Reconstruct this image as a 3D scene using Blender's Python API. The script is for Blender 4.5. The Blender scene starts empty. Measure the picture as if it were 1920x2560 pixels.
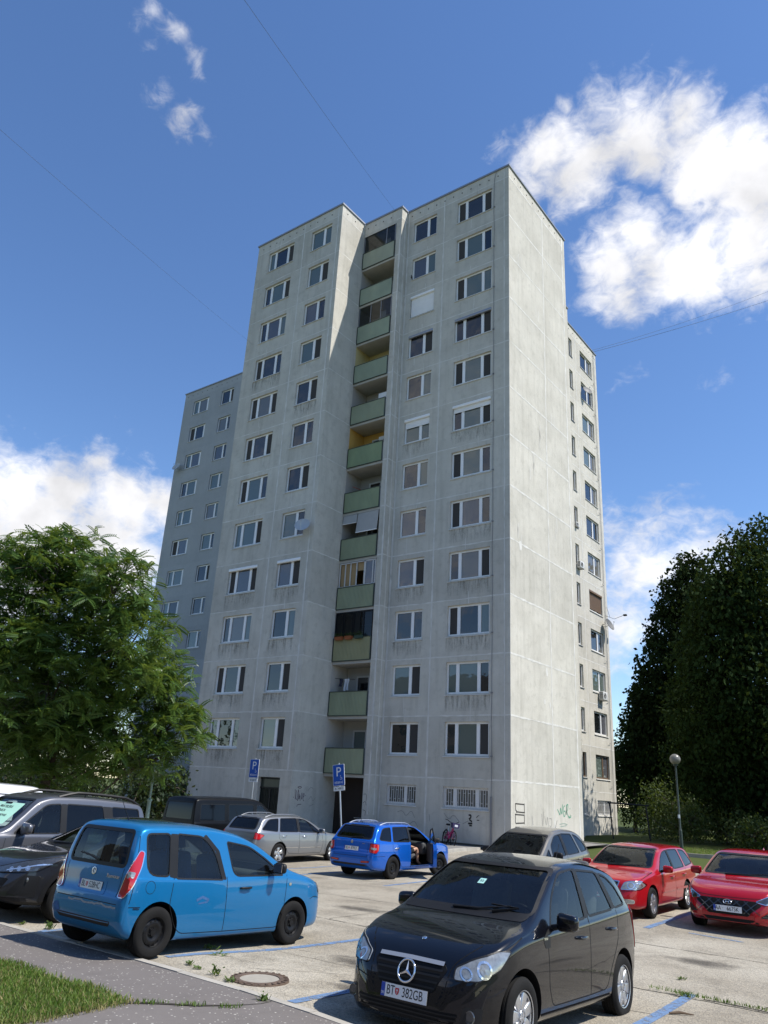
import bpy, bmesh, math, random
import numpy as np
from mathutils import Vector, Matrix
from mathutils.bvhtree import BVHTree
from mathutils.geometry import delaunay_2d_cdt
SC = bpy.context.scene
COL = SC.collection
rnd = random.Random(7)
R = math.radians

# ---------------------------------------------------------------- camera
cam = bpy.data.objects.new('camera', bpy.data.cameras.new('camera'))
COL.objects.link(cam)
CAM = Vector((16.6216, -31.6379, 2.0237))
cr = Vector((0.80195, 0.594976, 0.053668)); cu = Vector((0.165191, -0.307192, 0.937201)); cf = Vector((-0.574098, 0.742723, 0.344637))
cam.matrix_world = Matrix(((cr.x, cu.x, -cf.x, CAM.x), (cr.y, cu.y, -cf.y, CAM.y), (cr.z, cu.z, -cf.z, CAM.z), (0, 0, 0, 1)))
cam.data.sensor_fit = 'VERTICAL'; cam.data.sensor_height = 24; cam.data.lens = 1907.4 / 2560 * 24
cam.data.clip_end = 4000; cam.data.clip_start = 0.1
SC.camera = cam

# ---------------------------------------------------------------- sun, sky, exposure
SX, SY, SZ = 0.53, 0.205, 0.823
EL = math.asin(SZ / math.sqrt(SX*SX+SY*SY+SZ*SZ)); AZ = math.atan2(SX, SY)
sun = bpy.data.objects.new('sun', bpy.data.lights.new('sun', 'SUN')); COL.objects.link(sun)
sun.data.energy = 4.2; sun.data.angle = R(0.53); sun.data.color = (1, 0.96, 0.89)
sun.rotation_euler = Vector((SX, SY, SZ)).to_track_quat('Z', 'Y').to_euler()
SC.view_settings.view_transform = 'Standard'; SC.view_settings.look = 'None'
SC.view_settings.exposure = 0.56; SC.view_settings.gamma = 1
SC.render.engine = 'CYCLES'
SC.cycles.max_bounces = 6; SC.cycles.transparent_max_bounces = 12; SC.cycles.sample_clamp_indirect = 6

CLOUDS = [(-0.29,0.639,0.712,0.04,1),(-0.261,0.672,0.693,0.051,1),(-0.191,0.677,0.711,0.058,1),(-0.138,0.688,0.713,0.044,1),(-0.137,0.722,0.678,0.058,1),(-0.096,0.749,0.656,0.066,1.1),(-0.312,0.651,0.692,0.028,0.7),(-0.265,0.756,0.598,0.043,1),(-0.223,0.753,0.619,0.052,0.9),(-0.179,0.783,0.596,0.061,1),(-0.121,0.783,0.61,0.068,1.1),(-0.256,0.781,0.57,0.034,0.8),(-0.11,0.811,0.575,0.041,0.9),(-0.194,0.729,0.657,0.028,0.6),(-0.291,0.683,0.67,0.028,0.6),(-0.283,0.92,0.272,0.074,0.75),(-0.328,0.922,0.207,0.054,0.7),(-0.243,0.921,0.303,0.054,0.65),(-0.321,0.893,0.317,0.045,0.6),(-0.277,0.827,0.489,0.02,0.22),(-0.174,0.86,0.479,0.015,0.18),(-0.259,0.616,0.744,0.016,0.5),(-0.574,0.294,0.764,0.017,0.5),(-0.572,0.323,0.754,0.02,0.5),(-0.572,0.35,0.742,0.017,0.46),(-0.609,0.353,0.71,0.017,0.44),(-0.604,0.382,0.7,0.02,0.48),(-0.86,0.402,0.314,0.052,1),(-0.838,0.444,0.319,0.053,1),(-0.803,0.504,0.317,0.05,1),(-0.774,0.54,0.33,0.035,0.9),(-0.866,0.428,0.258,0.095,1.1),(-0.813,0.525,0.252,0.074,1.1),(-0.774,0.505,0.382,0.03,0.5),(-0.809,0.466,0.358,0.029,0.7),(-0.919,0.288,0.27,0.109,1),(0.012,0.796,0.605,0.104,1),
 (0.5,-0.6,0.6,0.15,.7),(-0.5,-0.75,0.4,0.2,.8)]
W = bpy.data.worlds.new('World'); SC.world = W; W.use_nodes = True
nt = W.node_tree; nt.nodes.clear()
def nd(t, typ, **kw):
    n = t.nodes.new(typ)
    for k, v in kw.items():
        if k.startswith('i_'):
            k = k[2:]; n.inputs[int(k) if k.isdigit() else k.replace('_', ' ')].default_value = v
        else: setattr(n, k, v)
    return n
def mth(t, op, a, b=None, c=None, clamp=False):
    n = t.nodes.new('ShaderNodeMath'); n.operation = op; n.use_clamp = clamp
    for i, v in enumerate((a, b, c)):
        if v is None: continue
        if isinstance(v, (int, float)): n.inputs[i].default_value = v
        else: t.links.new(v, n.inputs[i])
    return n.outputs[0]
def build_world():
    L = nt.links.new
    out = nd(nt, 'ShaderNodeOutputWorld'); bg = nd(nt, 'ShaderNodeBackground'); bg.inputs[1].default_value = 0.105
    sky = nd(nt, 'ShaderNodeTexSky', sky_type='NISHITA', sun_disc=False, sun_elevation=EL, sun_rotation=AZ, altitude=200, air_density=1.0, dust_density=0.1, ozone_density=3.0)
    tc = nd(nt, 'ShaderNodeTexCoord')
    wob = nd(nt, 'ShaderNodeTexNoise', i_Scale=9.0, i_Detail=4.0)
    L(tc.outputs['Generated'], wob.inputs['Vector'])
    sub = nd(nt, 'ShaderNodeVectorMath', operation='SUBTRACT'); L(wob.outputs['Color'], sub.inputs[0]); sub.inputs[1].default_value = (.5, .5, .5)
    scl = nd(nt, 'ShaderNodeVectorMath', operation='SCALE'); L(sub.outputs[0], scl.inputs[0]); scl.inputs['Scale'].default_value = 0.10
    add = nd(nt, 'ShaderNodeVectorMath', operation='ADD'); L(tc.outputs['Generated'], add.inputs[0]); L(scl.outputs[0], add.inputs[1])
    acc = None
    for x, y, z, r, w in CLOUDS:
        dist = nd(nt, 'ShaderNodeVectorMath', operation='DISTANCE'); L(add.outputs[0], dist.inputs[0]); dist.inputs[1].default_value = (x, y, z)
        m = mth(nt, 'MULTIPLY_ADD', dist.outputs['Value'], -w / (1.55 * r), w)
        acc = m if acc is None else mth(nt, 'SMOOTH_MAX', acc, m, 0.12)
    n1 = nd(nt, 'ShaderNodeTexNoise', i_Scale=11.0, i_Detail=9.0, i_Roughness=0.62, i_Distortion=0.35)
    mp = nd(nt, 'ShaderNodeMapping'); mp.inputs['Scale'].default_value = (1, 1, 1.5); mp.inputs['Rotation'].default_value = (0.3, 0.2, 0.5)
    L(tc.outputs['Generated'], mp.inputs[0]); L(mp.outputs[0], n1.inputs['Vector'])
    n2 = nd(nt, 'ShaderNodeTexNoise', i_Scale=42.0, i_Detail=6.0, i_Roughness=0.6, i_Distortion=0.6); L(mp.outputs[0], n2.inputs['Vector'])
    fb = mth(nt, 'ADD', mth(nt, 'MULTIPLY_ADD', n1.outputs[0], 1.15, -0.575), mth(nt, 'MULTIPLY_ADD', n2.outputs[0], 0.7, -0.35))
    den = mth(nt, 'ADD', acc, fb)
    mr = nd(nt, 'ShaderNodeMapRange', interpolation_type='SMOOTHSTEP'); L(den, mr.inputs['Value'])
    mr.inputs['From Min'].default_value = 0.13; mr.inputs['From Max'].default_value = 0.84
    # cloud brightness varies softly with a second noise
    n3 = nd(nt, 'ShaderNodeTexNoise', i_Scale=12.0, i_Detail=5.0); L(tc.outputs['Generated'], n3.inputs['Vector'])
    cb = nd(nt, 'ShaderNodeMapRange'); L(n3.outputs[0], cb.inputs['Value'])
    cb.inputs['From Min'].default_value = 0.35; cb.inputs['From Max'].default_value = 0.62; cb.inputs['To Min'].default_value = 5.1; cb.inputs['To Max'].default_value = 7.3
    cc = nd(nt, 'ShaderNodeCombineColor'); L(cb.outputs[0], cc.inputs[0]); L(mth(nt, 'MULTIPLY', cb.outputs[0], 1.0), cc.inputs[1]); L(mth(nt, 'MULTIPLY', cb.outputs[0], 1.03), cc.inputs[2])
    hs = nd(nt, 'ShaderNodeHueSaturation', i_Hue=0.505, i_Saturation=1.13, i_Value=1.22); L(sky.outputs[0], hs.inputs['Color'])
    mix = nd(nt, 'ShaderNodeMix', data_type='RGBA'); L(mr.outputs[0], mix.inputs[0]); L(hs.outputs[0], mix.inputs[6]); L(cc.outputs[0], mix.inputs[7])
    L(mix.outputs[2], bg.inputs[0]); L(bg.outputs[0], out.inputs[0])
build_world()

# ---------------------------------------------------------------- helpers
def tag(o, label=None, cat=None, group=None, kind=None):
    if label: o['label'] = label
    if cat: o['category'] = cat
    if group: o['group'] = group
    if kind: o['kind'] = kind
    return o
def thing(name, label, cat, loc=(0, 0, 0), rz=0, group=None):
    o = bpy.data.objects.new(name, None); COL.objects.link(o); o.location = loc; o.rotation_euler = (0, 0, rz)
    o.empty_display_size = 0.2
    return tag(o, label, cat, group)
class MB:
    def __init__(s): s.v = []; s.f = []; s.m = []; s.uv = None
    def add(s, vs, fs, mi=0):
        b = len(s.v); s.v += [tuple(p) for p in vs]
        for f in fs: s.f.append(tuple(b + i for i in f)); s.m.append(mi)
        return s
    def quad(s, a, b, c, d, mi=0): return s.add([a, b, c, d], [(0, 1, 2, 3)], mi)
    def box(s, x0, y0, z0, x1, y1, z1, mi=0, M=None):
        vs = [(x, y, z) for z in (z0, z1) for y in (y0, y1) for x in (x0, x1)]
        if M: vs = [M @ Vector(p) for p in vs]
        return s.add(vs, [(0, 2, 3, 1), (4, 5, 7, 6), (0, 1, 5, 4), (2, 6, 7, 3), (0, 4, 6, 2), (1, 3, 7, 5)], mi)
    def rbox(s, x0, y0, z0, x1, y1, z1, r=.03, mi=0, M=None, seg=3):
        bm = bmesh.new(); bmesh.ops.create_cube(bm, size=1)
        for v in bm.verts: v.co = ((x0+x1)/2+v.co.x*(x1-x0), (y0+y1)/2+v.co.y*(y1-y0), (z0+z1)/2+v.co.z*(z1-z0))
        bmesh.ops.bevel(bm, geom=bm.edges[:], offset=r, segments=seg, profile=.5, affect='EDGES')
        s.bm(bm, mi, M); return s
    def bm(s, bm, mi=0, M=None):
        bm.verts.index_update()
        s.add([(M @ v.co if M else v.co.copy()) for v in bm.verts], [[v.index for v in f.verts] for f in bm.faces], mi); bm.free(); return s
    def tube(s, pts, r, n=6, mi=0, cap=True):
        pts = [Vector(p) for p in pts]; k = len(pts); rs = r if isinstance(r, (list, tuple)) else [r] * k
        up = None; vs = []
        for i, p in enumerate(pts):
            d = (pts[min(i+1, k-1)] - pts[max(i-1, 0)]).normalized()
            if up is None:
                up = Vector((0, 0, 1)) if abs(d.z) < .9 else Vector((1, 0, 0))
            a = d.cross(up).normalized(); b = a.cross(d).normalized(); up = b
            for j in range(n):
                t = 2*math.pi*j/n; vs.append(p + (a*math.cos(t) + b*math.sin(t)) * rs[i])
        fs = [(i*n+j, i*n+(j+1) % n, (i+1)*n+(j+1) % n, (i+1)*n+j) for i in range(k-1) for j in range(n)]
        if cap: fs += [tuple(range(n))[::-1], tuple((k-1)*n+j for j in range(n))]
        return s.add(vs, fs, mi)
    def lathe(s, prof, n=32, axis='z', mi=0, M=None, closed=False):
        vs = []; k = len(prof)
        for j in range(n):
            t = 2*math.pi*j/n; c, sn = math.cos(t), math.sin(t)
            for r, h in prof:
                p = (r*c, r*sn, h) if axis == 'z' else (r*c, h, r*sn)
                vs.append(M @ Vector(p) if M else p)
        fs = []
        for j in range(n):
            j2 = (j+1) % n
            for i in range(k if closed else k-1):
                i2 = (i+1) % k
                fs.append((j*k+i, j2*k+i, j2*k+i2, j*k+i2))
        return s.add(vs, fs, mi)
    def sphere(s, c, r, n=12, mi=0, sc=(1, 1, 1), M=None):
        bm = bmesh.new(); bmesh.ops.create_uvsphere(bm, u_segments=n, v_segments=max(6, n*2//3), radius=r)
        for v in bm.verts: v.co = Vector((v.co.x*sc[0]+c[0], v.co.y*sc[1]+c[1], v.co.z*sc[2]+c[2]))
        return s.bm(bm, mi, M)
    def ribbon(s, pts, w, nrm, mi=0):
        pts = [Vector(p) for p in pts]; nrm = Vector(nrm); vs = []
        for i, p in enumerate(pts):
            d = (pts[min(i+1, len(pts)-1)] - pts[max(i-1, 0)]).normalized(); a = d.cross(nrm).normalized()
            ww = w[i] if isinstance(w, (list, tuple)) else w
            vs += [p + a*ww/2, p - a*ww/2]
        return s.add(vs, [(2*i, 2*i+1, 2*i+3, 2*i+2) for i in range(len(pts)-1)], mi)
    def mesh(s, name, mats):
        me = bpy.data.meshes.new(name); me.from_pydata([tuple(p) for p in s.v], [], s.f)
        if not isinstance(mats, (list, tuple)): mats = [mats]
        for m in mats: me.materials.append(m)
        if any(s.m): me.polygons.foreach_set('material_index', s.m)
        me.update(); return me
    def build(s, name, mats, parent=None, smooth=None, loc=None):
        me = s.mesh(name, mats)
        if smooth is not None: smooth_me(me, smooth)
        o = bpy.data.objects.new(name, me); COL.objects.link(o)
        if parent: o.parent = parent
        if loc: o.location = loc
        return o
def smooth_me(me, ang=35):
    me.polygons.foreach_set('use_smooth', [True] * len(me.polygons))
    me.set_sharp_from_angle(angle=R(ang))
def raw_mesh(name, V, F, mats, parent=None, smooth=False, mi=None):
    """V (n,3) array, F (m,k) array of equal-size faces"""
    me = bpy.data.meshes.new(name); n, k = F.shape
    me.vertices.add(len(V)); me.vertices.foreach_set('co', V.astype(np.float32).ravel())
    me.loops.add(n*k); me.loops.foreach_set('vertex_index', F.astype(np.int32).ravel())
    me.polygons.add(n); me.polygons.foreach_set('loop_start', np.arange(0, n*k, k, dtype=np.int32))
    try: me.polygons.foreach_set('loop_total', np.full(n, k, dtype=np.int32))
    except Exception: pass
    for m in (mats if isinstance(mats, (list, tuple)) else [mats]): me.materials.append(m)
    if mi is not None: me.polygons.foreach_set('material_index', mi.astype(np.int32))
    if smooth: me.polygons.foreach_set('use_smooth', [True]*n)
    me.update(calc_edges=True); me.validate()
    o = bpy.data.objects.new(name, me); COL.objects.link(o)
    if parent: o.parent = parent
    return o
def link_copy(o, parent=None):
    c = o.copy(); COL.objects.link(c)
    if parent: c.parent = parent
    for ch in o.children: link_copy(ch, c)
    return c
def text(s, size, mat, parent, M, depth=0.0015, name='lettering', sx=1.0, align='CENTER'):
    cu_ = bpy.data.curves.new('t', 'FONT'); cu_.body = s; cu_.size = size; cu_.align_x = align; cu_.align_y = 'CENTER'; cu_.extrude = depth
    t = bpy.data.objects.new('t', cu_); COL.objects.link(t)
    dg = bpy.context.evaluated_depsgraph_get(); me = bpy.data.meshes.new_from_object(t.evaluated_get(dg))
    bpy.data.objects.remove(t); bpy.data.curves.remove(cu_)
    me.materials.clear(); me.materials.append(mat)
    me.transform(M @ Matrix.Diagonal((sx, 1, 1, 1)))
    o = bpy.data.objects.new(name, me); COL.objects.link(o); o.parent = parent
    return o
def frame(O, X, Y):
    """matrix whose local x,y run along X,Y"""
    X = Vector(X).normalized(); Y = Vector(Y); Z = X.cross(Y).normalized(); Y = Z.cross(X).normalized()
    return Matrix(((X.x, Y.x, Z.x, O[0]), (X.y, Y.y, Z.y, O[1]), (X.z, Y.z, Z.z, O[2]), (0, 0, 0, 1)))

# ---------------------------------------------------------------- materials
MATS = {}
def mat(name, color=(.5, .5, .5), rough=.6, metal=0, coat=0, spec=.5, noise=None, bump=None, trans=0, ior=1.5, sss=None, alpha=1, emit=None):
    """noise=(scale, amount, detail, (stretch)), bump=(scale,strength,dist)"""
    if name in MATS: return MATS[name]
    m = bpy.data.materials.new(name); m.use_nodes = True; t = m.node_tree
    b = t.nodes['Principled BSDF']
    b.inputs['Base Color'].default_value = (*color, 1); b.inputs['Roughness'].default_value = rough; b.inputs['Metallic'].default_value = metal
    b.inputs['Coat Weight'].default_value = coat; b.inputs['Coat Roughness'].default_value = .03; b.inputs['Specular IOR Level'].default_value = spec
    b.inputs['Transmission Weight'].default_value = trans; b.inputs['IOR'].default_value = ior; b.inputs['Alpha'].default_value = alpha
    if emit: b.inputs['Emission Color'].default_value = (*emit[0], 1); b.inputs['Emission Strength'].default_value = emit[1]
    tc = nd(t, 'ShaderNodeTexCoord')
    if noise:
        mp = nd(t, 'ShaderNodeMapping'); t.links.new(tc.outputs['Object'], mp.inputs[0])
        mp.inputs['Scale'].default_value = noise[3] if len(noise) > 3 else (1, 1, 1)
        n = nd(t, 'ShaderNodeTexNoise', i_Scale=noise[0], i_Detail=noise[2] if len(noise) > 2 else 5.0); t.links.new(mp.outputs[0], n.inputs['Vector'])
        k = mth(t, 'MULTIPLY_ADD', n.outputs[0], 2*noise[1], 1 - noise[1])
        vm = nd(t, 'ShaderNodeVectorMath', operation='SCALE'); vm.inputs[0].default_value = color; t.links.new(k, vm.inputs['Scale'])
        t.links.new(vm.outputs[0], b.inputs['Base Color'])
    if bump:
        n = nd(t, 'ShaderNodeTexNoise', i_Scale=bump[0], i_Detail=6.0); t.links.new(tc.outputs['Object'], n.inputs['Vector'])
        bp = nd(t, 'ShaderNodeBump', i_Strength=bump[1], i_Distance=bump[2]); t.links.new(n.outputs[0], bp.inputs['Height']); t.links.new(bp.outputs[0], b.inputs['Normal'])
    MATS[name] = m; return m
def ramp(t, fac, stops):
    r = nd(t, 'ShaderNodeValToRGB'); e = r.color_ramp.elements
    while len(e) < len(stops): e.new(.5)
    for el, (p, c) in zip(e, stops): el.position = p; el.color = (*c, 1) if len(c) == 3 else c
    t.links.new(fac, r.inputs[0]); return r.outputs[0]
def noise_n(t, vec, scale, detail=5.0, rough=.55, stretch=None, dist=0.0):
    if stretch:
        mp = nd(t, 'ShaderNodeMapping'); mp.inputs['Scale'].default_value = stretch; t.links.new(vec, mp.inputs[0]); vec = mp.outputs[0]
    n = nd(t, 'ShaderNodeTexNoise', i_Scale=scale, i_Detail=detail, i_Roughness=rough, i_Distortion=dist); t.links.new(vec, n.inputs['Vector']); return n.outputs[0]
def mixc(t, fac, a, b, mode='MIX'):
    m = nd(t, 'ShaderNodeMix', data_type='RGBA', blend_type=mode)
    for i, v in ((0, fac), (6, a), (7, b)):
        if isinstance(v, (int, float)): m.inputs[i].default_value = v
        elif isinstance(v, tuple): m.inputs[i].default_value = (*v, 1)
        else: t.links.new(v, m.inputs[i])
    return m.outputs[2]
def concrete(name, c1, c2, cdark, streak=.36):
    m = bpy.data.materials.new(name); m.use_nodes = True; t = m.node_tree; b = t.nodes['Principled BSDF']
    tc = nd(t, 'ShaderNodeTexCoord').outputs['Object']
    big = noise_n(t, tc, .55, 6, .6); mid = noise_n(t, tc, 2.6, 6, .65); st = noise_n(t, tc, 1.4, 5, .6, (2.2, 2.2, .16)); fine = noise_n(t, tc, 38, 4, .7)
    base = mixc(t, ramp(t, big, [(.36, (0, 0, 0)), (.64, (1, 1, 1))]), c1, c2)
    base = mixc(t, mth(t, 'MULTIPLY', ramp(t, st, [(.5, (0, 0, 0)), (.72, (1, 1, 1))]), streak), base, cdark)
    base = mixc(t, mth(t, 'MULTIPLY', ramp(t, mid, [(.52, (0, 0, 0)), (.7, (1, 1, 1))]), .36), base, cdark)
    # each floor's panel has its own tone
    sep = nd(t, 'ShaderNodeSeparateXYZ'); t.links.new(tc, sep.inputs[0])
    fl = mth(t, 'FLOOR', mth(t, 'DIVIDE', sep.outputs[2], 2.8)); wn = nd(t, 'ShaderNodeTexWhiteNoise', noise_dimensions='1D'); t.links.new(fl, wn.inputs['W'])
    tone = mth(t, 'MULTIPLY', mth(t, 'MULTIPLY_ADD', wn.outputs[0], .12, .94), mth(t, 'MULTIPLY_ADD', fine, .5, .75))
    vm = nd(t, 'ShaderNodeVectorMath', operation='SCALE'); t.links.new(base, vm.inputs[0]); t.links.new(tone, vm.inputs['Scale'])
    t.links.new(vm.outputs[0], b.inputs['Base Color']); b.inputs['Roughness'].default_value = .92; b.inputs['Specular IOR Level'].default_value = .2
    bp = nd(t, 'ShaderNodeBump', i_Strength=.7, i_Distance=.016); t.links.new(mth(t, 'ADD', fine, mth(t, 'MULTIPLY', mid, .8)), bp.inputs['Height']); t.links.new(bp.outputs[0], b.inputs['Normal'])
    MATS[name] = m; return m
M_wall = concrete('concrete_panel', (.58, .55, .48), (.495, .468, .405), (.32, .30, .25))
M_wall2 = concrete('blue_grey_render', (.40, .405, .40), (.365, .37, .365), (.31, .315, .31), .25)
M_plinth = M_wall
M_joint = mat('sealant', (.63, .61, .56), .8, noise=(2.5, .3, 4), bump=(12, .4, .01))
M_cap = mat('roof_flashing', (.30, .31, .33), .45, .6)
M_white = mat('white_plastic', (.84, .83, .81), .35, noise=(3, .08))
M_oldwhite = mat('old_white_paint', (.62, .61, .58), .5, noise=(4, .15))
M_brown = mat('brown_frame', (.16, .10, .06), .5)
M_grill = mat('window_bars', (.66, .65, .62), .5)
M_dark = mat('dark_interior', (.008, .008, .0085), .9, spec=.1)
M_black = mat('black_plastic', (.010, .010, .011), .5, spec=.3, noise=(6, .25))
M_rubber = mat('black_rubber', (.006, .006, .0065), .6, spec=.2)
M_tyre = mat('tyre_rubber', (.012, .0115, .011), .85, spec=.2, noise=(9, .3), bump=(60, .4, .004))
M_chrome = mat('chrome', (.75, .76, .78), .12, 1)
M_alu = mat('alloy_silver', (.55, .55, .56), .32, .85, noise=(8, .15))
M_steel = mat('black_steel_rim', (.010, .010, .011), .42, .2, spec=.3)
M_zinc = mat('galvanised_steel', (.48, .49, .50), .42, .8, noise=(5, .15))
M_red_l = mat('red_lamp_plastic', (.45, .008, .012), .1, 0, .8)
M_pale_l = mat('clear_lamp_plastic', (.30, .31, .30), .12, .4, 1, noise=(22, .6, 3))
M_reflector = mat('lamp_reflector', (.85, .86, .86), .12, .9)
M_darklamp = mat('dark_lamp', (.05, .055, .06), .06, .3, 1, noise=(25, .6, 2))
M_plate = mat('plate_white', (.75, .75, .73), .4)
M_ink = mat('plate_black', (.012, .012, .012), .5)
M_eu = mat('plate_blue', (.02, .06, .35), .4)
M_crest = mat('crest_red', (.5, .02, .03), .4)
M_seat = mat('seat_fabric', (.08, .08, .085), .9, noise=(40, .3))
M_seatblue = mat('blue_seat_fabric', (.03, .10, .28), .9, noise=(40, .3))
M_dash = mat('dashboard_plastic', (.06, .062, .065), .7, noise=(20, .2))
def glass(name, tint, rough=.015, dens=.5):
    m = bpy.data.materials.new(name); m.use_nodes = True; t = m.node_tree; t.nodes.clear()
    out = nd(t, 'ShaderNodeOutputMaterial'); tr = nd(t, 'ShaderNodeBsdfTransparent'); tr.inputs[0].default_value = (*tint, 1)
    gl = nd(t, 'ShaderNodeBsdfGlossy', i_Roughness=rough); gl.inputs[0].default_value = (.95, .97, 1, 1)
    fr = nd(t, 'ShaderNodeFresnel', i_IOR=1.42); mx = nd(t, 'ShaderNodeMixShader')
    df = nd(t, 'ShaderNodeBsdfDiffuse'); df.inputs[0].default_value = (.25, .24, .22, 1)
    tc = nd(t, 'ShaderNodeTexCoord'); n = noise_n(t, tc.outputs['Object'], 6, 6, .7)
    mx0 = nd(t, 'ShaderNodeMixShader'); t.links.new(mth(t, 'MULTIPLY', n, .02*dens*2), mx0.inputs[0]); t.links.new(tr.outputs[0], mx0.inputs[1]); t.links.new(df.outputs[0], mx0.inputs[2])
    t.links.new(fr.outputs[0], mx.inputs[0]); t.links.new(mx0.outputs[0], mx.inputs[1]); t.links.new(gl.outputs[0], mx.inputs[2]); t.links.new(mx.outputs[0], out.inputs[0])
    MATS[name] = m; return m
M_glass = glass('clear_car_glass', (.60, .68, .64))
M_tint = glass('tinted_car_glass', (.05, .055, .055))
M_sheet = glass('balcony_glazing', (.6, .63, .62), .08)
M_shade = glass('dark_balcony_glazing', (.16, .17, .18), .03)
def pane(name, col, kind):
    """double glazing in front of a room, blind or curtain"""
    m = bpy.data.materials.new(name); m.use_nodes = True; t = m.node_tree; b = t.nodes['Principled BSDF']
    tc = nd(t, 'ShaderNodeTexCoord').outputs['Object']
    if kind == 'curtain':
        w = nd(t, 'ShaderNodeTexWave', wave_type='BANDS', bands_direction='X', i_Scale=5.5, i_Distortion=3.5, i_Detail=2.0); t.links.new(tc, w.inputs[0])
        c = mixc(t, w.outputs['Fac'], tuple(x*.45 for x in col), col)
    elif kind == 'blind':
        w = nd(t, 'ShaderNodeTexWave', wave_type='BANDS', bands_direction='Z', i_Scale=9.0, i_Distortion=.3); t.links.new(tc, w.inputs[0])
        c = mixc(t, w.outputs['Fac'], tuple(x*.8 for x in col), col)
    else:
        n = noise_n(t, tc, 1.6, 4); c = mixc(t, n, tuple(x*.4 for x in col), tuple(x*1.5 for x in col))
    t.links.new(c, b.inputs['Base Color']); b.inputs['Roughness'].default_value = .9; b.inputs['Specular IOR Level'].default_value = 0
    b.inputs['Coat Weight'].default_value = 1; b.inputs['Coat IOR'].default_value = 1.75; b.inputs['Coat Roughness'].default_value = .02
    n = noise_n(t, tc, 1.3, 2); bp = nd(t, 'ShaderNodeBump', i_Strength=.06, i_Distance=.05); t.links.new(n, bp.inputs['Height']); t.links.new(bp.outputs[0], b.inputs['Coat Normal'])
    MATS[name] = m; return m
M_panes = [pane('pane_dark_room', (.012, .014, .016), 'room'), pane('pane_blind_green', (.115, .145, .128), 'blind'), pane('pane_net_curtain', (.12, .122, .135), 'curtain'),
           pane('pane_shadow_room', (.03, .03, .03), 'room'), pane('pane_beige_blind', (.15, .145, .13), 'blind')]
M_mesh = mat('insect_screen', (.05, .046, .042), .9)

# ---------------------------------------------------------------- the ground's height
_CP = np.array([(8.2,-24.9,.0),(8.3,-22.5,-.11),(12.8,-21.6,-.25),(12.85,-24.2,-.19),(10.5,-13.8,-.17),(10.4,-11,-.17),(-2.8,-11.2,-.40),(-2.8,-8.5,-.38),(2.7,-12.4,-.26),(-5.2,-11,-.42),
 (-2,0,-.06),(-7,-1,-.08),(-12,-4,-.15),(0,7,.15),(-4,20,.25),(5.4,5.4,.06),(2,-25,-.02),(10,-26,.03),(16,-31,.25),(20,-28,.1),(-15,-15,-.3),(-15,-25,-.1),(30,0,.1),(25,-12,-.1),(0,-18,-.3),(12,-17.5,-.22),(6.5,-13,-.24),(9.6,-24.9,-.02),(11.1,-25.2,-.05),(6,-32,.12),(12,40,.5),(-30,30,.4),(40,30,.4),(5,-24.5,-.03)])
def zg(x, y):
    d2 = (_CP[:, 0]-x)**2 + (_CP[:, 1]-y)**2; w = 1/(d2+2.2)**2
    return float((w*_CP[:, 2]).sum()/w.sum())
def zga(X, Y):
    d2 = (X[..., None]-_CP[:, 0])**2 + (Y[..., None]-_CP[:, 1])**2; w = 1/(d2+2.2)**2
    return (w*_CP[:, 2]).sum(-1)/w.sum(-1)
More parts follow.
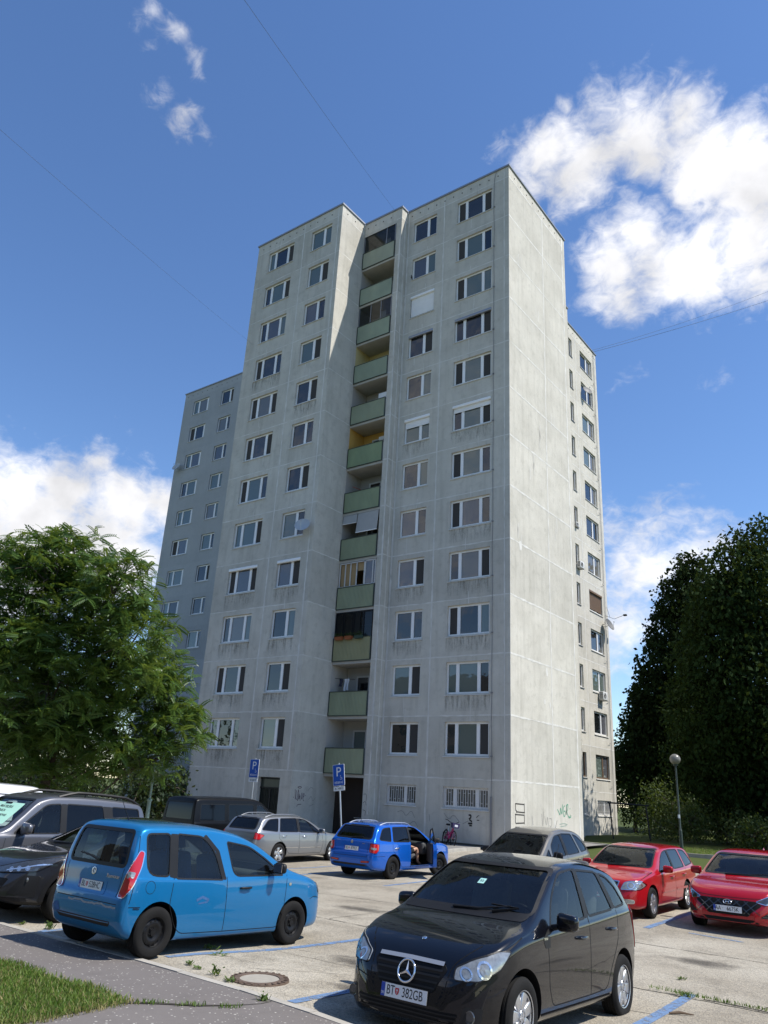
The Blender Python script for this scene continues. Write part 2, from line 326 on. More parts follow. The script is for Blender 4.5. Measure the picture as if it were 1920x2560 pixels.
# ---------------------------------------------------------------- the ground
def ground_mats():
    def base(name):
        m = bpy.data.materials.new(name); m.use_nodes = True; return m, m.node_tree, m.node_tree.nodes['Principled BSDF'], nd(m.node_tree, 'ShaderNodeTexCoord').outputs['Object']
    # parking concrete with exposed aggregate, worn bands and stains
    m, t, b, tc = base('parking_concrete')
    big = noise_n(t, tc, .22, 6, .6); mid = noise_n(t, tc, 1.3, 6, .65); fine = noise_n(t, tc, 55, 3, .8)
    vor = nd(t, 'ShaderNodeTexVoronoi', i_Scale=70.0); t.links.new(tc, vor.inputs['Vector'])
    c = mixc(t, ramp(t, big, [(.38, (0, 0, 0)), (.62, (1, 1, 1))]), (.30, .268, .215), (.395, .362, .30))
    c = mixc(t, mth(t, 'MULTIPLY', ramp(t, mid, [(.46, (0, 0, 0)), (.70, (1, 1, 1))]), .8), c, (.205, .182, .145))
    gr = ramp(t, vor.outputs['Color'], [(.15, (.55, .55, .55)), (.5, (1, 1, 1)), (.9, (1.35, 1.3, 1.2))])
    c = mixc(t, .75, c, gr, 'MULTIPLY'); c = mixc(t, mth(t, 'MULTIPLY', ramp(t, fine, [(.55, (0, 0, 0)), (.7, (1, 1, 1))]), .5), c, (.15, .13, .105))
    t.links.new(c, b.inputs['Base Color']); b.inputs['Roughness'].default_value = .95; b.inputs['Specular IOR Level'].default_value = .15
    bp = nd(t, 'ShaderNodeBump', i_Strength=.6, i_Distance=.008); t.links.new(vor.outputs['Distance'], bp.inputs['Height']); t.links.new(bp.outputs[0], b.inputs['Normal'])
    MATS['parking'] = m
    # asphalt footpath with pale chips
    m, t, b, tc = base('chipped_asphalt')
    vor = nd(t, 'ShaderNodeTexVoronoi', i_Scale=24.0, i_Randomness=1.0); t.links.new(tc, vor.inputs['Vector'])
    sep = nd(t, 'ShaderNodeSeparateColor'); t.links.new(vor.outputs['Color'], sep.inputs[0])
    pick = mth(t, 'GREATER_THAN', sep.outputs[0], .52); rad = mth(t, 'MULTIPLY_ADD', sep.outputs[1], .20, .10); near = mth(t, 'LESS_THAN', vor.outputs['Distance'], rad)
    big = noise_n(t, tc, .5, 6, .6); mid = noise_n(t, tc, 3.2, 6, .65); fine = noise_n(t, tc, 90, 3, .8)
    c = mixc(t, big, (.105, .092, .086), (.165, .146, .135)); c = mixc(t, mth(t, 'MULTIPLY', ramp(t, mid, [(.5, (0, 0, 0)), (.75, (1, 1, 1))]), .5), c, (.085, .075, .07))
    c = mixc(t, mth(t, 'MULTIPLY', fine, .35), c, (.25, .23, .21)); c = mixc(t, mth(t, 'MULTIPLY', mth(t, 'MULTIPLY', pick, near), mth(t, 'MULTIPLY_ADD', mid, 1.6, .1)), c, (.42, .395, .35))
    t.links.new(c, b.inputs['Base Color']); b.inputs['Roughness'].default_value = .9; b.inputs['Specular IOR Level'].default_value = .25
    bp = nd(t, 'ShaderNodeBump', i_Strength=.5, i_Distance=.006); t.links.new(fine, bp.inputs['Height']); t.links.new(bp.outputs[0], b.inputs['Normal'])
    MATS['path'] = m
    m, t, b, tc = base('lawn_soil')
    n = noise_n(t, tc, 2.0, 6, .7); n2 = noise_n(t, tc, 25, 4, .7)
    c = mixc(t, n, (.045, .07, .018), (.10, .115, .035)); c = mixc(t, mth(t, 'MULTIPLY', n2, .5), c, (.03, .035, .012))
    t.links.new(c, b.inputs['Base Color']); b.inputs['Roughness'].default_value = 1; b.inputs['Specular IOR Level'].default_value = .1
    MATS['lawn'] = m
    m, t, b, tc = base('worn_blue_paint')
    n = noise_n(t, tc, 9, 8, .75); n2 = noise_n(t, tc, 60, 3, .8)
    k = mth(t, 'ADD', mth(t, 'MULTIPLY', n, .7), mth(t, 'MULTIPLY', n2, .35)); al = ramp(t, k, [(.42, (0, 0, 0)), (.53, (.92, .92, .92))])
    c = mixc(t, n, (.085, .17, .34), (.17, .26, .40)); t.links.new(c, b.inputs['Base Color']); t.links.new(al, b.inputs['Alpha']); b.inputs['Roughness'].default_value = .8
    MATS['blue_line'] = m
ground_mats()
M_kerb = mat('kerb_stone', (.36, .335, .29), .9, noise=(3, .35, 6), bump=(30, .5, .01))
M_crack = mat('crack_dirt', (.045, .038, .028), 1, noise=(12, .4))
M_walk = mat('apron_concrete', (.20, .19, .175), .95, noise=(2, .3, 6), bump=(40, .4, .008))
def sheet(name, x0, x1, y0, y1, dz, m, step=.5, ygrid=None):
    nx = max(2, int((x1-x0)/step)+1); ny = max(2, int((y1-y0)/step)+1)
    X, Y = np.meshgrid(np.linspace(x0, x1, nx), np.linspace(y0, y1, ny)); Z = zga(X, Y)+dz
    V = np.stack([X, Y, Z], -1).reshape(-1, 3); i = np.arange(ny-1)[:, None]*nx+np.arange(nx-1)[None]
    F = np.stack([i, i+1, i+nx+1, i+nx], -1).reshape(-1, 4)
    o = raw_mesh(name, V, F, m, smooth=True); o['kind'] = 'structure'; return o
def big_ground():
    a = np.concatenate([[-1500, -500, -200, -100], np.arange(-60, 61, 2.0), [100, 200, 500, 1500]])
    X, Y = np.meshgrid(a, a); Z = zga(X, Y) - .03; Z[(np.abs(X) > 90) | (np.abs(Y) > 90)] = -.1
    n = len(a); V = np.stack([X, Y, Z], -1).reshape(-1, 3); i = np.arange(n-1)[:, None]*n+np.arange(n-1)[None]
    F = np.stack([i, i+1, i+n+1, i+n], -1).reshape(-1, 4)
    o = raw_mesh('ground', V, F, MATS['lawn'], smooth=True); o['kind'] = 'structure'
big_ground()
sheet('parking_lot', -34, 30, -24.98, 0.0, .004, MATS['parking'])
sheet('footpath', -34, 30, -34, -25.08, .02, MATS['path'], .4)
sheet('lawn', -20, 9.75, -31.5, -26.24, .028, MATS['lawn'], .3)
def along(x0, y0, x1, y1, dz, step=.4, wob=0, r=None):
    n = max(2, int(math.hypot(x1-x0, y1-y0)/step)+1); P = []
    for i in range(n):
        t = i/(n-1); x = x0+(x1-x0)*t; y = y0+(y1-y0)*t
        if wob and r: x += r.uniform(-wob, wob); y += r.uniform(-wob, wob)
        P.append((x, y, zg(x, y)+dz))
    return P
def kerb_line(x0, y0, x1, y1, w, h, name):
    mb = MB(); L = math.hypot(x1-x0, y1-y0); d = Vector(((x1-x0)/L, (y1-y0)/L, 0)); a = Vector((-d.y, d.x, 0)); n = int(L/1.0); r = random.Random(3)
    for i in range(n):
        p0 = Vector((x0, y0, 0))+d*(L*i/n+.004); p1 = Vector((x0, y0, 0))+d*(L*(i+1)/n-.004); j = r.uniform(-.008, .008); ww = w/2
        q = [p0-a*ww, p1-a*ww, p1+a*ww, p0+a*ww]; zs = [zg(p.x, p.y) for p in q]
        lo = [(p.x, p.y, z-.2) for p, z in zip(q, zs)]; hi = [(p.x+a.x*j, p.y+a.y*j, z+h+j) for p, z in zip(q, zs)]
        mb.add(lo+hi, [(4, 5, 6, 7), (0, 1, 5, 4), (1, 2, 6, 5), (2, 3, 7, 6), (3, 0, 4, 7)])
    o = mb.build(name, M_kerb); o['kind'] = 'structure'
kerb_line(-34, -25.03, 30, -25.03, .10, .03, 'kerb')
kerb_line(-34, -7.2, -1.2, -7.2, .14, .12, 'kerb')
kerb_line(-1.2, -7.2, -1.2, -.62, .14, .12, 'kerb')
kerb_line(-1.0, 7.0, 30, 7.0, .14, .14, 'kerb')
def apron():
    mb = MB()
    for a, b, c, d in ((-34, -7.12, -1.27, -.05), (.05, .1, 1.5, 7.7)):
        nx = int((c-a)/1)+1; ny = int((d-b)/1)+2
        for i in range(nx-1):
            for j in range(ny-1):
                xs = [a+(c-a)*k/(nx-1) for k in (i, i+1)]; ys_ = [b+(d-b)*k/(ny-1) for k in (j, j+1)]
                mb.quad(*[(x, y, zg(x, y)+.1) for x, y in ((xs[0], ys_[0]), (xs[1], ys_[0]), (xs[1], ys_[1]), (xs[0], ys_[1]))])
    o = mb.build('pavement', M_walk); o['kind'] = 'structure'
apron()
def paint_lines():
    mb = MB()
    for x0, y0, x1, y1, w in [(8.2,-24.6,8.66,-20.4,.13),(10.58,-24.9,10.78,-20.6,.13),(13.13,-24.9,13.1,-19.95,.14),(5.85,-24.9,5.9,-20.2,.13),(15.6,-24.9,15.6,-20,.13),(3.3,-24.9,3.3,-20,.13),
        (10.86,-15.1,10.72,-10,.14),(3.64,-13.94,3.36,-9,.12),(.7,-14,.6,-9,.12),(-1.4,-13.6,-1.4,-9,.12),(8.3,-14.6,8.2,-10,.12),(5.5,-14.4,5.4,-10,.12),(13.2,-15.0,13.2,-10,.12),(11.6,-14.9,12.6,-15.0,.07)]:
        P = along(x0, y0, x1, y1, .009, .3); mb.ribbon(P, w, (0, 0, 1))
    o = mb.build('parking_line', MATS['blue_line']); o['kind'] = 'structure'
    r = random.Random(11); mb = MB()
    segs = [(-20,-20.0,30,-20.3,.022),(-20,-16.9,30,-16.6,.02),(-20,-23.0,30,-22.9,.006),(13.95,-20.2,14.3,-16.8,.018),(10.9,-20.2,10.6,-16.7,.014),(7.0,-20.1,6.7,-16.8,.012),(4.1,-20,3.9,-16.8,.012),(17.2,-20.2,17.4,-16.8,.02),
            (-20,-13.2,30,-13.5,.015),(8.6,-22.6,13.2,-21.3,.008),(13.6,-21.4,17,-21.9,.01),(-20,-10,30,-10,.012),(-2,-4.5,16,-4.6,.02),(11.4,-24.2,12.4,-24.1,.006),(3,-13,2.8,0,.01),(9,-13,9,0,.01),(9.2,-24.2,10.3,-23.2,.006),(13.3,-20.1,16.5,-20.25,.06)]
    for x0, y0, x1, y1, w in segs:
        P = along(x0, y0, x1, y1, .007, .18, .022, r); mb.ribbon(P, [w*r.uniform(.3, 1.6) for _ in P], (0, 0, 1))
    # footpath crack
    P = [(x, y, zg(x, y)+.026) for x, y in [(9.72,-26.32),(9.9,-26.12),(10.05,-25.98),(10.2,-25.85),(10.36,-25.6),(10.45,-25.4),(10.5,-25.25),(10.5,-25.1)]]
    mb.ribbon(P, [.05, .06, .05, .05, .03, .015, .012, .01], (0, 0, 1))
    # oil stains
    for cx, cy, rr in [(10.35,-23.35,.16),(10.15,-23.15,.07),(10.5,-22.9,.08)]:
        n = 18; ang = [2*math.pi*i/n for i in range(n)]
        mb.add([(cx+math.cos(a)*rr*r.uniform(.5, 1.2), cy+math.sin(a)*rr*r.uniform(.4, .8), zg(cx, cy)+.0075) for a in ang], [tuple(range(n))])
    o = mb.build('slab_joint', M_crack); o['kind'] = 'structure'
paint_lines()
def manhole():
    x, y = 9.72, -24.5; z = zg(x, y)+.006
    t = thing('manhole_cover', 'round rusty iron manhole ring with pale concrete centre beside the kerb', 'manhole cover', (x, y, z))
    rust = mat('rusty_iron', (.13, .09, .065), .7, .3, noise=(14, .5), bump=(60, .6, .01))
    MB().lathe([(.22, .004), (.225, .016), (.275, .018), (.28, .010), (.33, .012), (.335, -.01)], 40).build('ring', rust, t, 40)
    n = 40; MB().add([(.222*math.cos(2*math.pi*i/n), .222*math.sin(2*math.pi*i/n), .008) for i in range(n)], [tuple(range(n))]).build('lid', mat('lid_concrete', (.31, .285, .24), .95, noise=(14, .2), bump=(50, .4, .005)), t)
    m2 = MB()
    for i in range(24):
        a = 2*math.pi*i/24; m2.box(.28, -.012, .011, .325, .012, .02, 0, Matrix.Rotation(a, 4, 'Z'))
    m2.build('studs', rust, t)
manhole()

# ---------------------------------------------------------------- the building
F_ = 2.8; RF = 37.19
ZB = -.6
def wall_grid(mb, O, U, N, u0, u1, z0, z1, holes, rev=.2, mi=0):
    """vertical wall from O along U, holes = (ua,ub,za,zb); N outward"""
    O, U, N = Vector(O), Vector(U), Vector(N); Z = Vector((0, 0, 1))
    us = sorted({u0, u1, *[h[0] for h in holes], *[h[1] for h in holes]}); zs = sorted({z0, z1, *[h[2] for h in holes], *[h[3] for h in holes]})
    flip = U.cross(Z).dot(N) < 0
    def q(a, b, c, d):
        mb.quad(*((a, b, c, d) if not flip else (d, c, b, a)), mi)
    P = lambda u, z, d=0: O+U*u+Z*z-N*d
    for i in range(len(us)-1):
        for j in range(len(zs)-1):
            cu_, cz = (us[i]+us[i+1])/2, (zs[j]+zs[j+1])/2
            if any(h[0] < cu_ < h[1] and h[2] < cz < h[3] for h in holes): continue
            q(P(us[i], zs[j]), P(us[i+1], zs[j]), P(us[i+1], zs[j+1]), P(us[i], zs[j+1]))
    for a, b, c, d in holes:
        q(P(a, c), P(a, c, rev), P(a, d, rev), P(a, d)); q(P(b, c, rev), P(b, c), P(b, d), P(b, d, rev))
        q(P(a, d), P(a, d, rev), P(b, d, rev), P(b, d)); q(P(a, c, rev), P(a, c), P(b, c), P(b, c, rev))
        q(P(a, c, rev), P(b, c, rev), P(b, d, rev), P(a, d, rev))
bld = thing('apartment_building', 'thirteen storey grey concrete panel tower with a column of green balconies', 'building')
bl2 = thing('apartment_building', 'blue-grey rendered block joined to the left side of the concrete panel tower', 'building')
# window styles: list of pane widths (fractions), height
def win_meshes(w, h, split, frame_w=.055, bars=False, fm=None):
    fm = fm or M_white; fr = MB(); d0, d1 = 0, .07
    def bar(x0, z0, x1, z1, y0=d0, y1=d1): fr.box(x0, y0, z0, x1, y1, z1)
    bar(0, 0, w, frame_w); bar(0, h-frame_w, w, h); bar(0, frame_w, frame_w, h-frame_w); bar(w-frame_w, frame_w, w, h-frame_w)
    cuts = [0]; 
    for s in split: cuts.append(cuts[-1]+s)
    xs = [c/cuts[-1]*w for c in cuts]
    for x in xs[1:-1]: bar(x-.055, frame_w, x+.055, h-frame_w)
    # sash rims, a little proud
    pan = []
    for i in range(len(xs)-1):
        a = xs[i]+(frame_w if i == 0 else .055); b = xs[i+1]-(frame_w if i == len(xs)-2 else .055)
        for (p, q_, r_, s_) in ((a, frame_w, b, frame_w+.04), (a, h-frame_w-.04, b, h-frame_w), (a, frame_w+.04, a+.03, h-frame_w-.04), (b-.03, frame_w+.04, b, h-frame_w-.04)):
            bar(p, q_, r_, s_, -.012, .05)
        pan.append((a+.03, b-.03))
    return fr, pan
_wcache = {}
SILL_M = M_oldwhite
def window(parent, O, U, N, w, z, h, split, seed, fm=None, frac=None, shutter=0, sill=True, bars=False, dark=False, box=None):
    """O: plane origin, left end of window along U; the window sits 0.12 inside the wall"""
    O, U, N = Vector(O), Vector(U), Vector(N); r = random.Random(seed)
    M = frame((O.x-N.x*.12, O.y-N.y*.12, z), U, -N)   # local x=U, y=-N(in), z=?
    Z = Vector((0, 0, 1)); M = Matrix(((U.x, -N.x, 0, O.x-N.x*.12), (U.y, -N.y, 0, O.y-N.y*.12), (0, 0, 1, z), (0, 0, 0, 1)))
    key = (round(w, 3), round(h, 3), tuple(split), (fm or M_white).name)
    if key not in _wcache:
        fr, pan = win_meshes(w, h, split, fm=fm)
        _wcache[key] = (fr.mesh('window', fm or M_white), pan, {})
    me, pan, pc = _wcache[key]
    o = bpy.data.objects.new('window', me); COL.objects.link(o); o.parent = parent; o.matrix_local = M
    # one pane mesh per sash; the side sash often carries an insect screen
    for i, (a, b) in enumerate(pan):
        narrow = (b-a) < .62*max(q-p for p, q in pan)
        if bars: mt = M_panes[4]
        elif dark: mt = M_panes[0]
        elif narrow: mt = r.choice([M_mesh, M_mesh, M_panes[0], M_panes[3], M_panes[1]])
        else: mt = r.choice([M_panes[0], M_panes[1], M_panes[2], M_panes[3], M_panes[0], M_panes[1], M_panes[4]]) if frac is None else M_panes[frac]
        k = (i, mt.name)
        if k not in pc:
            pc[k] = MB().quad((a, .03, .09), (b, .03, .09), (b, .03, h-.09), (a, .03, h-.09)).mesh('pane', mt)
        p = bpy.data.objects.new('pane', pc[k]); COL.objects.link(p); p.parent = o
    if sill:
        k = ('sill', N.x, N.y)
        if k not in pc:
            s = MB(); s.add([(-.05, .0, -.0), (w+.05, .0, -.0), (w+.05, -.17, -.045), (-.05, -.17, -.045), (-.05, -.17, -.075), (w+.05, -.17, -.075), (w+.05, .0, -.045), (-.05, .0, -.045)], [(3, 2, 1, 0), (4, 5, 2, 3), (7, 6, 5, 4), (0, 1, 6, 7), (0, 7, 4, 3), (1, 2, 5, 6)])
            pc[k] = s.mesh('sill', SILL_M if w > .8 else M_cap)
        p = bpy.data.objects.new('sill', pc[k]); COL.objects.link(p); p.parent = o
    if shutter or box:
        s = MB(); s.rbox(0, -.15, h-.17, w, .0, h+.0, .03); zb = h-.17-(h-.22)*shutter
        n = max(1, int((h-.17-zb)/.045))
        for i in range(n if shutter else 0): s.rbox(.03, -.045, h-.17-.045*(i+1)+.003, w-.03, -.025, h-.17-.045*i, .006, seg=1)
        s.build('roller_shutter', box or M_white, o, 40)
    if bars:
        g = MB(); n = int(w/.13)
        for i in range(n+1):
            x = .03+(w-.06)*i/n; g.box(x-.009, -.075, -.02, x+.009, -.06, h+.02)
        for zz in (.02, h-.02): g.box(.0, -.06, zz-.01, w, -.05, zz+.01)
        for i in range(n):
            x = .03+(w-.06)*(i+.5)/n; zz = h*(.27 if i % 2 else .72); g.box(x-.065, -.073, zz-.008, x+.065, -.062, zz+.008)
        g.build('bars', M_grill, o)
    return o
XA = [(-6.72, 1.73, (1.0, .62)), (-3.49, 2.38, (.52, 1.0, .52))]
XBW = [(-16.70, 2.33, (.52, 1.0, .52)), (-12.80, 1.73, (1.0, .62))]
YA, YBAY, YB = 0.0, -.64, -2.943
XBAY1, XB1, XB0 = -7.24, -10.27, -17.85
def build_main():
    wl = MB(); zw = lambda k: (k*F_+1.0, k*F_+2.52)
    # facade A
    holes = []
    for k in range(1, 13):
        for x, w, s in XA: holes.append((x, x+w, *zw(k)))
    for x, w, s in XA: holes.append((x, x+w, 1.55, 2.44))
    wall_grid(wl, (0, 0, 0), (1, 0, 0), (0, -1, 0), XBAY1, 0, ZB, RF, holes)
    # gable
    wall_grid(wl, (0, 0, 0), (0, 1, 0), (1, 0, 0), 0, 7.75, ZB, RF, [])
    # bay (balcony column): pillar, fascia, return
    PX = -7.65
    wall_grid(wl, (0, YBAY, 0), (1, 0, 0), (0, -1, 0), PX, XBAY1, ZB, RF, [])
    wall_grid(wl, (XBAY1, 0, 0), (0, 1, 0), (1, 0, 0), YBAY, 0, ZB, RF, [])
    wall_grid(wl, (PX, 0, 0), (0, 1, 0), (-1, 0, 0), YBAY, .8, ZB, RF-1.05, [])
    wall_grid(wl, (0, YBAY, 0), (1, 0, 0), (0, -1, 0), XB1, PX, 36.15, RF, [])
    # facade B
    holes = []
    for k in range(1, 13):
        for x, w, s in XBW: holes.append((x, x+w, *zw(k)))
    holes.append((-12.52, -11.04, ZB, 2.44))
    wall_grid(wl, (0, YB, 0), (1, 0, 0), (0, -1, 0), XB0, XB1, ZB, RF, holes, .25)
    wall_grid(wl, (XB1, 0, 0), (0, 1, 0), (1, 0, 0), YB, .8, ZB, RF, [])
    wall_grid(wl, (XB0, 0, 0), (0, 1, 0), (-1, 0, 0), YB, 8.6, ZB, RF, [])
    # rear bay and rear wing on the right
    wall_grid(wl, (-2.93, 0, 0), (0, 1, 0), (1, 0, 0), 7.75, 14.9, ZB, RF, [])
    wall_grid(wl, (0, 14.9, 0), (1, 0, 0), (0, 1, 0), -3.67, -2.93, ZB, RF, [])
    wall_grid(wl, (0, 7.75, 0), (1, 0, 0), (0, 1, 0), -2.93, 0, ZB, RF, [])
    holes = []
    for k in range(1, 13):
        holes += [(16.68, 17.3, k*F_+.84, k*F_+2.35), (18.85, 21.2, k*F_+.84, k*F_+2.33)]
    holes += [(16.68, 17.3, 1.4, 2.3), (18.85, 21.2, 1.4, 2.3)]
    wall_grid(wl, (-3.67, 0, 0), (0, 1, 0), (1, 0, 0), 14.9, 22.2, ZB, RF, holes, .28)
    wall_grid(wl, (0, 22.2, 0), (1, 0, 0), (0, 1, 0), -20, -3.67, ZB, RF, [])
    # unseen solid cores, added to stop sun passing through; their tops are the roofs
    for a, b, c, d in ((XBAY1+.02, .32, -.02, 7.72), (XB0+.02, YB+.32, XB1-.02, 8.4), (XB1+.0, .82, XBAY1, 14.8), (-20, 14.6, -3.98, 22.1), (XB0, 8.4, -2.95, 14.6)):
        wl.box(a, b, ZB, c, d, RF-.06)
    wl.box(XB1+.02, YBAY+.03, 36.2, XBAY1-.02, .80, RF-.05)
    wall = wl.build('wall', M_wall, bld)
    # parapet flashing
    c = MB(); e = .07; h0, h1 = RF-.02, RF+.09
    def strip(x0, y0, x1, y1): c.box(x0, y0, h0, x1, y1, h1)
    strip(XBAY1+e, -e, e, .25); strip(-.25, .25, e, 7.75+e); strip(XB1+e, YBAY-e, XBAY1+e, -.64+.25); strip(XBAY1-.2, -.39, XBAY1+e, -e)
    strip(XB0-e, YB-e, XB1+e, YB+.25); strip(XB1-.2, YB+.25, XB1+e, YBAY-e); strip(XB0-e, YB+.25, XB0+.25, 8.4)
    strip(-3.2, 7.9, -2.93+e, 14.9+e); strip(-3.95, 14.97, -3.67+e, 22.2+e)
    c.build('parapet_cap', M_cap, bld)
    # sealed panel joints
    r = random.Random(5); j = MB()
    def hj(O, U, N, u0, u1, z, w=.075):
        O, U, N = Vector(O), Vector(U), Vector(N); P = []; n = max(3, int((u1-u0)/.25))
        ws = []
        for i in range(n+1):
            P.append(O+U*(u0+(u1-u0)*i/n)+Vector((0, 0, z+r.uniform(-.012, .012)))+N*.006); ws.append(w*(r.uniform(.6, 1.35) if r.random() > .07 else .25))
        j.ribbon(P, ws, N)
    def vj(O, U, N, u, z0, z1, w=.085):
        O, U, N = Vector(O), Vector(U), Vector(N); P = []; n = int((z1-z0)/.3); ws = []
        for i in range(n+1):
            P.append(O+U*(u+r.uniform(-.012, .012))+Vector((0, 0, z0+(z1-z0)*i/n))+N*.008); ws.append(w*(r.uniform(.65, 1.35) if r.random() > .05 else .3))
        j.ribbon(P, ws, N)
    fx = dict(O=(0, 0, 0), U=(1, 0, 0), N=(0, -1, 0)); gx = dict(O=(0, 0, 0), U=(0, 1, 0), N=(1, 0, 0)); fb = dict(O=(0, YB, 0), U=(1, 0, 0), N=(0, -1, 0)); rb = dict(O=(XB1, 0, 0), U=(0, 1, 0), N=(1, 0, 0))
    pb = dict(O=(0, YBAY, 0), U=(1, 0, 0), N=(0, -1, 0)); pr = dict(O=(XBAY1, 0, 0), U=(0, 1, 0), N=(1, 0, 0)); wg = dict(O=(-3.67, 0, 0), U=(0, 1, 0), N=(1, 0, 0))
    for k in range(1, 14):
        z = k*F_
        hj(**fx, u0=XBAY1, u1=0, z=z, w=.06); hj(**gx, u0=0, u1=7.4, z=z, w=.085); hj(**fb, u0=XB0, u1=XB1, z=z, w=.055); hj(**rb, u0=YB, u1=YBAY, z=z, w=.055)
        hj(**pb, u0=-7.65, u1=XBAY1, z=z, w=.07); hj(**pr, u0=YBAY, u1=0, z=z, w=.06)
        hj(**wg, u0=14.9, u1=22.2, z=z-.0, w=.06)
    vj(**fx, u=-.3, z0=.2, z1=RF-.1, w=.06); vj(**fx, u=-4.43, z0=0, z1=RF-.1); vj(**fx, u=-7.12, z0=.5, z1=RF-.1, w=.1)
    vj(**gx, u=4.38, z0=-.1, z1=RF-.1, w=.1); vj(**gx, u=7.32, z0=-.1, z1=RF-.1, w=.12)
    vj(**fb, u=XB1-.3, z0=2.8, z1=RF-.1, w=.09); vj(**fb, u=-13.49, z0=0, z1=RF-.1); vj(**pr, u=-.25, z0=1, z1=RF-.1, w=.09); vj(**pb, u=-7.30, z0=1, z1=RF-2, w=.09)
    vj(**wg, u=17.92, z0=.5, z1=RF-.1, w=.07); vj(**wg, u=21.98, z0=.5, z1=RF-.1, w=.09)
    # repaired cracks near windows
    for (fr, xs, y0) in ((fx, XA, 0), (fb, XBW, 0)):
        for k in range(1, 13):
            for x, w, s in xs:
                if r.random() < .62:
                    u = x+w*r.uniform(.3, .7); z = k*F_+2.54; vj(**fr, u=u, z0=z, z1=z+.26*r.uniform(.8, 1.3)+.3, w=.035)
                if r.random() < .4:
                    u = x+w*r.uniform(.2, .8); z = k*F_+.9; vj(**fr, u=u, z0=z-r.uniform(.5, .85), z1=z, w=.035)
    for u, z, n in ((1.2, 31.2, 3), (3.6, 28.8, 2), (2.6, 18.3, 3), (3.4, 20.4, 3), (5.2, 15.6, 2), (5.1, 21.9, 2), (.9, 14.1, 3)):
        for i in range(n):
            uu = u+r.uniform(-.4, .4); zz = z+r.uniform(-.5, .5); vj(**gx, u=uu, z0=zz, z1=zz+r.uniform(.61, .95), w=.05)
    for u, z, rr in ((3.55, 6.6, .1), (4.15, 6.5, .12), (3.85, 8.05, .16), (1.1, 13.9, .2)):
        n = 14; j.add([Vector((.007, u+math.cos(2*math.pi*i/n)*rr*r.uniform(.6, .9), z+math.sin(2*math.pi*i/n)*rr*r.uniform(1, 1.6))) for i in range(n)], [tuple(range(n))])
    j.build('panel_joints', M_joint, bld)
    # parapet ventilation holes
    v = MB()
    def dots(O, U, N, u0, u1, z, stp=.62):
        O, U, N = Vector(O), Vector(U), Vector(N); u = u0
        while u < u1:
            c = O+U*u+Vector((0, 0, z))+N*.012; n = 8
            v.add([c+U*(.045*math.cos(2*math.pi*i/n))+Vector((0, 0, .045*math.sin(2*math.pi*i/n))) for i in range(n)], [tuple(range(n))[::-1] if N.y < 0 else tuple(range(n))]); u += stp
    dots((0, 0, 0), (1, 0, 0), (0, -1, 0), -6.9, -.4, RF-.42); dots((0, 0, 0), (0, 1, 0), (1, 0, 0), .7, 7.2, RF-.42, .8)
    dots((0, YB, 0), (1, 0, 0), (0, -1, 0), XB0+.5, XB1-.3, RF-.42); dots((0, YBAY, 0), (1, 0, 0), (0, -1, 0), XB1+.3, XBAY1-.3, RF-.42); dots((XB1, 0, 0), (0, 1, 0), (1, 0, 0), YB+.5, YBAY, RF-.42, .8)
    dots((-3.67, 0, 0), (0, 1, 0), (1, 0, 0), 16, 22, RF-.42, .8)
    v.build('vent_holes', M_dark, bld)
    # windows
    shA = {(10, 0): 1.0, (7, 0): .33, (7, 1): .22}; boxA = {(9, 0): M_cap, (9, 1): M_cap}
    for k in range(1, 13):
        for i, (x, w, s) in enumerate(XA):
            fr_ = {(1, 0): 0, (1, 1): 1, (2, 0): 1, (2, 1): 1, (3, 0): 0, (3, 1): 0, (9, 0): 0, (9, 1): 0, (8, 0): 0, (12, 0): 3, (12, 1): 3, (4, 1): 4, (4, 0): 2, (5, 0): 2, (11, 0): 2, (11, 1): 1}.get((k, i))
            window(bld, (x, 0, 0), (1, 0, 0), (0, -1, 0), w, k*F_+1.0, 1.52, s, 100+k*2+i, frac=fr_, shutter=shA.get((k, i), 0), box=boxA.get((k, i)))
        for i, (x, w, s) in enumerate(XBW):
            fr_ = {(12, 0): 0, (12, 1): 1, (11, 1): 1, (10, 0): 2, (10, 1): 2, (1, 0): 0, (1, 1): 1, (3, 0): 4, (2, 0): 0, (2, 1): 0, (3, 1): 0, (5, 0): 1, (5, 1): 1, (4, 0): 2, (4, 1): 2}.get((k, i))
            window(bld, (x, YB, 0), (1, 0, 0), (0, -1, 0), w, k*F_+1.0, 1.52, s, 300+k*2+i, frac=fr_, box=M_white if k == 4 else None)
    for x, w, s in XA: window(bld, (x, 0, 0), (1, 0, 0), (0, -1, 0), w, 1.55, .89, s, 77, frac=4, bars=True)
    for k in range(1, 13):
        fm = M_brown if k in (1,) else M_white
        window(bld, (-3.67, 18.85, 0), (0, 1, 0), (1, 0, 0), 2.35, k*F_+.84, 1.49, (.9, .6), 500+k, fm=fm, shutter=.95 if k == 5 else 0, box=M_brown if k == 5 else None)
        window(bld, (-3.67, 16.68, 0), (0, 1, 0), (1, 0, 0), .62, k*F_+.84, 1.51, (1,), 600+k, fm=fm, frac=0)
    window(bld, (-3.67, 18.85, 0), (0, 1, 0), (1, 0, 0), 2.35, 1.4, .9, (.9, .6), 5, bars=True); window(bld, (-3.67, 16.68, 0), (0, 1, 0), (1, 0, 0), .62, 1.4, .9, (1,), 6, bars=True)
    # dirt below windows
    md = dirt_mat()
    for k in range(1, 13):
        for i, (x, w, s) in enumerate(XBW):
            if k > 4 and r.random() < .8: continue 
            d = MB(); d.quad((x-.05, YB-.004, k*F_+.02), (x+w+.05, YB-.004, k*F_+.02), (x+w+.05, YB-.004, k*F_+.93), (x-.05, YB-.004, k*F_+.93)); d.build('dirt_stain', md, bld)
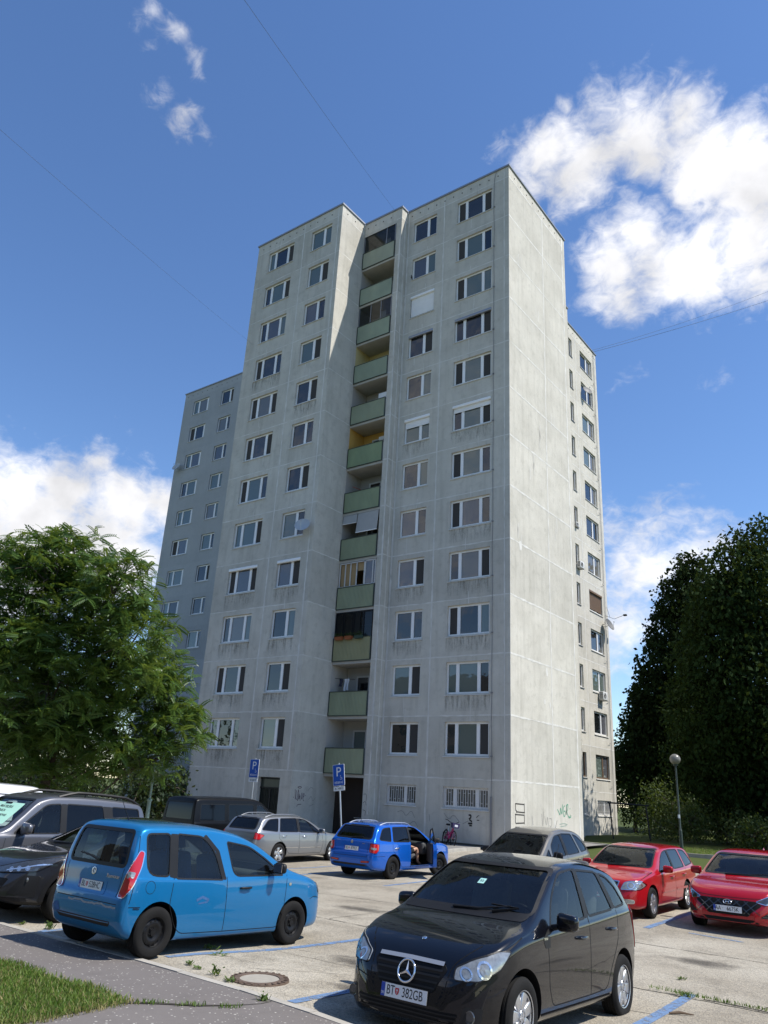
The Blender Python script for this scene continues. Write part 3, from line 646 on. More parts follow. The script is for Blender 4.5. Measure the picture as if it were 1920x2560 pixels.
    for k in range(1, 13):
        for i, (x, w, s) in enumerate(XA):
            if r.random() < (.3 if k in (2, 3, 4, 7) else .8): continue
            d = MB(); d.quad((x-.05, -.004, k*F_+.2), (x+w+.05, -.004, k*F_+.2), (x+w+.05, -.004, k*F_+.93), (x-.05, -.004, k*F_+.93)); d.build('dirt_stain', md, bld)
    # entrance door in block B
    D = MB(); D.box(-12.5, YB+.2, ZB, -11.06, YB+.24, 2.42, 0)
    dr = D.build('door', mat('dark_green_door', (.02, .03, .024), .3, noise=(5, .4)), bld)
    g = MB()
    for i in range(13):
        x = -12.42+1.28*i/12; g.box(x-.012, YB+.16, .0, x+.012, YB+.185, 1.95)
    for z in (.9, 1.95, 2.38): g.box(-12.5, YB+.15, z-.03, -11.06, YB+.185, z+.03)
    g.box(-11.84, YB+.15, 0, -11.74, YB+.19, 1.95)
    g.build('door_grille', M_black, dr)
    # pipe and lightning conductor on facade A, downpipe on the left
    p = MB(); p.tube([(-.95, -.05, -.1), (-.95, -.05, 2.1)], .045, 8); p.tube([(-.95, -.04, 2.1)]+[(-.95+r.uniform(-.02, .02), -.03, z) for z in np.arange(3, 36.9, 1.2)]+[(-.8, -.03, RF)], .012, 5)
    for z in np.arange(1, 36, 2.8): p.box(-.99, -.07, z-.03, -.91, -.0, z+.03)
    p.build('conductor_pipe', mat('grey_pipe', (.20, .20, .205), .6), bld)
    p = MB(); p.tube([(-3.6, 21.55, 0), (-3.6, 21.5, RF-.2)], .02, 5)
    for k in range(1, 13): p.tube([(-3.62, 21.5, k*F_+.4), (-3.55, 21.1, k*F_+.4)], .015, 5)
    p.build('conductor_pipe', mat('grey_pipe', (.2, .2, .2), .6), bld)
    # dark plinth strip along the wall foot
    pl = MB(); 
    for a in ((XBAY1, -.03, -.0, -.001), ): pl.box(-7.2, -.035, ZB, -.02, -.002, .12)
    pl.box(.002, .02, ZB, .035, 7.7, .30); pl.build('plinth', mat('dark_plinth', (.07, .068, .06), .9, noise=(5, .4)), bld)
def stain_decals():
    m = bpy.data.materials.new('oil_stain'); m.use_nodes = True; t = m.node_tree; b = t.nodes['Principled BSDF']; tc = nd(t, 'ShaderNodeTexCoord')
    n = noise_n(t, tc.outputs['Object'], 3.5, 6, .7); g = nd(t, 'ShaderNodeTexGradient', gradient_type='SPHERICAL'); mp = nd(t, 'ShaderNodeMapping'); mp.inputs['Location'].default_value = (-1, -1, 0); mp.inputs['Scale'].default_value = (2, 2, 0); t.links.new(tc.outputs['Generated'], mp.inputs[0]); t.links.new(mp.outputs[0], g.inputs[0])
    a = ramp(t, mth(t, 'ADD', mth(t, 'MULTIPLY', n, .7), mth(t, 'MULTIPLY', g.outputs['Fac'], .45)), [(.42, (0, 0, 0)), (.75, (.6, .6, .6))]); t.links.new(a, b.inputs['Alpha']); b.inputs['Base Color'].default_value = (.06, .05, .04, 1); b.inputs['Roughness'].default_value = .8
    rr = random.Random(9)
    for x, y, sx_, sy_ in [(9.6,-22.6,1.3,.9),(11.0,-19.2,1.6,1.0),(14.4,-22.8,.9,1.2),(6.4,-18.4,1.8,1.0),(12.6,-17.6,1.5,.9),(3.2,-17.2,2.2,1.2),(9.2,-15.8,1.2,.8),(15.2,-18.6,1.5,1.2),(0,-15.6,1.6,1),(8.9,-20.6,.8,.6),(4.6,-5.4,2.0,1.4),(10.6,-23.9,.8,.5)]:
        n_ = 6; P = [(x+sx_*(i/n_-.5), y+sy_*(j/n_-.5)) for j in range(n_+1) for i in range(n_+1)]
        o = MB().add([(a_, b_, zg(a_, b_)+.0062) for a_, b_ in P], [(j*7+i, j*7+i+1, j*7+i+8, j*7+i+7) for j in range(6) for i in range(6)]).build('oil_stain', m); o['kind'] = 'structure'
stain_decals()
def dirt_mat():
    m = bpy.data.materials.new('dirt'); m.use_nodes = True; t = m.node_tree; b = t.nodes['Principled BSDF']; tc = nd(t, 'ShaderNodeTexCoord').outputs['Object']
    st = noise_n(t, tc, 3.2, 6, .65, (2.5, 2.5, .35)); fi = noise_n(t, tc, 14, 5, .7)
    a = ramp(t, mth(t, 'ADD', mth(t, 'MULTIPLY', st, .65), mth(t, 'MULTIPLY', fi, .35)), [(.46, (0, 0, 0)), (.66, (.62, .62, .62))])
    sep = nd(t, 'ShaderNodeSeparateXYZ'); t.links.new(tc, sep.inputs[0])
    fz = mth(t, 'MODULO', sep.outputs[2], 2.8); fade = ramp(t, mth(t, 'DIVIDE', fz, .95), [(0, (0, 0, 0)), (.55, (.8, .8, .8)), (1, (1, 1, 1))])
    t.links.new(mth(t, 'MULTIPLY', a, fade), b.inputs['Alpha']); b.inputs['Base Color'].default_value = (.10, .095, .08, 1); b.inputs['Roughness'].default_value = 1
    return m
build_main()

def balconies():
    cols = [(.20, .31, .19), (.19, .30, .17), (.235, .29, .12), (.19, .30, .17), (.18, .29, .155), (.17, .30, .15), (.155, .30, .13), (.20, .31, .19), (.19, .32, .22), (.20, .34, .24), (.20, .34, .25), (.235, .34, .255)]
    wallc = {7: (.55, .33, .08), 9: (.55, .46, .22), 4: (.35, .25, .13)}
    for k in range(1, 13):
        z = k*F_; x0, x1 = -10.24, -7.69; y = YBAY-.03; c = cols[k-1]; gq = sum(c)/3; c = tuple((.62*q+.38*gq+.015)*f_ for q, f_ in zip(c, (1.22, 1.02, .86)))
        m = mat('green_sheet_%d' % k, c, .55, noise=(1.3, .28, 5, (1, 1, .5)))
        mb = MB(); n = 54; P = []
        for i in range(n+1): P.append((x0+.03+(x1-x0-.06)*i/n, y-(.022 if i % 2 else 0)))
        vs = [(px, py, z+.02) for px, py in P]+[(px, py, z+1.19) for px, py in P]
        mb.add(vs, [(i, i+1, n+2+i, n+1+i) for i in range(n)])
        b = mb.build('balcony', m, bld)
        f = MB(); f.box(x0, y-.03, z+1.19, x1, y+.03, z+1.23); f.box(x0, y-.03, z-.02, x1, y+.03, z+.02); f.box(x0, y-.03, z+.02, x0+.03, y+.03, z+1.19); f.box(x1-.03, y-.03, z+.02, x1, y+.03, z+1.19)
        f.build('railing', mat('dark_green_steel', (.045, .06, .045), .5), b)
        s = MB(); s.box(XB1+.01, YBAY+.005, z-.16, -7.66, .82, z-.02); s.build('slab', mat('balcony_concrete', (.44, .42, .37), .9, noise=(2, .2)), b)
        wc = wallc.get(k, (.47, .45, .41) if k < 3 else (.36, .34, .31)); wm = mat('loggia_paint_%s' % str(wc), wc, .8, noise=(2, .1))
        w = MB(); w.box(XB1+.0, .74, z-.02, -7.66, .81, z+2.64); w.quad((XB1+.012, YBAY+.02, z), (XB1+.012, .74, z), (XB1+.012, .74, z+2.64), (XB1+.012, YBAY+.02, z+2.64)); w.build('loggia_wall', wm, b)
        # balcony door and window
        d = MB(); d.box(-9.55, .66, z, -9.47, .735, z+2.2); d.box(-8.75, .66, z, -8.67, .735, z+2.2); d.box(-9.47, .66, z+2.12, -8.75, .735, z+2.2); d.box(-9.47, .66, z, -8.75, .735, z+.18)
        d.box(-8.67, .66, z+.85, -7.75, .735, z+.92); d.box(-8.67, .66, z+2.12, -7.75, .735, z+2.2)
        o = d.build('balcony_door', M_oldwhite, b)
        MB().quad((-9.47, .70, z+.18), (-8.75, .70, z+.18), (-8.75, .70, z+2.12), (-9.47, .70, z+2.12)).quad((-8.67, .70, z+.92), (-7.75, .70, z+.92), (-7.75, .70, z+2.12), (-8.67, .70, z+2.12)).build('pane', M_panes[1] if k == 1 else M_panes[0], o)
        yy = YBAY+.02; zt = z+2.62
        if k == 7: MB().rbox(-8.9, .45, z+1.95, -7.7, .66, z+2.2, .03).build('roller_shutter', M_white, b)
        if k == 4:
            g = MB()
            for x in (-10.2, -9.82, -9.45, -9.02, -8.48, -8.42, -7.9, -7.72): g.box(x-.025, yy, z+1.22, x+.025, yy+.05, zt)
            g.box(-10.2, yy, z+1.22, -7.7, yy+.05, z+1.28); g.box(-10.2, yy, zt-.06, -7.7, yy+.05, zt)
            g = g.build('glazing', M_oldwhite, b)
            MB().quad((-10.18, yy+.1, z+1.25), (-9.05, yy+.1, z+1.25), (-9.05, yy+.1, zt), (-10.18, yy+.1, zt)).quad((-9.0, yy+.1, z+2.1), (-8.5, yy+.1, z+2.1), (-8.5, yy+.1, zt), (-9, yy+.1, zt)).build('curtain', mat('ochre_curtain', (.40, .27, .13), .8, noise=(6, .25, 4, (6, 1, .3))), b)
            MB().quad((-8.4, yy+.03, z+1.25), (-7.74, yy+.03, z+1.25), (-7.74, yy+.03, zt), (-8.4, yy+.03, zt)).build('pane', M_panes[2], b)
        if k == 3:
            MB().quad((-10.2, yy+.03, z+1.22), (-7.7, yy+.03, z+1.22), (-7.7, yy+.03, zt), (-10.2, yy+.03, zt)).build('glazing', M_shade, b)
            g = MB()
            for x in (-10.2, -9.7, -9.6, -9.05, -8.95, -8.55, -8.3, -7.72): g.box(x-.022, yy-.01, z+1.22, x+.022, yy+.028, zt)
            g.box(-10.2, yy-.012, zt-.07, -7.7, yy+.026, zt); g.build('glazing_frame', M_black, b)
            MB().box(-9.05, yy+.06, z+1.0, -8.6, yy+.09, zt).build('curtain', mat('pale_curtain', (.4, .4, .4), .8, noise=(6, .2)), b)
        if k == 5:
            s = MB(); s.add([(-9.15, yy-.02, zt), (-7.7, yy-.02, zt), (-7.72, yy-.1, z+1.5), (-9.2, yy-.1, z+1.5)], [(0, 1, 2, 3)]); s.add([(-10.2, yy-.02, zt), (-9.2, yy-.02, zt), (-9.2, yy-.08, zt-.5), (-10.2, yy-.08, zt-.5)], [(0, 1, 2, 3)])
            s.build('awning', mat('grey_fabric', (.40, .39, .37), .9, noise=(3, .1)), b)
            s = MB(); s.box(-9.2, yy-.12, z+1.46, -7.72, yy-.08, z+1.5); s.box(-10.2, yy-.1, zt-.53, -9.2, yy-.06, zt-.5); s.build('awning_bar', M_white, b)
        if k in (10, 12):
            MB().quad((-10.2, yy+.03, z+1.22), (-7.7, yy+.03, z+1.22), (-7.7, yy+.03, zt), (-10.2, yy+.03, zt)).build('glazing', M_sheet, b)
            g = MB(); 
            for x in ((-10.2, -9.3, -8.5, -7.72) if k == 10 else (-10.2, -8.4, -7.72)): g.box(x-.018, yy-.01, z+1.22, x+.018, yy+.028, zt)
            g.build('glazing_frame', M_cap, b)
            MB().add([(-9.2, .2, z+2.5), (-8.7, .2, z+2.5), (-8.7, .1, z+1.3), (-9.2, .1, z+1.3)], [(0, 1, 2, 3)]).build('curtain', mat('pale_curtain', (.4, .4, .4), .8), b)
        if k == 8: MB().rbox(-8.6, -.2, z+1.5, -7.9, -.1, z+1.9, .02, M=None).build('screen', M_white, b)
        if k == 6: MB().tube([(-10.1, -.2, z+1.8), (-9.4, .2, z+1.5)], .02, 5).build('pole', mat('red_pole', (.3, .05, .03), .5), b)
    # back door under the balconies
    D = MB(); D.box(XB1+.02, .38, ZB, -7.67, .44, 2.62); d = D.build('door', mat('brown_sheet_door', (.030, .018, .012), .6, noise=(3, .3)), bld)
    MB().box(-8.9, .34, .75, -8.3, .37, .79).build('handle', M_zinc, d)
balconies()

def block2():
    w = MB(); Y2 = 8.48; holes = []; xs = [(-38.04, 2.2, (.62, 1, .2)), (-34.12, 1.66, (1, .45))]
    xs2 = [(-30.4, 2.2, (.62, 1, .2)), (-26.4, 1.66, (1, .45))]
    for k in range(1, 13):
        for x, ww, s in xs: holes.append((x, x+ww, k*F_+1.0, k*F_+2.42))
    holes.append((-26.6, -24.6, ZB, 2.3))
    wall_grid(w, (0, Y2, 0), (1, 0, 0), (0, -1, 0), -39.45, XB0, ZB, RF, holes, .22); wall_grid(w, (-39.45, 0, 0), (0, 1, 0), (-1, 0, 0), Y2, 22, ZB, RF, [])
    w.box(-39.4, Y2+.3, ZB, XB0, 22, RF-.06); w.build('wall', M_wall2, bl2)
    c = MB(); c.box(-39.52, Y2-.07, RF-.02, XB0-.0, Y2+.25, RF+.08); c.build('parapet_cap', M_cap, bl2)
    for k in range(1, 13):
        for i, (x, ww, s) in enumerate(xs): window(bl2, (x, Y2, 0), (1, 0, 0), (0, -1, 0), ww, k*F_+1.0, 1.42, s, 900+2*k+i)
    v = MB()
    for i in range(30):
        c_ = (-39.0+.68*i, Y2-.012, RF-.42); v.add([(c_[0]+.045*math.cos(2*math.pi*a/8), c_[1], c_[2]+.045*math.sin(2*math.pi*a/8)) for a in range(8)], [tuple(range(8))[::-1]])
    v.build('vent_holes', M_dark, bl2)
    p = MB(); p.tube([(-18.6, Y2-.08, 0), (-18.6, Y2-.08, 5)], .06, 8); p.build('downpipe', M_black, bl2)
    MB().box(-26.5, Y2+.1, ZB, -24.7, Y2+.16, 2.25).build('door', mat('dark_green_door', (.02, .03, .024), .3), bl2)
block2()

# graffiti and wall marks (strokes painted on the wall, part of the building)
def strokes(O, U, N, lines, w, m, name='graffiti'):
    O, U, N = Vector(O), Vector(U), Vector(N); mb = MB()
    for ln in lines:
        # smooth the polyline
        P = [Vector((a, b)) for a, b in ln]
        for _ in range(2):
            if len(P) > 2:
                Q = [P[0]]
                for a, b in zip(P[:-1], P[1:]): Q += [a.lerp(b, .25), a.lerp(b, .75)]
                P = Q+[P[-1]]
        mb.ribbon([O+U*p.x+Vector((0, 0, p.y))+N*.006 for p in P], w, N)
    mb.build(name, m, bld)
M_purple = mat('purple_spray', (.07, .03, .06), .8); M_gspray = mat('green_spray', (.06, .28, .17), .8); M_kspray = mat('black_spray', (.05, .045, .04), .8); M_fspray = mat('faded_spray', (.24, .23, .21), .9)
g0 = ((0, 0, 0), (0, 1, 0), (1, 0, 0))
strokes(*g0, [[(.42,1.88),(1.25,1.86)],[(1.25,1.9),(1.26,1.50)],[(1.3,1.52),(.5,1.55)],[(.42,1.9),(.42,1.6),(.52,1.6),(.52,1.5)],
              [(.4,1.44),(1.22,1.42)],[(1.25,1.45),(1.25,1.05)],[(1.26,1.1),(.42,1.08)],[(.4,1.48),(.41,1.1)],[(.42,.92),(1.2,.93)],[(.42,.95),(.41,.5)],[(1.2,.95),(1.2,.5)]], .05, M_kspray)
strokes(*g0, [[(4.7,1.72),(4.85,1.6),(5.0,1.42),(5.05,1.9),(5.2,1.4),(5.3,1.95)],[(5.55,1.9),(5.35,1.8),(5.4,1.35),(5.6,1.5),(5.6,1.65),(5.45,1.65)],[(5.75,1.95),(5.7,1.35),(5.75,1.9),(5.95,2.0),(5.9,1.75),(5.75,1.6),(6.05,1.32)],[(6.15,1.8),(6.17,1.74)],[(6.0,1.4),(6.25,1.36),(6.2,1.5)]], .05, M_gspray)
strokes(*g0, [[(4.9,1.05),(5.4,1.1),(5.8,1.04)],[(5.0,.95),(5.7,1.0)]], .035, mat('faded_green_spray', (.25, .33, .27), .9))
strokes(*g0, [[(3.0,1.5),(3.1,.8),(3.2,1.6)],[(3.3,1.4),(3.5,.9),(3.6,1.5),(3.7,.9)],[(3.8,1.3),(4.1,1.3),(4.0,.9),(3.8,1.0)],[(2.0,1.4),(2.1,1.0)]], .025, M_fspray)
strokes(*g0, [[(2.05,1.25),(2.1,.9),(2.2,.4)]], .07, M_joint)
strokes((XB1, 0, 0), (0, 1, 0), (1, 0, 0), [[(-2.62,1.95),(-2.55,1.35),(-2.52,1.9)],[(-2.5,1.5),(-2.42,1.5)],[(-2.4,1.9),(-2.44,1.5),(-2.36,1.4),(-2.33,1.8),(-2.4,1.95)],[(-2.3,1.75),(-2.3,1.42),(-2.24,1.75),(-2.2,1.42)],[(-2.15,1.8),(-2.1,1.4),(-2.05,1.8)],[(-2.0,1.6),(-1.92,1.65),(-1.98,1.85),(-2.02,1.5),(-1.92,1.42)],
    [(-2.45,2.05),(-2.3,2.1),(-2.15,2.05),(-2.3,1.99),(-2.45,2.04)],[(-2.4,1.15),(-2.4,1.25),(-2.1,1.28)],[(-2.7,1.6),(-2.68,1.56)],[(-1.85,1.7),(-1.83,1.66)]], .028, M_purple)
strokes((XB1, 0, 0), (0, 1, 0), (1, 0, 0), [[(-1.7,1.9),(-1.5,2.1),(-1.3,2.0)],[(-1.6,1.5),(-1.4,1.7),(-1.3,1.4),(-1.1,1.6)],[(-1.5,1.2),(-1.2,1.3)]], .02, M_fspray)
fa = ((0, 0, 0), (1, 0, 0), (0, -1, 0))
strokes(*fa, [[(-6.0,1.2),(-5.7,1.3),(-5.5,1.0),(-5.2,1.35),(-5.0,1.0)],[(-5.3,.7),(-5.0,.9),(-4.8,.6)],[(-3.4,1.3),(-3.1,1.0),(-2.9,1.3),(-2.6,1.0)],[(-2.4,.9),(-2.1,1.05)],[(-4.2,1.2),(-4.15,.9)]], .022, M_fspray)
strokes(*fa, [[(-2.1,1.28),(-1.98,1.3),(-1.98,1.18),(-2.08,1.12)],[(-2.05,1.1),(-1.92,1.02)],[(-2.12,.94),(-1.9,.95)],[(-2.06,.86),(-1.92,.86)]], .07, M_ink)
strokes(*fa, [[(-1.7,1.2),(-1.62,1.28)],[(-1.6,1.28),(-1.56,1.3)],[(-1.68,1.1),(-1.55,1.1)]], .035, M_ink)
strokes((0, YBAY, 0), (1, 0, 0), (0, -1, 0), [[(-7.6,1.9),(-7.4,1.92),(-7.42,1.6)],[(-7.6,1.5),(-7.45,1.6),(-7.4,1.4)],[(-7.6,1.2),(-7.4,1.15),(-7.45,.95)]], .02, M_kspray)
# ---------------------------------------------------------------- cars
def pchip(pts):
    xs = np.array([p[0] for p in pts], float); ys = np.array([p[1] for p in pts], float); h = np.diff(xs); d = np.diff(ys)/h; m = np.zeros(len(xs))
    for i in range(1, len(xs)-1):
        if d[i-1]*d[i] > 0: w1 = 2*h[i]+h[i-1]; w2 = h[i]+2*h[i-1]; m[i] = (w1+w2)/(w1/d[i-1]+w2/d[i])
    m[0] = d[0]; m[-1] = d[-1]
    def f(x):
        x = min(max(x, xs[0]), xs[-1]); i = min(max(int(np.searchsorted(xs, x))-1, 0), len(h)-1); t = (x-xs[i])/h[i]
        return float((2*t**3-3*t**2+1)*ys[i]+(t**3-2*t**2+t)*h[i]*m[i]+(-2*t**3+3*t**2)*ys[i+1]+(t**3-t**2)*h[i]*m[i+1])
    return f
def fillet(poly, r=.05, n=4, closed=True):
    out = []; k = len(poly)
    for i in range(k):
        p = Vector(poly[i][:2]); rr = poly[i][2] if len(poly[i]) > 2 else r
        if not closed and i in (0, k-1): out.append(p); continue
        a = Vector(poly[i-1][:2])-p; b = Vector(poly[(i+1) % k][:2])-p; ra = min(rr, a.length*.45); rb = min(rr, b.length*.45)
        pa, pb = p+a.normalized()*ra, p+b.normalized()*rb
        for j in range(n+1):
            t = j/n; out.append(pa*(1-t)**2+p*2*t*(1-t)+pb*t*t)
    return out
def inside(p, poly):
    c = False; n = len(poly); x, y = p
    for i in range(n):
        a, b = poly[i], poly[i-1]
        if (a[1] > y) != (b[1] > y) and x < (b[0]-a[0])*(y-a[1])/(b[1]-a[1])+a[0]: c = not c
    return c
def chaikin(P, it=2):
    for _ in range(it):
        Q = [P[0]]
        for a, b in zip(P[:-1], P[1:]): Q += [a*.75+b*.25, a*.25+b*.75]
        P = Q+[P[-1]]
    return P
_WHEELS = {}
def wheel_meshes(r, w, kind, rimm):
    key = (r, w, kind, rimm.name)
    if key in _WHEELS: return _WHEELS[key]
    rr = r*.655 if kind != 'steel' else r*.61; h = w/2   # axis = y, outside at +y
    t = MB(); prof = [(rr-.01, -h*.8), (rr+.012, -h*.98), (r*.86, -h*1.04), (r*.955, -h*.93), (r*.99, -h*.72)]
    for i in range(5):
        y = -h*.7+h*1.4*i/4; prof += [(r, y-h*.10), (r, y+h*.10), (r-.008, y+h*.12), (r-.008, y+h*.2)] if i < 4 else [(r, y-h*.1), (r, y+h*.02)]
    prof += [(r*.99, h*.74), (r*.955, h*.94), (r*.86, h*1.04), (rr+.012, h*.99), (rr-.01, h*.82)]
    t.lathe(prof, 48, 'y'); tm = t.mesh('wheel', M_tyre); smooth_me(tm, 50)
    m = MB(); m.lathe([(rr-.012, -h*.7), (rr-.012, h*.6), (rr, h*.92), (rr+.012, h*.97), (rr+.014, h*.9), (rr, h*.6), (rr, -h*.7)], 48, 'y', 0)
    m.lathe([(0, -.02), (rr-.01, -.02)], 32, 'y', 1)     # dark barrel
    m.lathe([(0.0, .012), (rr*.62, .012), (rr*.63, -.015)], 32, 'y', 2)     # brake disc
    yo = h*.80
    if kind == 'steel':
        m.lathe([(rr-.012, yo*.9), (rr*.86, yo*.62), (rr*.80, yo*.72), (rr*.62, yo*.92), (rr*.50, yo*.86), (rr*.34, yo*.58), (.045, yo*.58), (.04, yo*.95), (0, yo*.96)], 48, 'y', 0)
        for i in range(12):
            a = 2*math.pi*i/12; cx, cz = math.cos(a)*rr*.74, math.sin(a)*rr*.74; rad = rr*.085; n = 10
            m.add([(cx+rad*math.cos(2*math.pi*j/n), yo*.86, cz+rad*math.sin(2*math.pi*j/n)*1.0) for j in range(n)], [tuple(range(n))[::-1]], 1)
        for i in range(5):
            a = 2*math.pi*i/5; c = (math.cos(a)*rr*.27, yo*.64, math.sin(a)*rr*.27); m.sphere(c, .012, 6, 0)
    else:
        ns = {'five': 5, 'seven': 7, 'ten': 10, 'nine': 9}[kind]; wd = {'five': .30, 'seven': .26, 'ten': .13, 'nine': .2}[kind]*rr
        for i in range(ns):
            Mx = Matrix.Rotation(2*math.pi*i/ns+.3, 4, 'Y'); bm = bmesh.new()
            r0, r1 = rr*.16, rr*.985; w0, w1 = wd*.75, wd*1.25
            vs = [bm.verts.new(p) for p in [(r0, yo*.55, -w0), (r0, yo*.55, w0), (r1, yo*.6, w1), (r1, yo*.6, -w1), (r0, yo*.95, -w0*.8), (r0, yo*.95, w0*.8), (r1*.96, yo*1.02, w1*.75), (r1*.96, yo*1.02, -w1*.75)]]
            for f in [(0, 1, 2, 3), (7, 6, 5, 4), (0, 4, 5, 1), (1, 5, 6, 2), (2, 6, 7, 3), (3, 7, 4, 0)]: bm.faces.new([vs[j] for j in f])
            bmesh.ops.recalc_face_normals(bm, faces=bm.faces[:]); bmesh.ops.bevel(bm, geom=bm.edges[:], offset=.006, segments=2, profile=.5, affect='EDGES'); m.bm(bm, 0, Mx)
        m.lathe([(rr*.27, yo*.6), (rr*.25, yo*.98), (rr*.18, yo*1.04), (0, yo*1.05)], 24, 'y', 0)
        for i in range(5):
            a = 2*math.pi*i/5+.6; m.lathe([(0, yo*1.035), (.009, yo*1.03), (.01, yo*.9)], 8, 'y', 1, Matrix.Translation((math.cos(a)*rr*.21, 0, math.sin(a)*rr*.21)))
        if kind == 'seven':
            m.lathe([(rr*.9, yo*.9), (rr*.985, yo*1.0), (rr*1.0, yo*.9)], 48, 'y', 0); m.lathe([(rr*.26, yo*1.04), (rr*.28, yo*1.08), (rr*.30, yo*1.0)], 24, 'y', 0)
            for i in range(3):
                a = math.pi/2+2*math.pi*i/3; m.box(0, yo*1.04, -.006, rr*.26, yo*1.09, .006, 0, Matrix.Rotation(a, 4, 'Y'))
    rm = m.mesh('rim', [rimm, M_rubber, M_zinc]); smooth_me(rm, 40)
    _WHEELS[key] = (tm, rm); return tm, rm
def paint(name, col, metal=.25, rough=.32, dust=.10, dcol=(.35, .33, .29), scratch=0):
    if name in MATS: return MATS[name]
    m = bpy.data.materials.new(name); m.use_nodes = True; t = m.node_tree; b = t.nodes['Principled BSDF']; tc = nd(t, 'ShaderNodeTexCoord').outputs['Object']
    n = noise_n(t, tc, 3.0, 7, .7); n2 = noise_n(t, tc, 60, 3, .8)
    f = mth(t, 'MULTIPLY', ramp(t, mth(t, 'ADD', mth(t, 'MULTIPLY', n, .6), mth(t, 'MULTIPLY', n2, .4)), [(.42, (0, 0, 0)), (.8, (1, 1, 1))]), dust*2)
    sep = nd(t, 'ShaderNodeSeparateXYZ'); t.links.new(tc, sep.inputs[0]); low = ramp(t, sep.outputs[2], [(.2, (1, 1, 1)), (.55, (0, 0, 0))])
    f2 = mth(t, 'ADD', f, mth(t, 'MULTIPLY', low, mth(t, 'MULTIPLY', n, dust*1.6)), clamp=True)
    c = mixc(t, f2, col, dcol); t.links.new(c, b.inputs['Base Color'])
    b.inputs['Metallic'].default_value = metal; t.links.new(mth(t, 'MULTIPLY_ADD', f2, .5, rough), b.inputs['Roughness'])
    b.inputs['Specular IOR Level'].default_value = .15; b.inputs['Coat Weight'].default_value = 1; b.inputs['Coat IOR'].default_value = 1.45; t.links.new(mth(t, 'MULTIPLY_ADD', f2, .25, .025), b.inputs['Coat Roughness'])
    n3 = noise_n(t, tc, 2.2, 2); bp = nd(t, 'ShaderNodeBump', i_Strength=.05, i_Distance=.03); t.links.new(n3, bp.inputs['Height']); t.links.new(bp.outputs[0], b.inputs['Coat Normal'])
    MATS[name] = m; return m
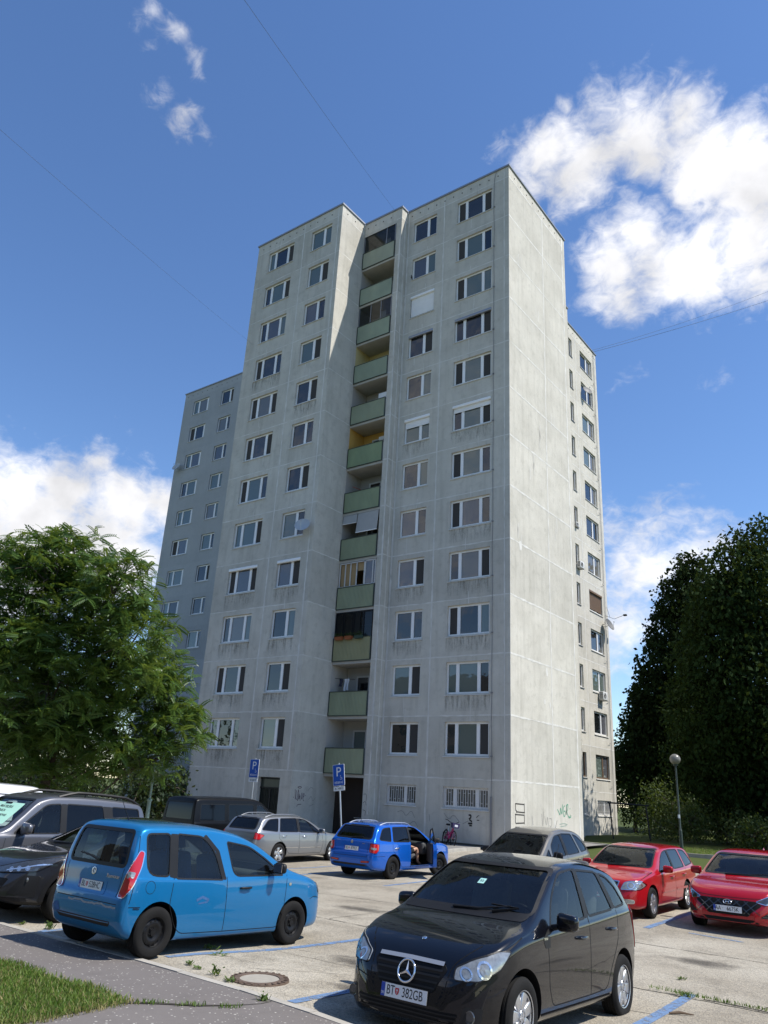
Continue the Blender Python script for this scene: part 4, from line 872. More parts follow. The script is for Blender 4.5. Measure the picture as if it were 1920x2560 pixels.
class Car:
    def __init__(s, S):
        s.S = S; s.top = pchip(S['top']); s.bot = pchip(S['bot']); s.plan = pchip(S['plan']); s.belt = pchip(S['belt'])
        s.xr = S['top'][0][0]; s.xf = S['top'][-1][0]; s.tum = S.get('tum', .32); s.hw = S['w']/2
    def section(s, x, inset=None):
        zt, zb, w = s.top(x), s.bot(x), s.plan(x)
        zs = min(s.belt(x), zt-.05); hg = zt-zs; drop = min(.085, max(.022, .42*hg)); zr = zt-drop; ws = w*.978
        wr = ws-s.tum*max(0, zr-zs)-.028; h = zs-zb; q = s.S.get('flank', .012)
        if inset is not None:
            z0 = inset; a = .075
            return [(0, z0), (w-a-.05, z0), (ws-a, zs), (max(.1, wr-a), max(z0+.03, zr-.035)), (0, max(z0+.05, zt-.05))]
        P = [(0, zb), (.60*w, zb), (.90*w, zb+.008), (.962*w, zb+.05), (.985*w, zb+.20*h), (w-.002, zb+.42*h), (w, zb+.66*h), (w-q, zb+.86*h), (ws, zs-.012), (ws-.014, zs+.012)]
        if hg > .16: P += [(ws-.02-s.tum*(zr-zs)*.4, zs+(zr-zs)*.45)]
        else: P += [(ws-.02-(ws-wr-.02)*.5, zs+(zr-zs)*.55)]
        P += [(wr+.012, zr-min(.03, .2*(zr-zs)+.004)), (wr-.02, zr+.34*drop), (wr*.8, zt-.26*drop), (.42*wr, zt-.05*drop), (0, zt)]
        return [ (p.x, p.y) for p in chaikin([Vector(p) for p in P], 2)]
    def stations(s, x0=None, x1=None):
        x0 = s.xr if x0 is None else x0; x1 = s.xf if x1 is None else x1; xs = [x0]; x = x0
        while x < x1:
            st = .055
            for _ in range(6):
                if abs(s.top(min(x+st, x1))-s.top(x))+abs(s.plan(min(x+st, x1))-s.plan(x)) > .05: st *= .6
            x += max(st, .004); xs.append(min(x, x1))
        if len(xs) > 2 and xs[-1]-xs[-2] < .002: xs.pop(-2)
        return xs
    def loft(s, xs, inset=None):
        bm = bmesh.new(); rings = []
        for x in xs:
            h = s.section(x, inset); k = len(h)
            rings.append([bm.verts.new((x, y, z)) for y, z in h]+[bm.verts.new((x, -h[i][0], h[i][1])) for i in range(k-2, 0, -1)])
        n = len(rings[0])
        for a, b in zip(rings[:-1], rings[1:]):
            for j in range(n): bm.faces.new((a[j], a[(j+1) % n], b[(j+1) % n], b[j]))
        bm.faces.new(rings[0]); bm.faces.new(rings[-1][::-1]); bmesh.ops.recalc_face_normals(bm, faces=bm.faces[:]); return bm
    # projection frames: O + a*A + b*B, looking back along D
    FR = {'left': ((0, 0, 0), (1, 0, 0), (0, 0, 1), (0, 1, 0)), 'right': ((0, 0, 0), (1, 0, 0), (0, 0, 1), (0, -1, 0)), 'front': ((0, 0, 0), (0, 1, 0), (0, 0, 1), (1, 0, 0)), 'rear': ((0, 0, 0), (0, 1, 0), (0, 0, 1), (-1, 0, 0)), 'topv': ((0, 0, 0), (1, 0, 0), (0, 1, 0), (0, 0, 1)),
          'rdl': ((0, 0, 0), (.7071, .7071, 0), (0, 0, 1), (-.7071, .7071, 0)), 'rdr': ((0, 0, 0), (.7071, -.7071, 0), (0, 0, 1), (-.7071, -.7071, 0)), 'fdl': ((0, 0, 0), (-.7071, .7071, 0), (0, 0, 1), (.7071, .7071, 0)), 'fdr': ((0, 0, 0), (-.7071, -.7071, 0), (0, 0, 1), (.7071, -.7071, 0))}
    def hit(s, mode, a, b, off):
        O, A, B, D = (Vector(v) for v in s.FR[mode]); base = O+A*a+B*b
        loc, nrm, i, d = s.bvh.ray_cast(base+D*9, -D, 18)
        if loc is None: return None
        if nrm.dot(D) < 0: nrm = -nrm
        return loc+nrm*off
    def patch(s, mb, mode, poly, off=.002, step=.06, thick=0, mi=0):
        poly = [Vector(p) for p in poly]; bd = []
        for i in range(len(poly)):
            a, b = poly[i], poly[(i+1) % len(poly)]; n = max(1, int((b-a).length/step))
            bd += [a.lerp(b, j/n) for j in range(n)]
        xs = [p.x for p in bd]; ys = [p.y for p in bd]; pts = list(bd); tp = [(p.x, p.y) for p in bd]
        y = min(ys)+step*.5
        while y < max(ys):
            x = min(xs)+step*.5
            while x < max(xs):
                if inside((x, y), tp) and min((p-Vector((x, y))).length for p in bd) > step*.4: pts.append(Vector((x, y)))
                x += step
            y += step
        nb = len(bd); res = delaunay_2d_cdt(pts, [(i, (i+1) % nb) for i in range(nb)], [], 1, 1e-6)
        V = [s.hit(mode, p.x, p.y, off) for p in res[0]]; fl = []
        D = Vector(s.FR[mode][3]); ok = [v is not None for v in V]; V = [v if v is not None else Vector() for v in V]
        for f in res[2]:
            if all(ok[i] for i in f):
                n = (V[f[1]]-V[f[0]]).cross(V[f[2]]-V[f[0]]); fl.append(tuple(f) if n.dot(D) > 0 else tuple(f)[::-1])
        mb.add(V, fl, mi)
        if thick and fl:
            from collections import Counter
            ec = Counter()
            for f in fl:
                for i in range(3): ec[tuple(sorted((f[i], f[(i+1) % 3])))] += 1
            for f in fl:
                for i in range(3):
                    e = (f[i], f[(i+1) % 3])
                    if ec[tuple(sorted(e))] == 1: mb.quad(V[e[1]], V[e[0]], V[e[0]]-D*thick, V[e[1]]-D*thick, mi)
        return mb
    def line(s, mb, mode, pts, w=.008, off=.0015, closed=False, step=.05, mi=0):
        pts = [Vector(p) for p in pts]
        if closed: pts = pts+[pts[0]]
        Q = []
        for a, b in zip(pts[:-1], pts[1:]):
            n = max(1, int((b-a).length/step)); Q += [a.lerp(b, j/n) for j in range(n)]
        Q.append(pts[-1]); D = Vector(s.FR[mode][3]); prev = None
        for i, p in enumerate(Q):
            if closed: d = Q[(i+1) % (len(Q)-1)]-Q[(i-1) % (len(Q)-1)]
            else: d = Q[min(i+1, len(Q)-1)]-Q[max(i-1, 0)]
            if d.length < 1e-9: continue
            d.normalize(); nn = Vector((-d.y, d.x)); a = s.hit(mode, *(p+nn*w/2), off); b = s.hit(mode, *(p-nn*w/2), off)
            if a is None or b is None: prev = None; continue
            if prev:
                n = (prev[1]-prev[0]).cross(a-prev[0]); mb.quad(*((prev[0], prev[1], b, a) if n.dot(D) > 0 else (a, b, prev[1], prev[0])), mi)
            prev = (a, b)
        return mb
    def prism(s, mode, poly, d0, d1):
        O, A, B, D = (Vector(v) for v in s.FR[mode]); bm = bmesh.new(); n = len(poly)
        lo = [bm.verts.new(O+A*p.x+B*p.y+D*d0) for p in poly]; hi = [bm.verts.new(O+A*p.x+B*p.y+D*d1) for p in poly]
        bm.faces.new(lo[::-1]); bm.faces.new(hi)
        for i in range(n): bm.faces.new((lo[i], lo[(i+1) % n], hi[(i+1) % n], hi[i]))
        bmesh.ops.recalc_face_normals(bm, faces=bm.faces[:]); return bm
def to_obj(bm, name='cutter'):
    me = bpy.data.meshes.new(name); bm.to_mesh(me); bm.free(); o = bpy.data.objects.new(name, me); COL.objects.link(o); return o
def shield(mb, x, z, h):
    """small coat of arms on a number plate, in the plate's x,z plane"""
    w = h*.8; pts = [(-w/2, h/2), (w/2, h/2), (w/2, -.05*h), (w*.3, -.35*h), (0, -h/2), (-w*.3, -.35*h), (-w/2, -.05*h)]
    mb.add([(x+a, z+b, .004) for a, b in pts], [tuple(range(7))[::-1]], 2)
    mb.box(x-h*.04, z-h*.3, .0045, x+h*.04, z+h*.35, .005, 3); mb.box(x-h*.2, z+.1*h, .0045, x+h*.2, z+h*.17, .005, 3); mb.box(x-h*.14, z+.24*h, .0045, x+h*.14, z+h*.30, .005, 3)
def plate(parent, txt, M, crest=True):
    """number plate 520 x 110; M local x along the plate, y up, z out"""
    mb = MB(); mb.box(-.262, -.057, -.012, .262, .057, 0, 1); mb.box(-.258, -.053, 0, .258, .053, .002, 0); mb.box(-.258, -.053, .002, -.215, .053, .003, 4)
    if crest: shield(mb, -.075, 0.0, .055)
    mb.v = [M @ Vector(v) for v in mb.v]
    o = mb.build('number_plate', [M_plate, M_ink, M_crest, M_plate, M_eu], parent)
    a, b = txt
    text(a, .105, M_ink, o, M @ Matrix.Translation((-.150, 0, .003)), .0006, sx=.78); text(b, .105, M_ink, o, M @ Matrix.Translation((.095, 0, .003)), .0006, sx=.80)
    text('SK', .032, M_plate, o, M @ Matrix.Translation((-.236, -.028, .0035)), .0004)
    return o
def seat_mesh(m):
    b = MB(); b.rbox(-.25, -.25, .0, .28, .25, .16, .05, seg=3)
    b.rbox(-.1, -.24, 0, .06, .24, .62, .06, 0, Matrix.Translation((-.22, 0, .08)) @ Matrix.Rotation(R(-14), 4, 'Y'))
    b.rbox(-.05, -.13, 0, .05, .13, .19, .04, 0, Matrix.Translation((-.40, 0, .72)) @ Matrix.Rotation(R(-8), 4, 'Y'))
    b.tube([(-.37, -.05, .66), (-.39, -.05, .76)], .008, 5); b.tube([(-.37, .05, .66), (-.39, .05, .76)], .008, 5)
    me = b.mesh('seat', m); smooth_me(me, 40); return me
_SEAT = {}
def build_car(name, S, label, cat, x, y, face, z0, z1, tx=0, group=None):
    """x,y = world position of the rear axle centre; face = +1 nose towards +Y, -1 towards -Y; z0/z1 ground under rear/front axle"""
    c = Car(S); wb = S['wb']; hw = c.hw; r = S['r']; tw = S.get('tw', .195)
    root = thing(name, label, cat, (x, y, z0), 0, group)
    pitch = math.atan2(z1-z0, wb); yaw = math.pi/2*face+S.get('yaw', 0)
    root.scale = (S.get('scale', 1), S.get('scale', 1), S.get('scale', 1)*S.get('zs', 1))
    root.rotation_euler = (Matrix.Rotation(yaw, 3, 'Z') @ Matrix.Rotation(-pitch, 3, 'Y')).to_euler()
    bm = c.loft(c.stations()); c.bvh = BVHTree.FromBMesh(bm); body = to_obj(bm, 'body'); body.data.materials.append(S['paint'])
    cuts = []
    ar = S.get('arch', r+.055); arch = bmesh.new()
    for ax in (0, wb):
        for sg in (-1, 1):
            b2 = bmesh.new(); bmesh.ops.create_cone(b2, cap_ends=True, segments=40, radius1=ar, radius2=ar, depth=.5, matrix=Matrix.Translation((ax, sg*(hw-.02), r+.01)) @ Matrix.Rotation(math.pi/2, 4, 'X'))
            t_ = bpy.data.meshes.new('t'); b2.to_mesh(t_); b2.free(); arch.from_mesh(t_); bpy.data.meshes.remove(t_)
    bmesh.ops.recalc_face_normals(arch, faces=arch.faces[:]); cuts.append(arch)
    sw = [fillet(p, S.get('wr', .05)) for p in S['side']]; ws_p = fillet(sym(S['windscreen']), .06); rw_p = fillet(sym(S['rearwin']), .06) if 'rearwin' in S else None
    hollow = S.get('hollow', True)
    if hollow:
        ca, cb = S['cabin']; cuts.append(c.loft([ca+(cb-ca)*i/16 for i in range(17)], S.get('floor', .42)))
        for p in sw: cuts.append(c.prism('left', p, -1.2, 1.2))
        cuts.append(c.prism('front', ws_p, (ca+cb)/2, c.xf+.5))
        if rw_p: cuts.append(c.prism('rear', rw_p, -(ca+cb)/2, -c.xr+.5))
    for p, sg in S.get('opening', []): cuts.append(c.prism('left' if sg > 0 else 'right', fillet(p, .05), .15, 1.3))
    cos = [to_obj(b) for b in cuts]
    for o in cos:
        md = body.modifiers.new('b', 'BOOLEAN'); md.operation = 'DIFFERENCE'; md.object = o; md.solver = 'EXACT'
    dg = bpy.context.evaluated_depsgraph_get(); dg.update(); me = bpy.data.meshes.new_from_object(body.evaluated_get(dg))
    for o in cos:
        m_ = o.data; bpy.data.objects.remove(o); bpy.data.meshes.remove(m_)
    body.modifiers.clear(); old = body.data; body.data = me; bpy.data.meshes.remove(old); me.name = 'body'
    me.materials.clear(); me.materials.append(S['paint']); me.materials.append(M_dark); me.materials.append(M_black)
    cz = S.get('clad', .0); mi = []
    for p in me.polygons:
        ce = p.center; l, n_, i_, d_ = c.bvh.find_nearest(ce)
        if d_ > .006 or ce.z < .15 and p.normal.z < -.7: mi.append(1)
        elif ce.z < cz: mi.append(2)
        else: mi.append(0)
    me.polygons.foreach_set('material_index', mi); smooth_me(me, S.get('crease', 38)); body.parent = root; body.name = 'body'
    P = lambda nm, mats, mb, sm=None: mb.build(nm, mats, root, sm)
    gm = S.get('glass', M_glass); gr = S.get('rear_glass', gm)
    # glass
    o = P('windscreen', gm if hollow else M_tint, c.patch(MB(), 'front', ws_p, -.006), 60); c.line(MB(), 'front', ws_p, .030, .002, True).build('seal', M_black, o)
    if rw_p: o = P('rear_window', gr, c.patch(MB(), 'rear', rw_p, -.006), 60); c.line(MB(), 'rear', rw_p, .045, .002, True).build('seal', M_black, o)
    for i, p in enumerate(sw):
        for md in ('left', 'right'):
            if (md, i) in S.get('noglass', []): continue
            o = P('side_window', gr if i in S.get('dark', ()) else gm, c.patch(MB(), md, p, -.005), 60); c.line(MB(), md, p, .022, .002, True).build('seal', M_black, o)
    # black pillars between side windows
    if 'pillars' in S:
        for p in S['pillars']:
            for md in ('left', 'right'): P('pillar_trim', M_black, c.patch(MB(), md, fillet(p, .02), .0025))
    # shut lines
    for key, mds in (('lines', ('left', 'right')), ('front_lines', ('front',)), ('rear_lines', ('rear',)), ('top_lines', ('topv',))):
        for p in S.get(key, []):
            for md in mds: P('panel_gap', M_rubber, c.line(MB(), md, fillet(p, .07, closed=False), S.get('gap', .009), .0012))
    if 'strip' in S:
        for p in S['strip']:
            for md in ('left', 'right'): P('side_moulding', S.get('strip_m', M_black), c.line(MB(), md, p, S.get('strip_w', .03), .008))
    if S.get('arch_clad'):
        for ax in (0, wb):
            arc = [(ax+(ar+.035)*math.cos(t), r+.01+(ar+.035)*math.sin(t)) for t in np.linspace(-.25, math.pi+.25, 26)]
            for md in ('left', 'right'): P('wheel_arch_cladding', M_black, c.line(MB(), md, arc, .075, .006))
    # handles
    for hx, hz in S.get('handles', []):
        for md in ('left', 'right'):
            p0 = c.hit(md, hx, hz, .028); p1 = c.hit(md, hx+.19, hz+.004, .028); m0 = c.hit(md, hx+.095, hz, .036)
            if not (p0 and p1): continue
            b = MB(); e0 = c.hit(md, hx-.01, hz, -.005); e1 = c.hit(md, hx+.2, hz, -.005); b.tube([e0, p0, m0, p1, e1], [.008, .015, .017, .015, .008], 8)
            P('door_handle', S.get('handle_m', S['paint']), b, 60)
    # lamps
    for kind, mode, poly, mt in S.get('lamps', []):
        for sg in (1, -1):
            if mode in ('front', 'rear'): md = mode; f = sg
            elif mode == 'both': md = 'left' if sg > 0 else 'right'; f = 1
            else: md = mode+('l' if sg > 0 else 'r'); f = 1
            pp = fillet([(q[0]*f, *q[1:]) for q in poly], .03)
            o = P(kind, mt, c.patch(MB(), md, pp, .010, .035, .03), 45)
            rim = MB(); c.line(rim, md, pp, .010, .0115, True, .03); rim.build('lamp_rim', S.get('lamp_rim_m', M_black), o)
            if kind == 'headlight':
                h_ = max(q.y for q in pp)-min(q.y for q in pp); ring = MB()
                for bx, bz, rad in S.get('bulbs', []):
                    ang = [Vector((bx*f+rad*math.cos(t), bz+rad*math.sin(t))) for t in np.linspace(0, 2*math.pi, 20, endpoint=False)]
                    c.line(ring, md, ang, rad*.30, .0118, True, .03, 0); c.patch(ring, md, [Vector((bx*f, bz))+(a-Vector((bx*f, bz)))*.7 for a in ang], .0116, .03, 0, 1)
                if ring.v: ring.build('bulb', [M_reflector, S.get('bulb_m', M_pale_l)], o)
            if kind == 'tail_light' and 'tail_white' in S:
                w_ = MB(); c.patch(w_, md, fillet([(a*f, b_) for a, b_ in S['tail_white']], .02), .0125, .03); w_.build('reversing_lamp', M_pale_l, o)
    # dark front openings, grilles
    for kind, mode, poly, mt, off in S.get('inserts', []): P(kind, mt, c.patch(MB(), mode, fillet(poly, .025), off, .05, .02 if off > .003 else 0), 45)
    for kind, mode, plist, w_, mt, off in S.get('bars', []):
        for p in plist: P(kind, mt, c.line(MB(), mode, p, w_, off, False, .04))
    # mirrors
    mx, mz = S['mirror']; 
    for sg in (1, -1):
        a = c.hit('left' if sg > 0 else 'right', mx, mz-.05, 0)
        if not a: continue
        b = MB(); b.tube([a-Vector((0, sg*.02, 0)), a+Vector((.0, sg*.07, .02))], [.03, .025], 8, 1)
        sz = S.get('mirror_size', 1.0); Mx = Matrix.Translation(a+Vector((.0, sg*.16, .06)))
        q = MB(); q.rbox(-.06*sz, -.115*sz, -.075*sz, .065*sz, .115*sz, .08*sz, .05*sz, 0, None, 4)
        for i, v in enumerate(q.v):   # taper outboard, round the nose
            v = Vector(v); v.x *= 1-.25*abs(v.y)/.12; v.z *= 1-.12*(v.y*sg/.12); q.v[i] = Mx @ v
        b.add(q.v, q.f, 0)
        o = P('door_mirror', [S.get('mirror_m', S['paint']), M_black], b, 50)
        MB().box(-.066*sz, -.09*sz, -.055*sz, -.060*sz, .09*sz, .06*sz, 0, Mx).build('mirror_glass', M_chrome, o)
    # wheels
    tm, rm = wheel_meshes(r, tw, S.get('rim', 'five'), S.get('rim_m', M_alu))
    for ax in (0, wb):
        for sg in (1, -1):
            w_ = bpy.data.objects.new('wheel', tm); COL.objects.link(w_); w_.parent = root; w_.location = (ax, sg*(hw-tw/2-.012-S.get('wi', 0)), r)
            rz = 0 if sg > 0 else math.pi
            if ax and S.get('steer'): rz += S['steer']
            w_.rotation_euler = (0, rnd.uniform(0, 6), rz); w_.rotation_mode = 'XYZ'; w_.rotation_euler = (Matrix.Rotation(rz, 3, 'Z') @ Matrix.Rotation(rnd.uniform(0, 6), 3, 'Y')).to_euler()
            q = bpy.data.objects.new('rim', rm); COL.objects.link(q); q.parent = w_
    # interior
    if hollow:
        sm = S.get('seat_m', M_seat)
        if sm.name not in _SEAT: _SEAT[sm.name] = seat_mesh(sm)
        sx, sz = S['seat']
        for yy in (.36, -.36):
            for q, xx in enumerate((sx, sx-.86)):
                o = bpy.data.objects.new('seat', _SEAT[sm.name]); COL.objects.link(o); o.parent = root; o.location = (xx, yy, sz+q*.03)
        dx, dz = S['dash']
        P('dashboard', M_dash, MB().rbox(dx-.15, -hw+.14, dz-.35, dx+.3, hw-.14, dz, .07), 40)
        w_ = MB(); Mx = Matrix.Translation((dx-.33, .36, dz-.03)) @ Matrix.Rotation(R(-62), 4, 'Y')
        w_.lathe([(.185+.014*math.cos(t), .014*math.sin(t)) for t in np.linspace(0, 2*math.pi, 8, endpoint=False)], 28, 'z', 0, Mx, True)
        w_.lathe([(0, .02), (.07, .015), (.075, -.02)], 14, 'z', 0, Mx); w_.box(-.02, -.18, -.008, .02, .18, .008, 0, Mx); w_.box(-.18, -.02, -.008, 0, .02, .008, 0, Mx)
        P('steering_wheel', M_black, w_, 50)
        m_ = MB(); m_.rbox(dx-.30, -.11, c.top(dx-.45)-.17, dx-.27, .11, c.top(dx-.45)-.11, .012); P('interior_mirror', M_black, m_, 40)
        h_ = c.top((S['cabin'][0]+S['cabin'][1])/2)
    # wipers
    if 'wiper' in S:
        b = MB()
        for pl in S['wiper']:
            pts = [c.hit('front', a, z_, .018) for a, z_ in pl]
            if all(pts): b.tube(pts, [.014, .011, .008][:len(pts)] if len(pts) <= 3 else .01, 6)
        P('wiper', M_black, b, 50)
    if 'rear_wiper' in S:
        pts = [c.hit('rear', a, z_, .018) for a, z_ in S['rear_wiper']]; P('rear_wiper', M_black, MB().tube(pts, .011, 6), 50)
    # roof rails
    if 'rails' in S:
        a, b_, yr, mt = S['rails']
        for sg in (1, -1):
            b = MB(); n = 10; pts = []
            for i in range(n+1):
                xx = a+(b_-a)*i/n; hh = S.get('rail_h', .045)*min(1, 5*min(i, n-i)/n) if 0 < i < n else -.01
                t_ = c.hit('topv', xx, sg*yr, hh); pts.append(t_)
            b.tube(pts, S.get('rail_r', .015), 6)
            for i in (3, 7): 
                q = c.hit('topv', a+(b_-a)*i/n, sg*yr, 0); b.tube([q, pts[i]], .014, 5)
            P('roof_rail', mt, b, 50)
    if 'antenna' in S:
        ax, ay, an = S['antenna']; q = c.hit('topv', ax, ay, 0); P('antenna', M_black, MB().tube([q, q+Vector((-.02, 0, .03)), q+Vector((-an*.55, 0, an*.83))], [.014, .007, .003], 6), 50)
    # plates
    if 'plate_f' in S:
        z_, yy, t_ = S['plate_f']; q = c.hit('front', yy, z_, .012); plate(root, t_, frame(q, (0, 1, 0), (-.12, 0, 1)), S.get('crest', True))
    if 'plate_r' in S:
        z_, yy, t_ = S['plate_r']; q = c.hit('rear', yy, z_, .012); q2 = c.hit('rear', yy, z_+.05, .012); plate(root, t_, frame(q, (0, -1, 0), (q2-q)), S.get('crest', True))
    return root, c
def sym(h):
    """half polygon (y>=0, listed bottom to top) mirrored into a closed one"""
    return [(y, z) for y, z in h]+[(-y, z) for y, z in h[::-1]]
# ---------------------------------------------------------------- the parked cars
P_blue = paint('sky_blue_paint', (.006, .155, .365), .35, .34, .04, (.16, .25, .33)); P_black = paint('black_paint', (.003, .0035, .006), .1, .22, .012, (.12, .115, .105)); P_red = paint('red_paint', (.40, .004, .010), .15, .28, .02)
P_red2 = paint('deep_red_paint', (.33, .003, .010), .15, .26, .01); P_fabia = paint('bright_blue_paint', (.004, .105, .50), .35, .25, .01); P_silver = paint('silver_paint', (.27, .275, .285), .75, .36, .02)
P_beige = paint('grey_beige_paint', (.20, .18, .145), .6, .36, .03); P_grey = paint('dark_grey_paint', (.030, .031, .036), .5, .3, .02); P_suv = paint('grey_suv_paint', (.13, .132, .145), .6, .36, .02); P_van = mat('black_van_paint', (.004, .004, .0045), .35, spec=.25, noise=(4, .3)); P_white = paint('white_paint', (.72, .72, .72), 0, .3, .04)
def circle(cx, cy, r_, n=16, sx=1): return [(cx+r_*sx*math.cos(2*math.pi*i/n), cy+r_*math.sin(2*math.pi*i/n), 0) for i in range(n)]
def lines_for(doors, z0, zt):
    out = []
    for a, b_, c_ in doors: out.append([(a, z0), (b_, .55), (c_, zt)])
    return out
ROOM = dict(scale=.94, wb=2.617, w=1.684, r=.300, tw=.185, paint=P_blue, rim='steel', rim_m=M_steel, tum=.20, flank=.010, wr=.07,
  top=[(-.755,.55),(-.745,.66),(-.70,.75),(-.685,.80),(-.668,.98),(-.65,1.04),(-.595,1.28),(-.50,1.49),(-.42,1.565),(-.2,1.595),(.3,1.607),(.8,1.60),(1.3,1.55),(1.75,1.43),(2.2,1.22),(2.55,1.055),(2.75,1.0),(3.05,.935),(3.25,.86),(3.36,.76),(3.42,.66),(3.45,.52)],
  bot=[(-.755,.40),(-.6,.27),(-.3,.2),(.3,.17),(2.3,.17),(3.0,.19),(3.35,.22),(3.45,.32)],
  plan=[(-.755,.69),(-.72,.765),(-.62,.81),(-.3,.838),(.2,.842),(1.3,.842),(2.4,.838),(2.9,.82),(3.2,.765),(3.35,.68),(3.42,.58),(3.45,.5)],
  belt=[(-.7,.94),(0,.925),(1,.915),(2.3,.945),(2.6,.92),(3.2,.79),(3.45,.55)],
  side=[[(-.27,.97,.16),(.12,.955),(.12,1.475),(-.32,1.46)],[(.24,.93,.03),(1.07,.91,.02),(.93,1.27,.22),(.70,1.455,.1),(.24,1.475,.04)],[(1.29,.955,.12),(2.32,.965,.04),(1.95,1.18),(1.60,1.345,.1),(1.15,1.40,.03)]],
  windscreen=[(.70,1.075),(.61,1.42)], rearwin=[(.60,1.055),(.62,1.12),(.57,1.48)], cabin=(-.38,2.3), floor=.40,
  pillars=[[(.12,.95),(.24,.93),(.24,1.475),(.12,1.475)],[(1.07,.91),(1.14,.91),(1.0,1.28),(.75,1.485),(.70,1.455),(.93,1.27)]],
  lines=[[(.20,.98),(.16,.62),(.30,.36),(.42,.27),(1.18,.26)],[(1.15,.95),(1.18,.26)],[(1.18,.26),(2.28,.26),(2.36,.42),(2.40,.97)],[(-.72,.60),(-.40,.605),(-.36,.60)],[(-.47,1.48),(-.55,.95),(-.62,.64)],[(2.98,.62),(3.1,.66),(3.3,.62)],[(.4,.20),(2.2,.20)]],
  front_lines=[], rear_lines=[[(-.60,.70),(-.62,1.03)],[(.60,.70),(.62,1.03)],[(-.66,.62),(.66,.62)]],
  handles=[(1.42,.80)], handle_m=M_black, mirror=(2.08,1.06), mirror_m=M_black, mirror_size=.95,
  lamps=[('tail_light','rd',[(-.045,.70),(.045,.70),(.135,.84,.08),(.185,1.06,.05),(.185,1.24),(.13,1.26),(.03,.98)],M_red_l),('headlight','fd',[(-2.20,.66),(-1.78,.70),(-1.72,.80),(-1.9,.86),(-2.2,.78)],M_pale_l)], lamp_rim_m=M_chrome,
  tail_white=[(.035,.93),(.12,.93),(.13,1.0),(.05,1.01)], inserts=[('plate_recess','rear',[(-.34,.70),(.34,.70),(.34,.86),(-.34,.86)],P_blue,.004),('lower_bumper','rear',[(-.55,.36),(.55,.36),(.6,.42),(-.6,.42)],M_black,.004)],
  bars=[], seat=(1.55,.52), seat_m=M_seatblue, dash=(2.12,.98), rear_wiper=[(-.02,1.09),(.18,1.13),(.40,1.15)], antenna=(-.1,0,.28), plate_r=(.785,-.0,('BL','528HC')), strip=[[(-.52,.59),(-.44,.59),(-.38,.585)]], strip_w=.012, crease=40)
_g = lambda x: x if x > -.2 else -.2+(x+.2)*.62
for k_ in ('top', 'bot', 'plan', 'belt'): ROOM[k_] = [(_g(a), b) for a, b in ROOM[k_]]
ROOM['side'][0] = [(_g(q[0]),)+tuple(q[1:]) for q in ROOM['side'][0]]; ROOM['lines'] = [[(_g(a), b) for a, b in l] for l in ROOM['lines']]
ROOM['strip'] = [[(_g(a), b) for a, b in l] for l in ROOM['strip']]; ROOM['tail_white'] = [(a+.125, b) for a, b in ROOM['tail_white']]
ROOM['lamps'][0] = ('tail_light', 'rd', [(q[0]+.125,)+tuple(q[1:]) for q in ROOM['lamps'][0][2]], M_red_l)
room, cR = build_car('parked_car', ROOM, 'sky blue boxy car with black steel wheels, rear bumper scuffed, backed up to the kerb', 'car', 7.47, -24.88, 1, .0, -.10, .05)
def badge(car, c, mode, a, b, r_, mats, txt=None):
    m_ = MB(); c.patch(m_, mode, [Vector(p[:2]) for p in circle(a, b, r_)], .006, .03, .006); o = m_.build('badge', mats[0], car)
    q = MB(); c.line(q, mode, [Vector(p[:2]) for p in circle(a, b, r_)], r_*.22, .007, True, .02); q.build('badge_ring', mats[1], o); return o
o = badge(room, cR, 'rear', 0, .955, .042, (M_white, M_chrome))
o = MB(); cR.line(o, 'rear', [(-.03, .965), (.0, .985), (.02, .95), (-.015, .93)], .012, .0075); o.build('badge_mark', M_black, room)
q = cR.hit('rear', -.44, .925, .006); q2 = cR.hit('rear', -.44, .96, .006); text('Roomster', .062, M_chrome, room, frame(q, (0, -1, 0), q2-q), .002, sx=1.1)
# fuel cap, bumper scuffs, side repeater
b_ = MB(); cR.line(b_, 'right', [Vector(p[:2]) for p in circle(-.18, .83, .075, 24)], .006, .0015, True, .03); b_.build('fuel_cap', M_rubber, room)
b_ = MB(); cR.patch(b_, 'right', fillet([(2.45,.82),(2.50,.82),(2.50,.86),(2.45,.86)], .015), .006, .03, .004); b_.build('side_repeater', M_pale_l, room)
b_ = MB(); r_ = random.Random(4)
cR.line(b_, 'rear', [(-.66+k*.05, .588+r_.uniform(-.012, .012)) for k in range(22)], .022, .0016)
b_.build('bumper_scuff', mat('scuffed_plastic', (.30, .31, .32), .8, noise=(40, .6)), room)
b_ = MB(); cR.patch(b_, 'rear', fillet([(.52,.40),(.70,.40),(.72,.50),(.60,.54)], .05), .003, .04); cR.line(b_, 'right', [(.62,.66),(.72,.70),(.84,.66)], .035, .0015); cR.line(b_, 'right', [(.66,.62),(.82,.64)], .02, .0015); b_.build('bumper_patch', mat('dull_blue_patch', (.03, .10, .25), .7, noise=(20, .4)), room)

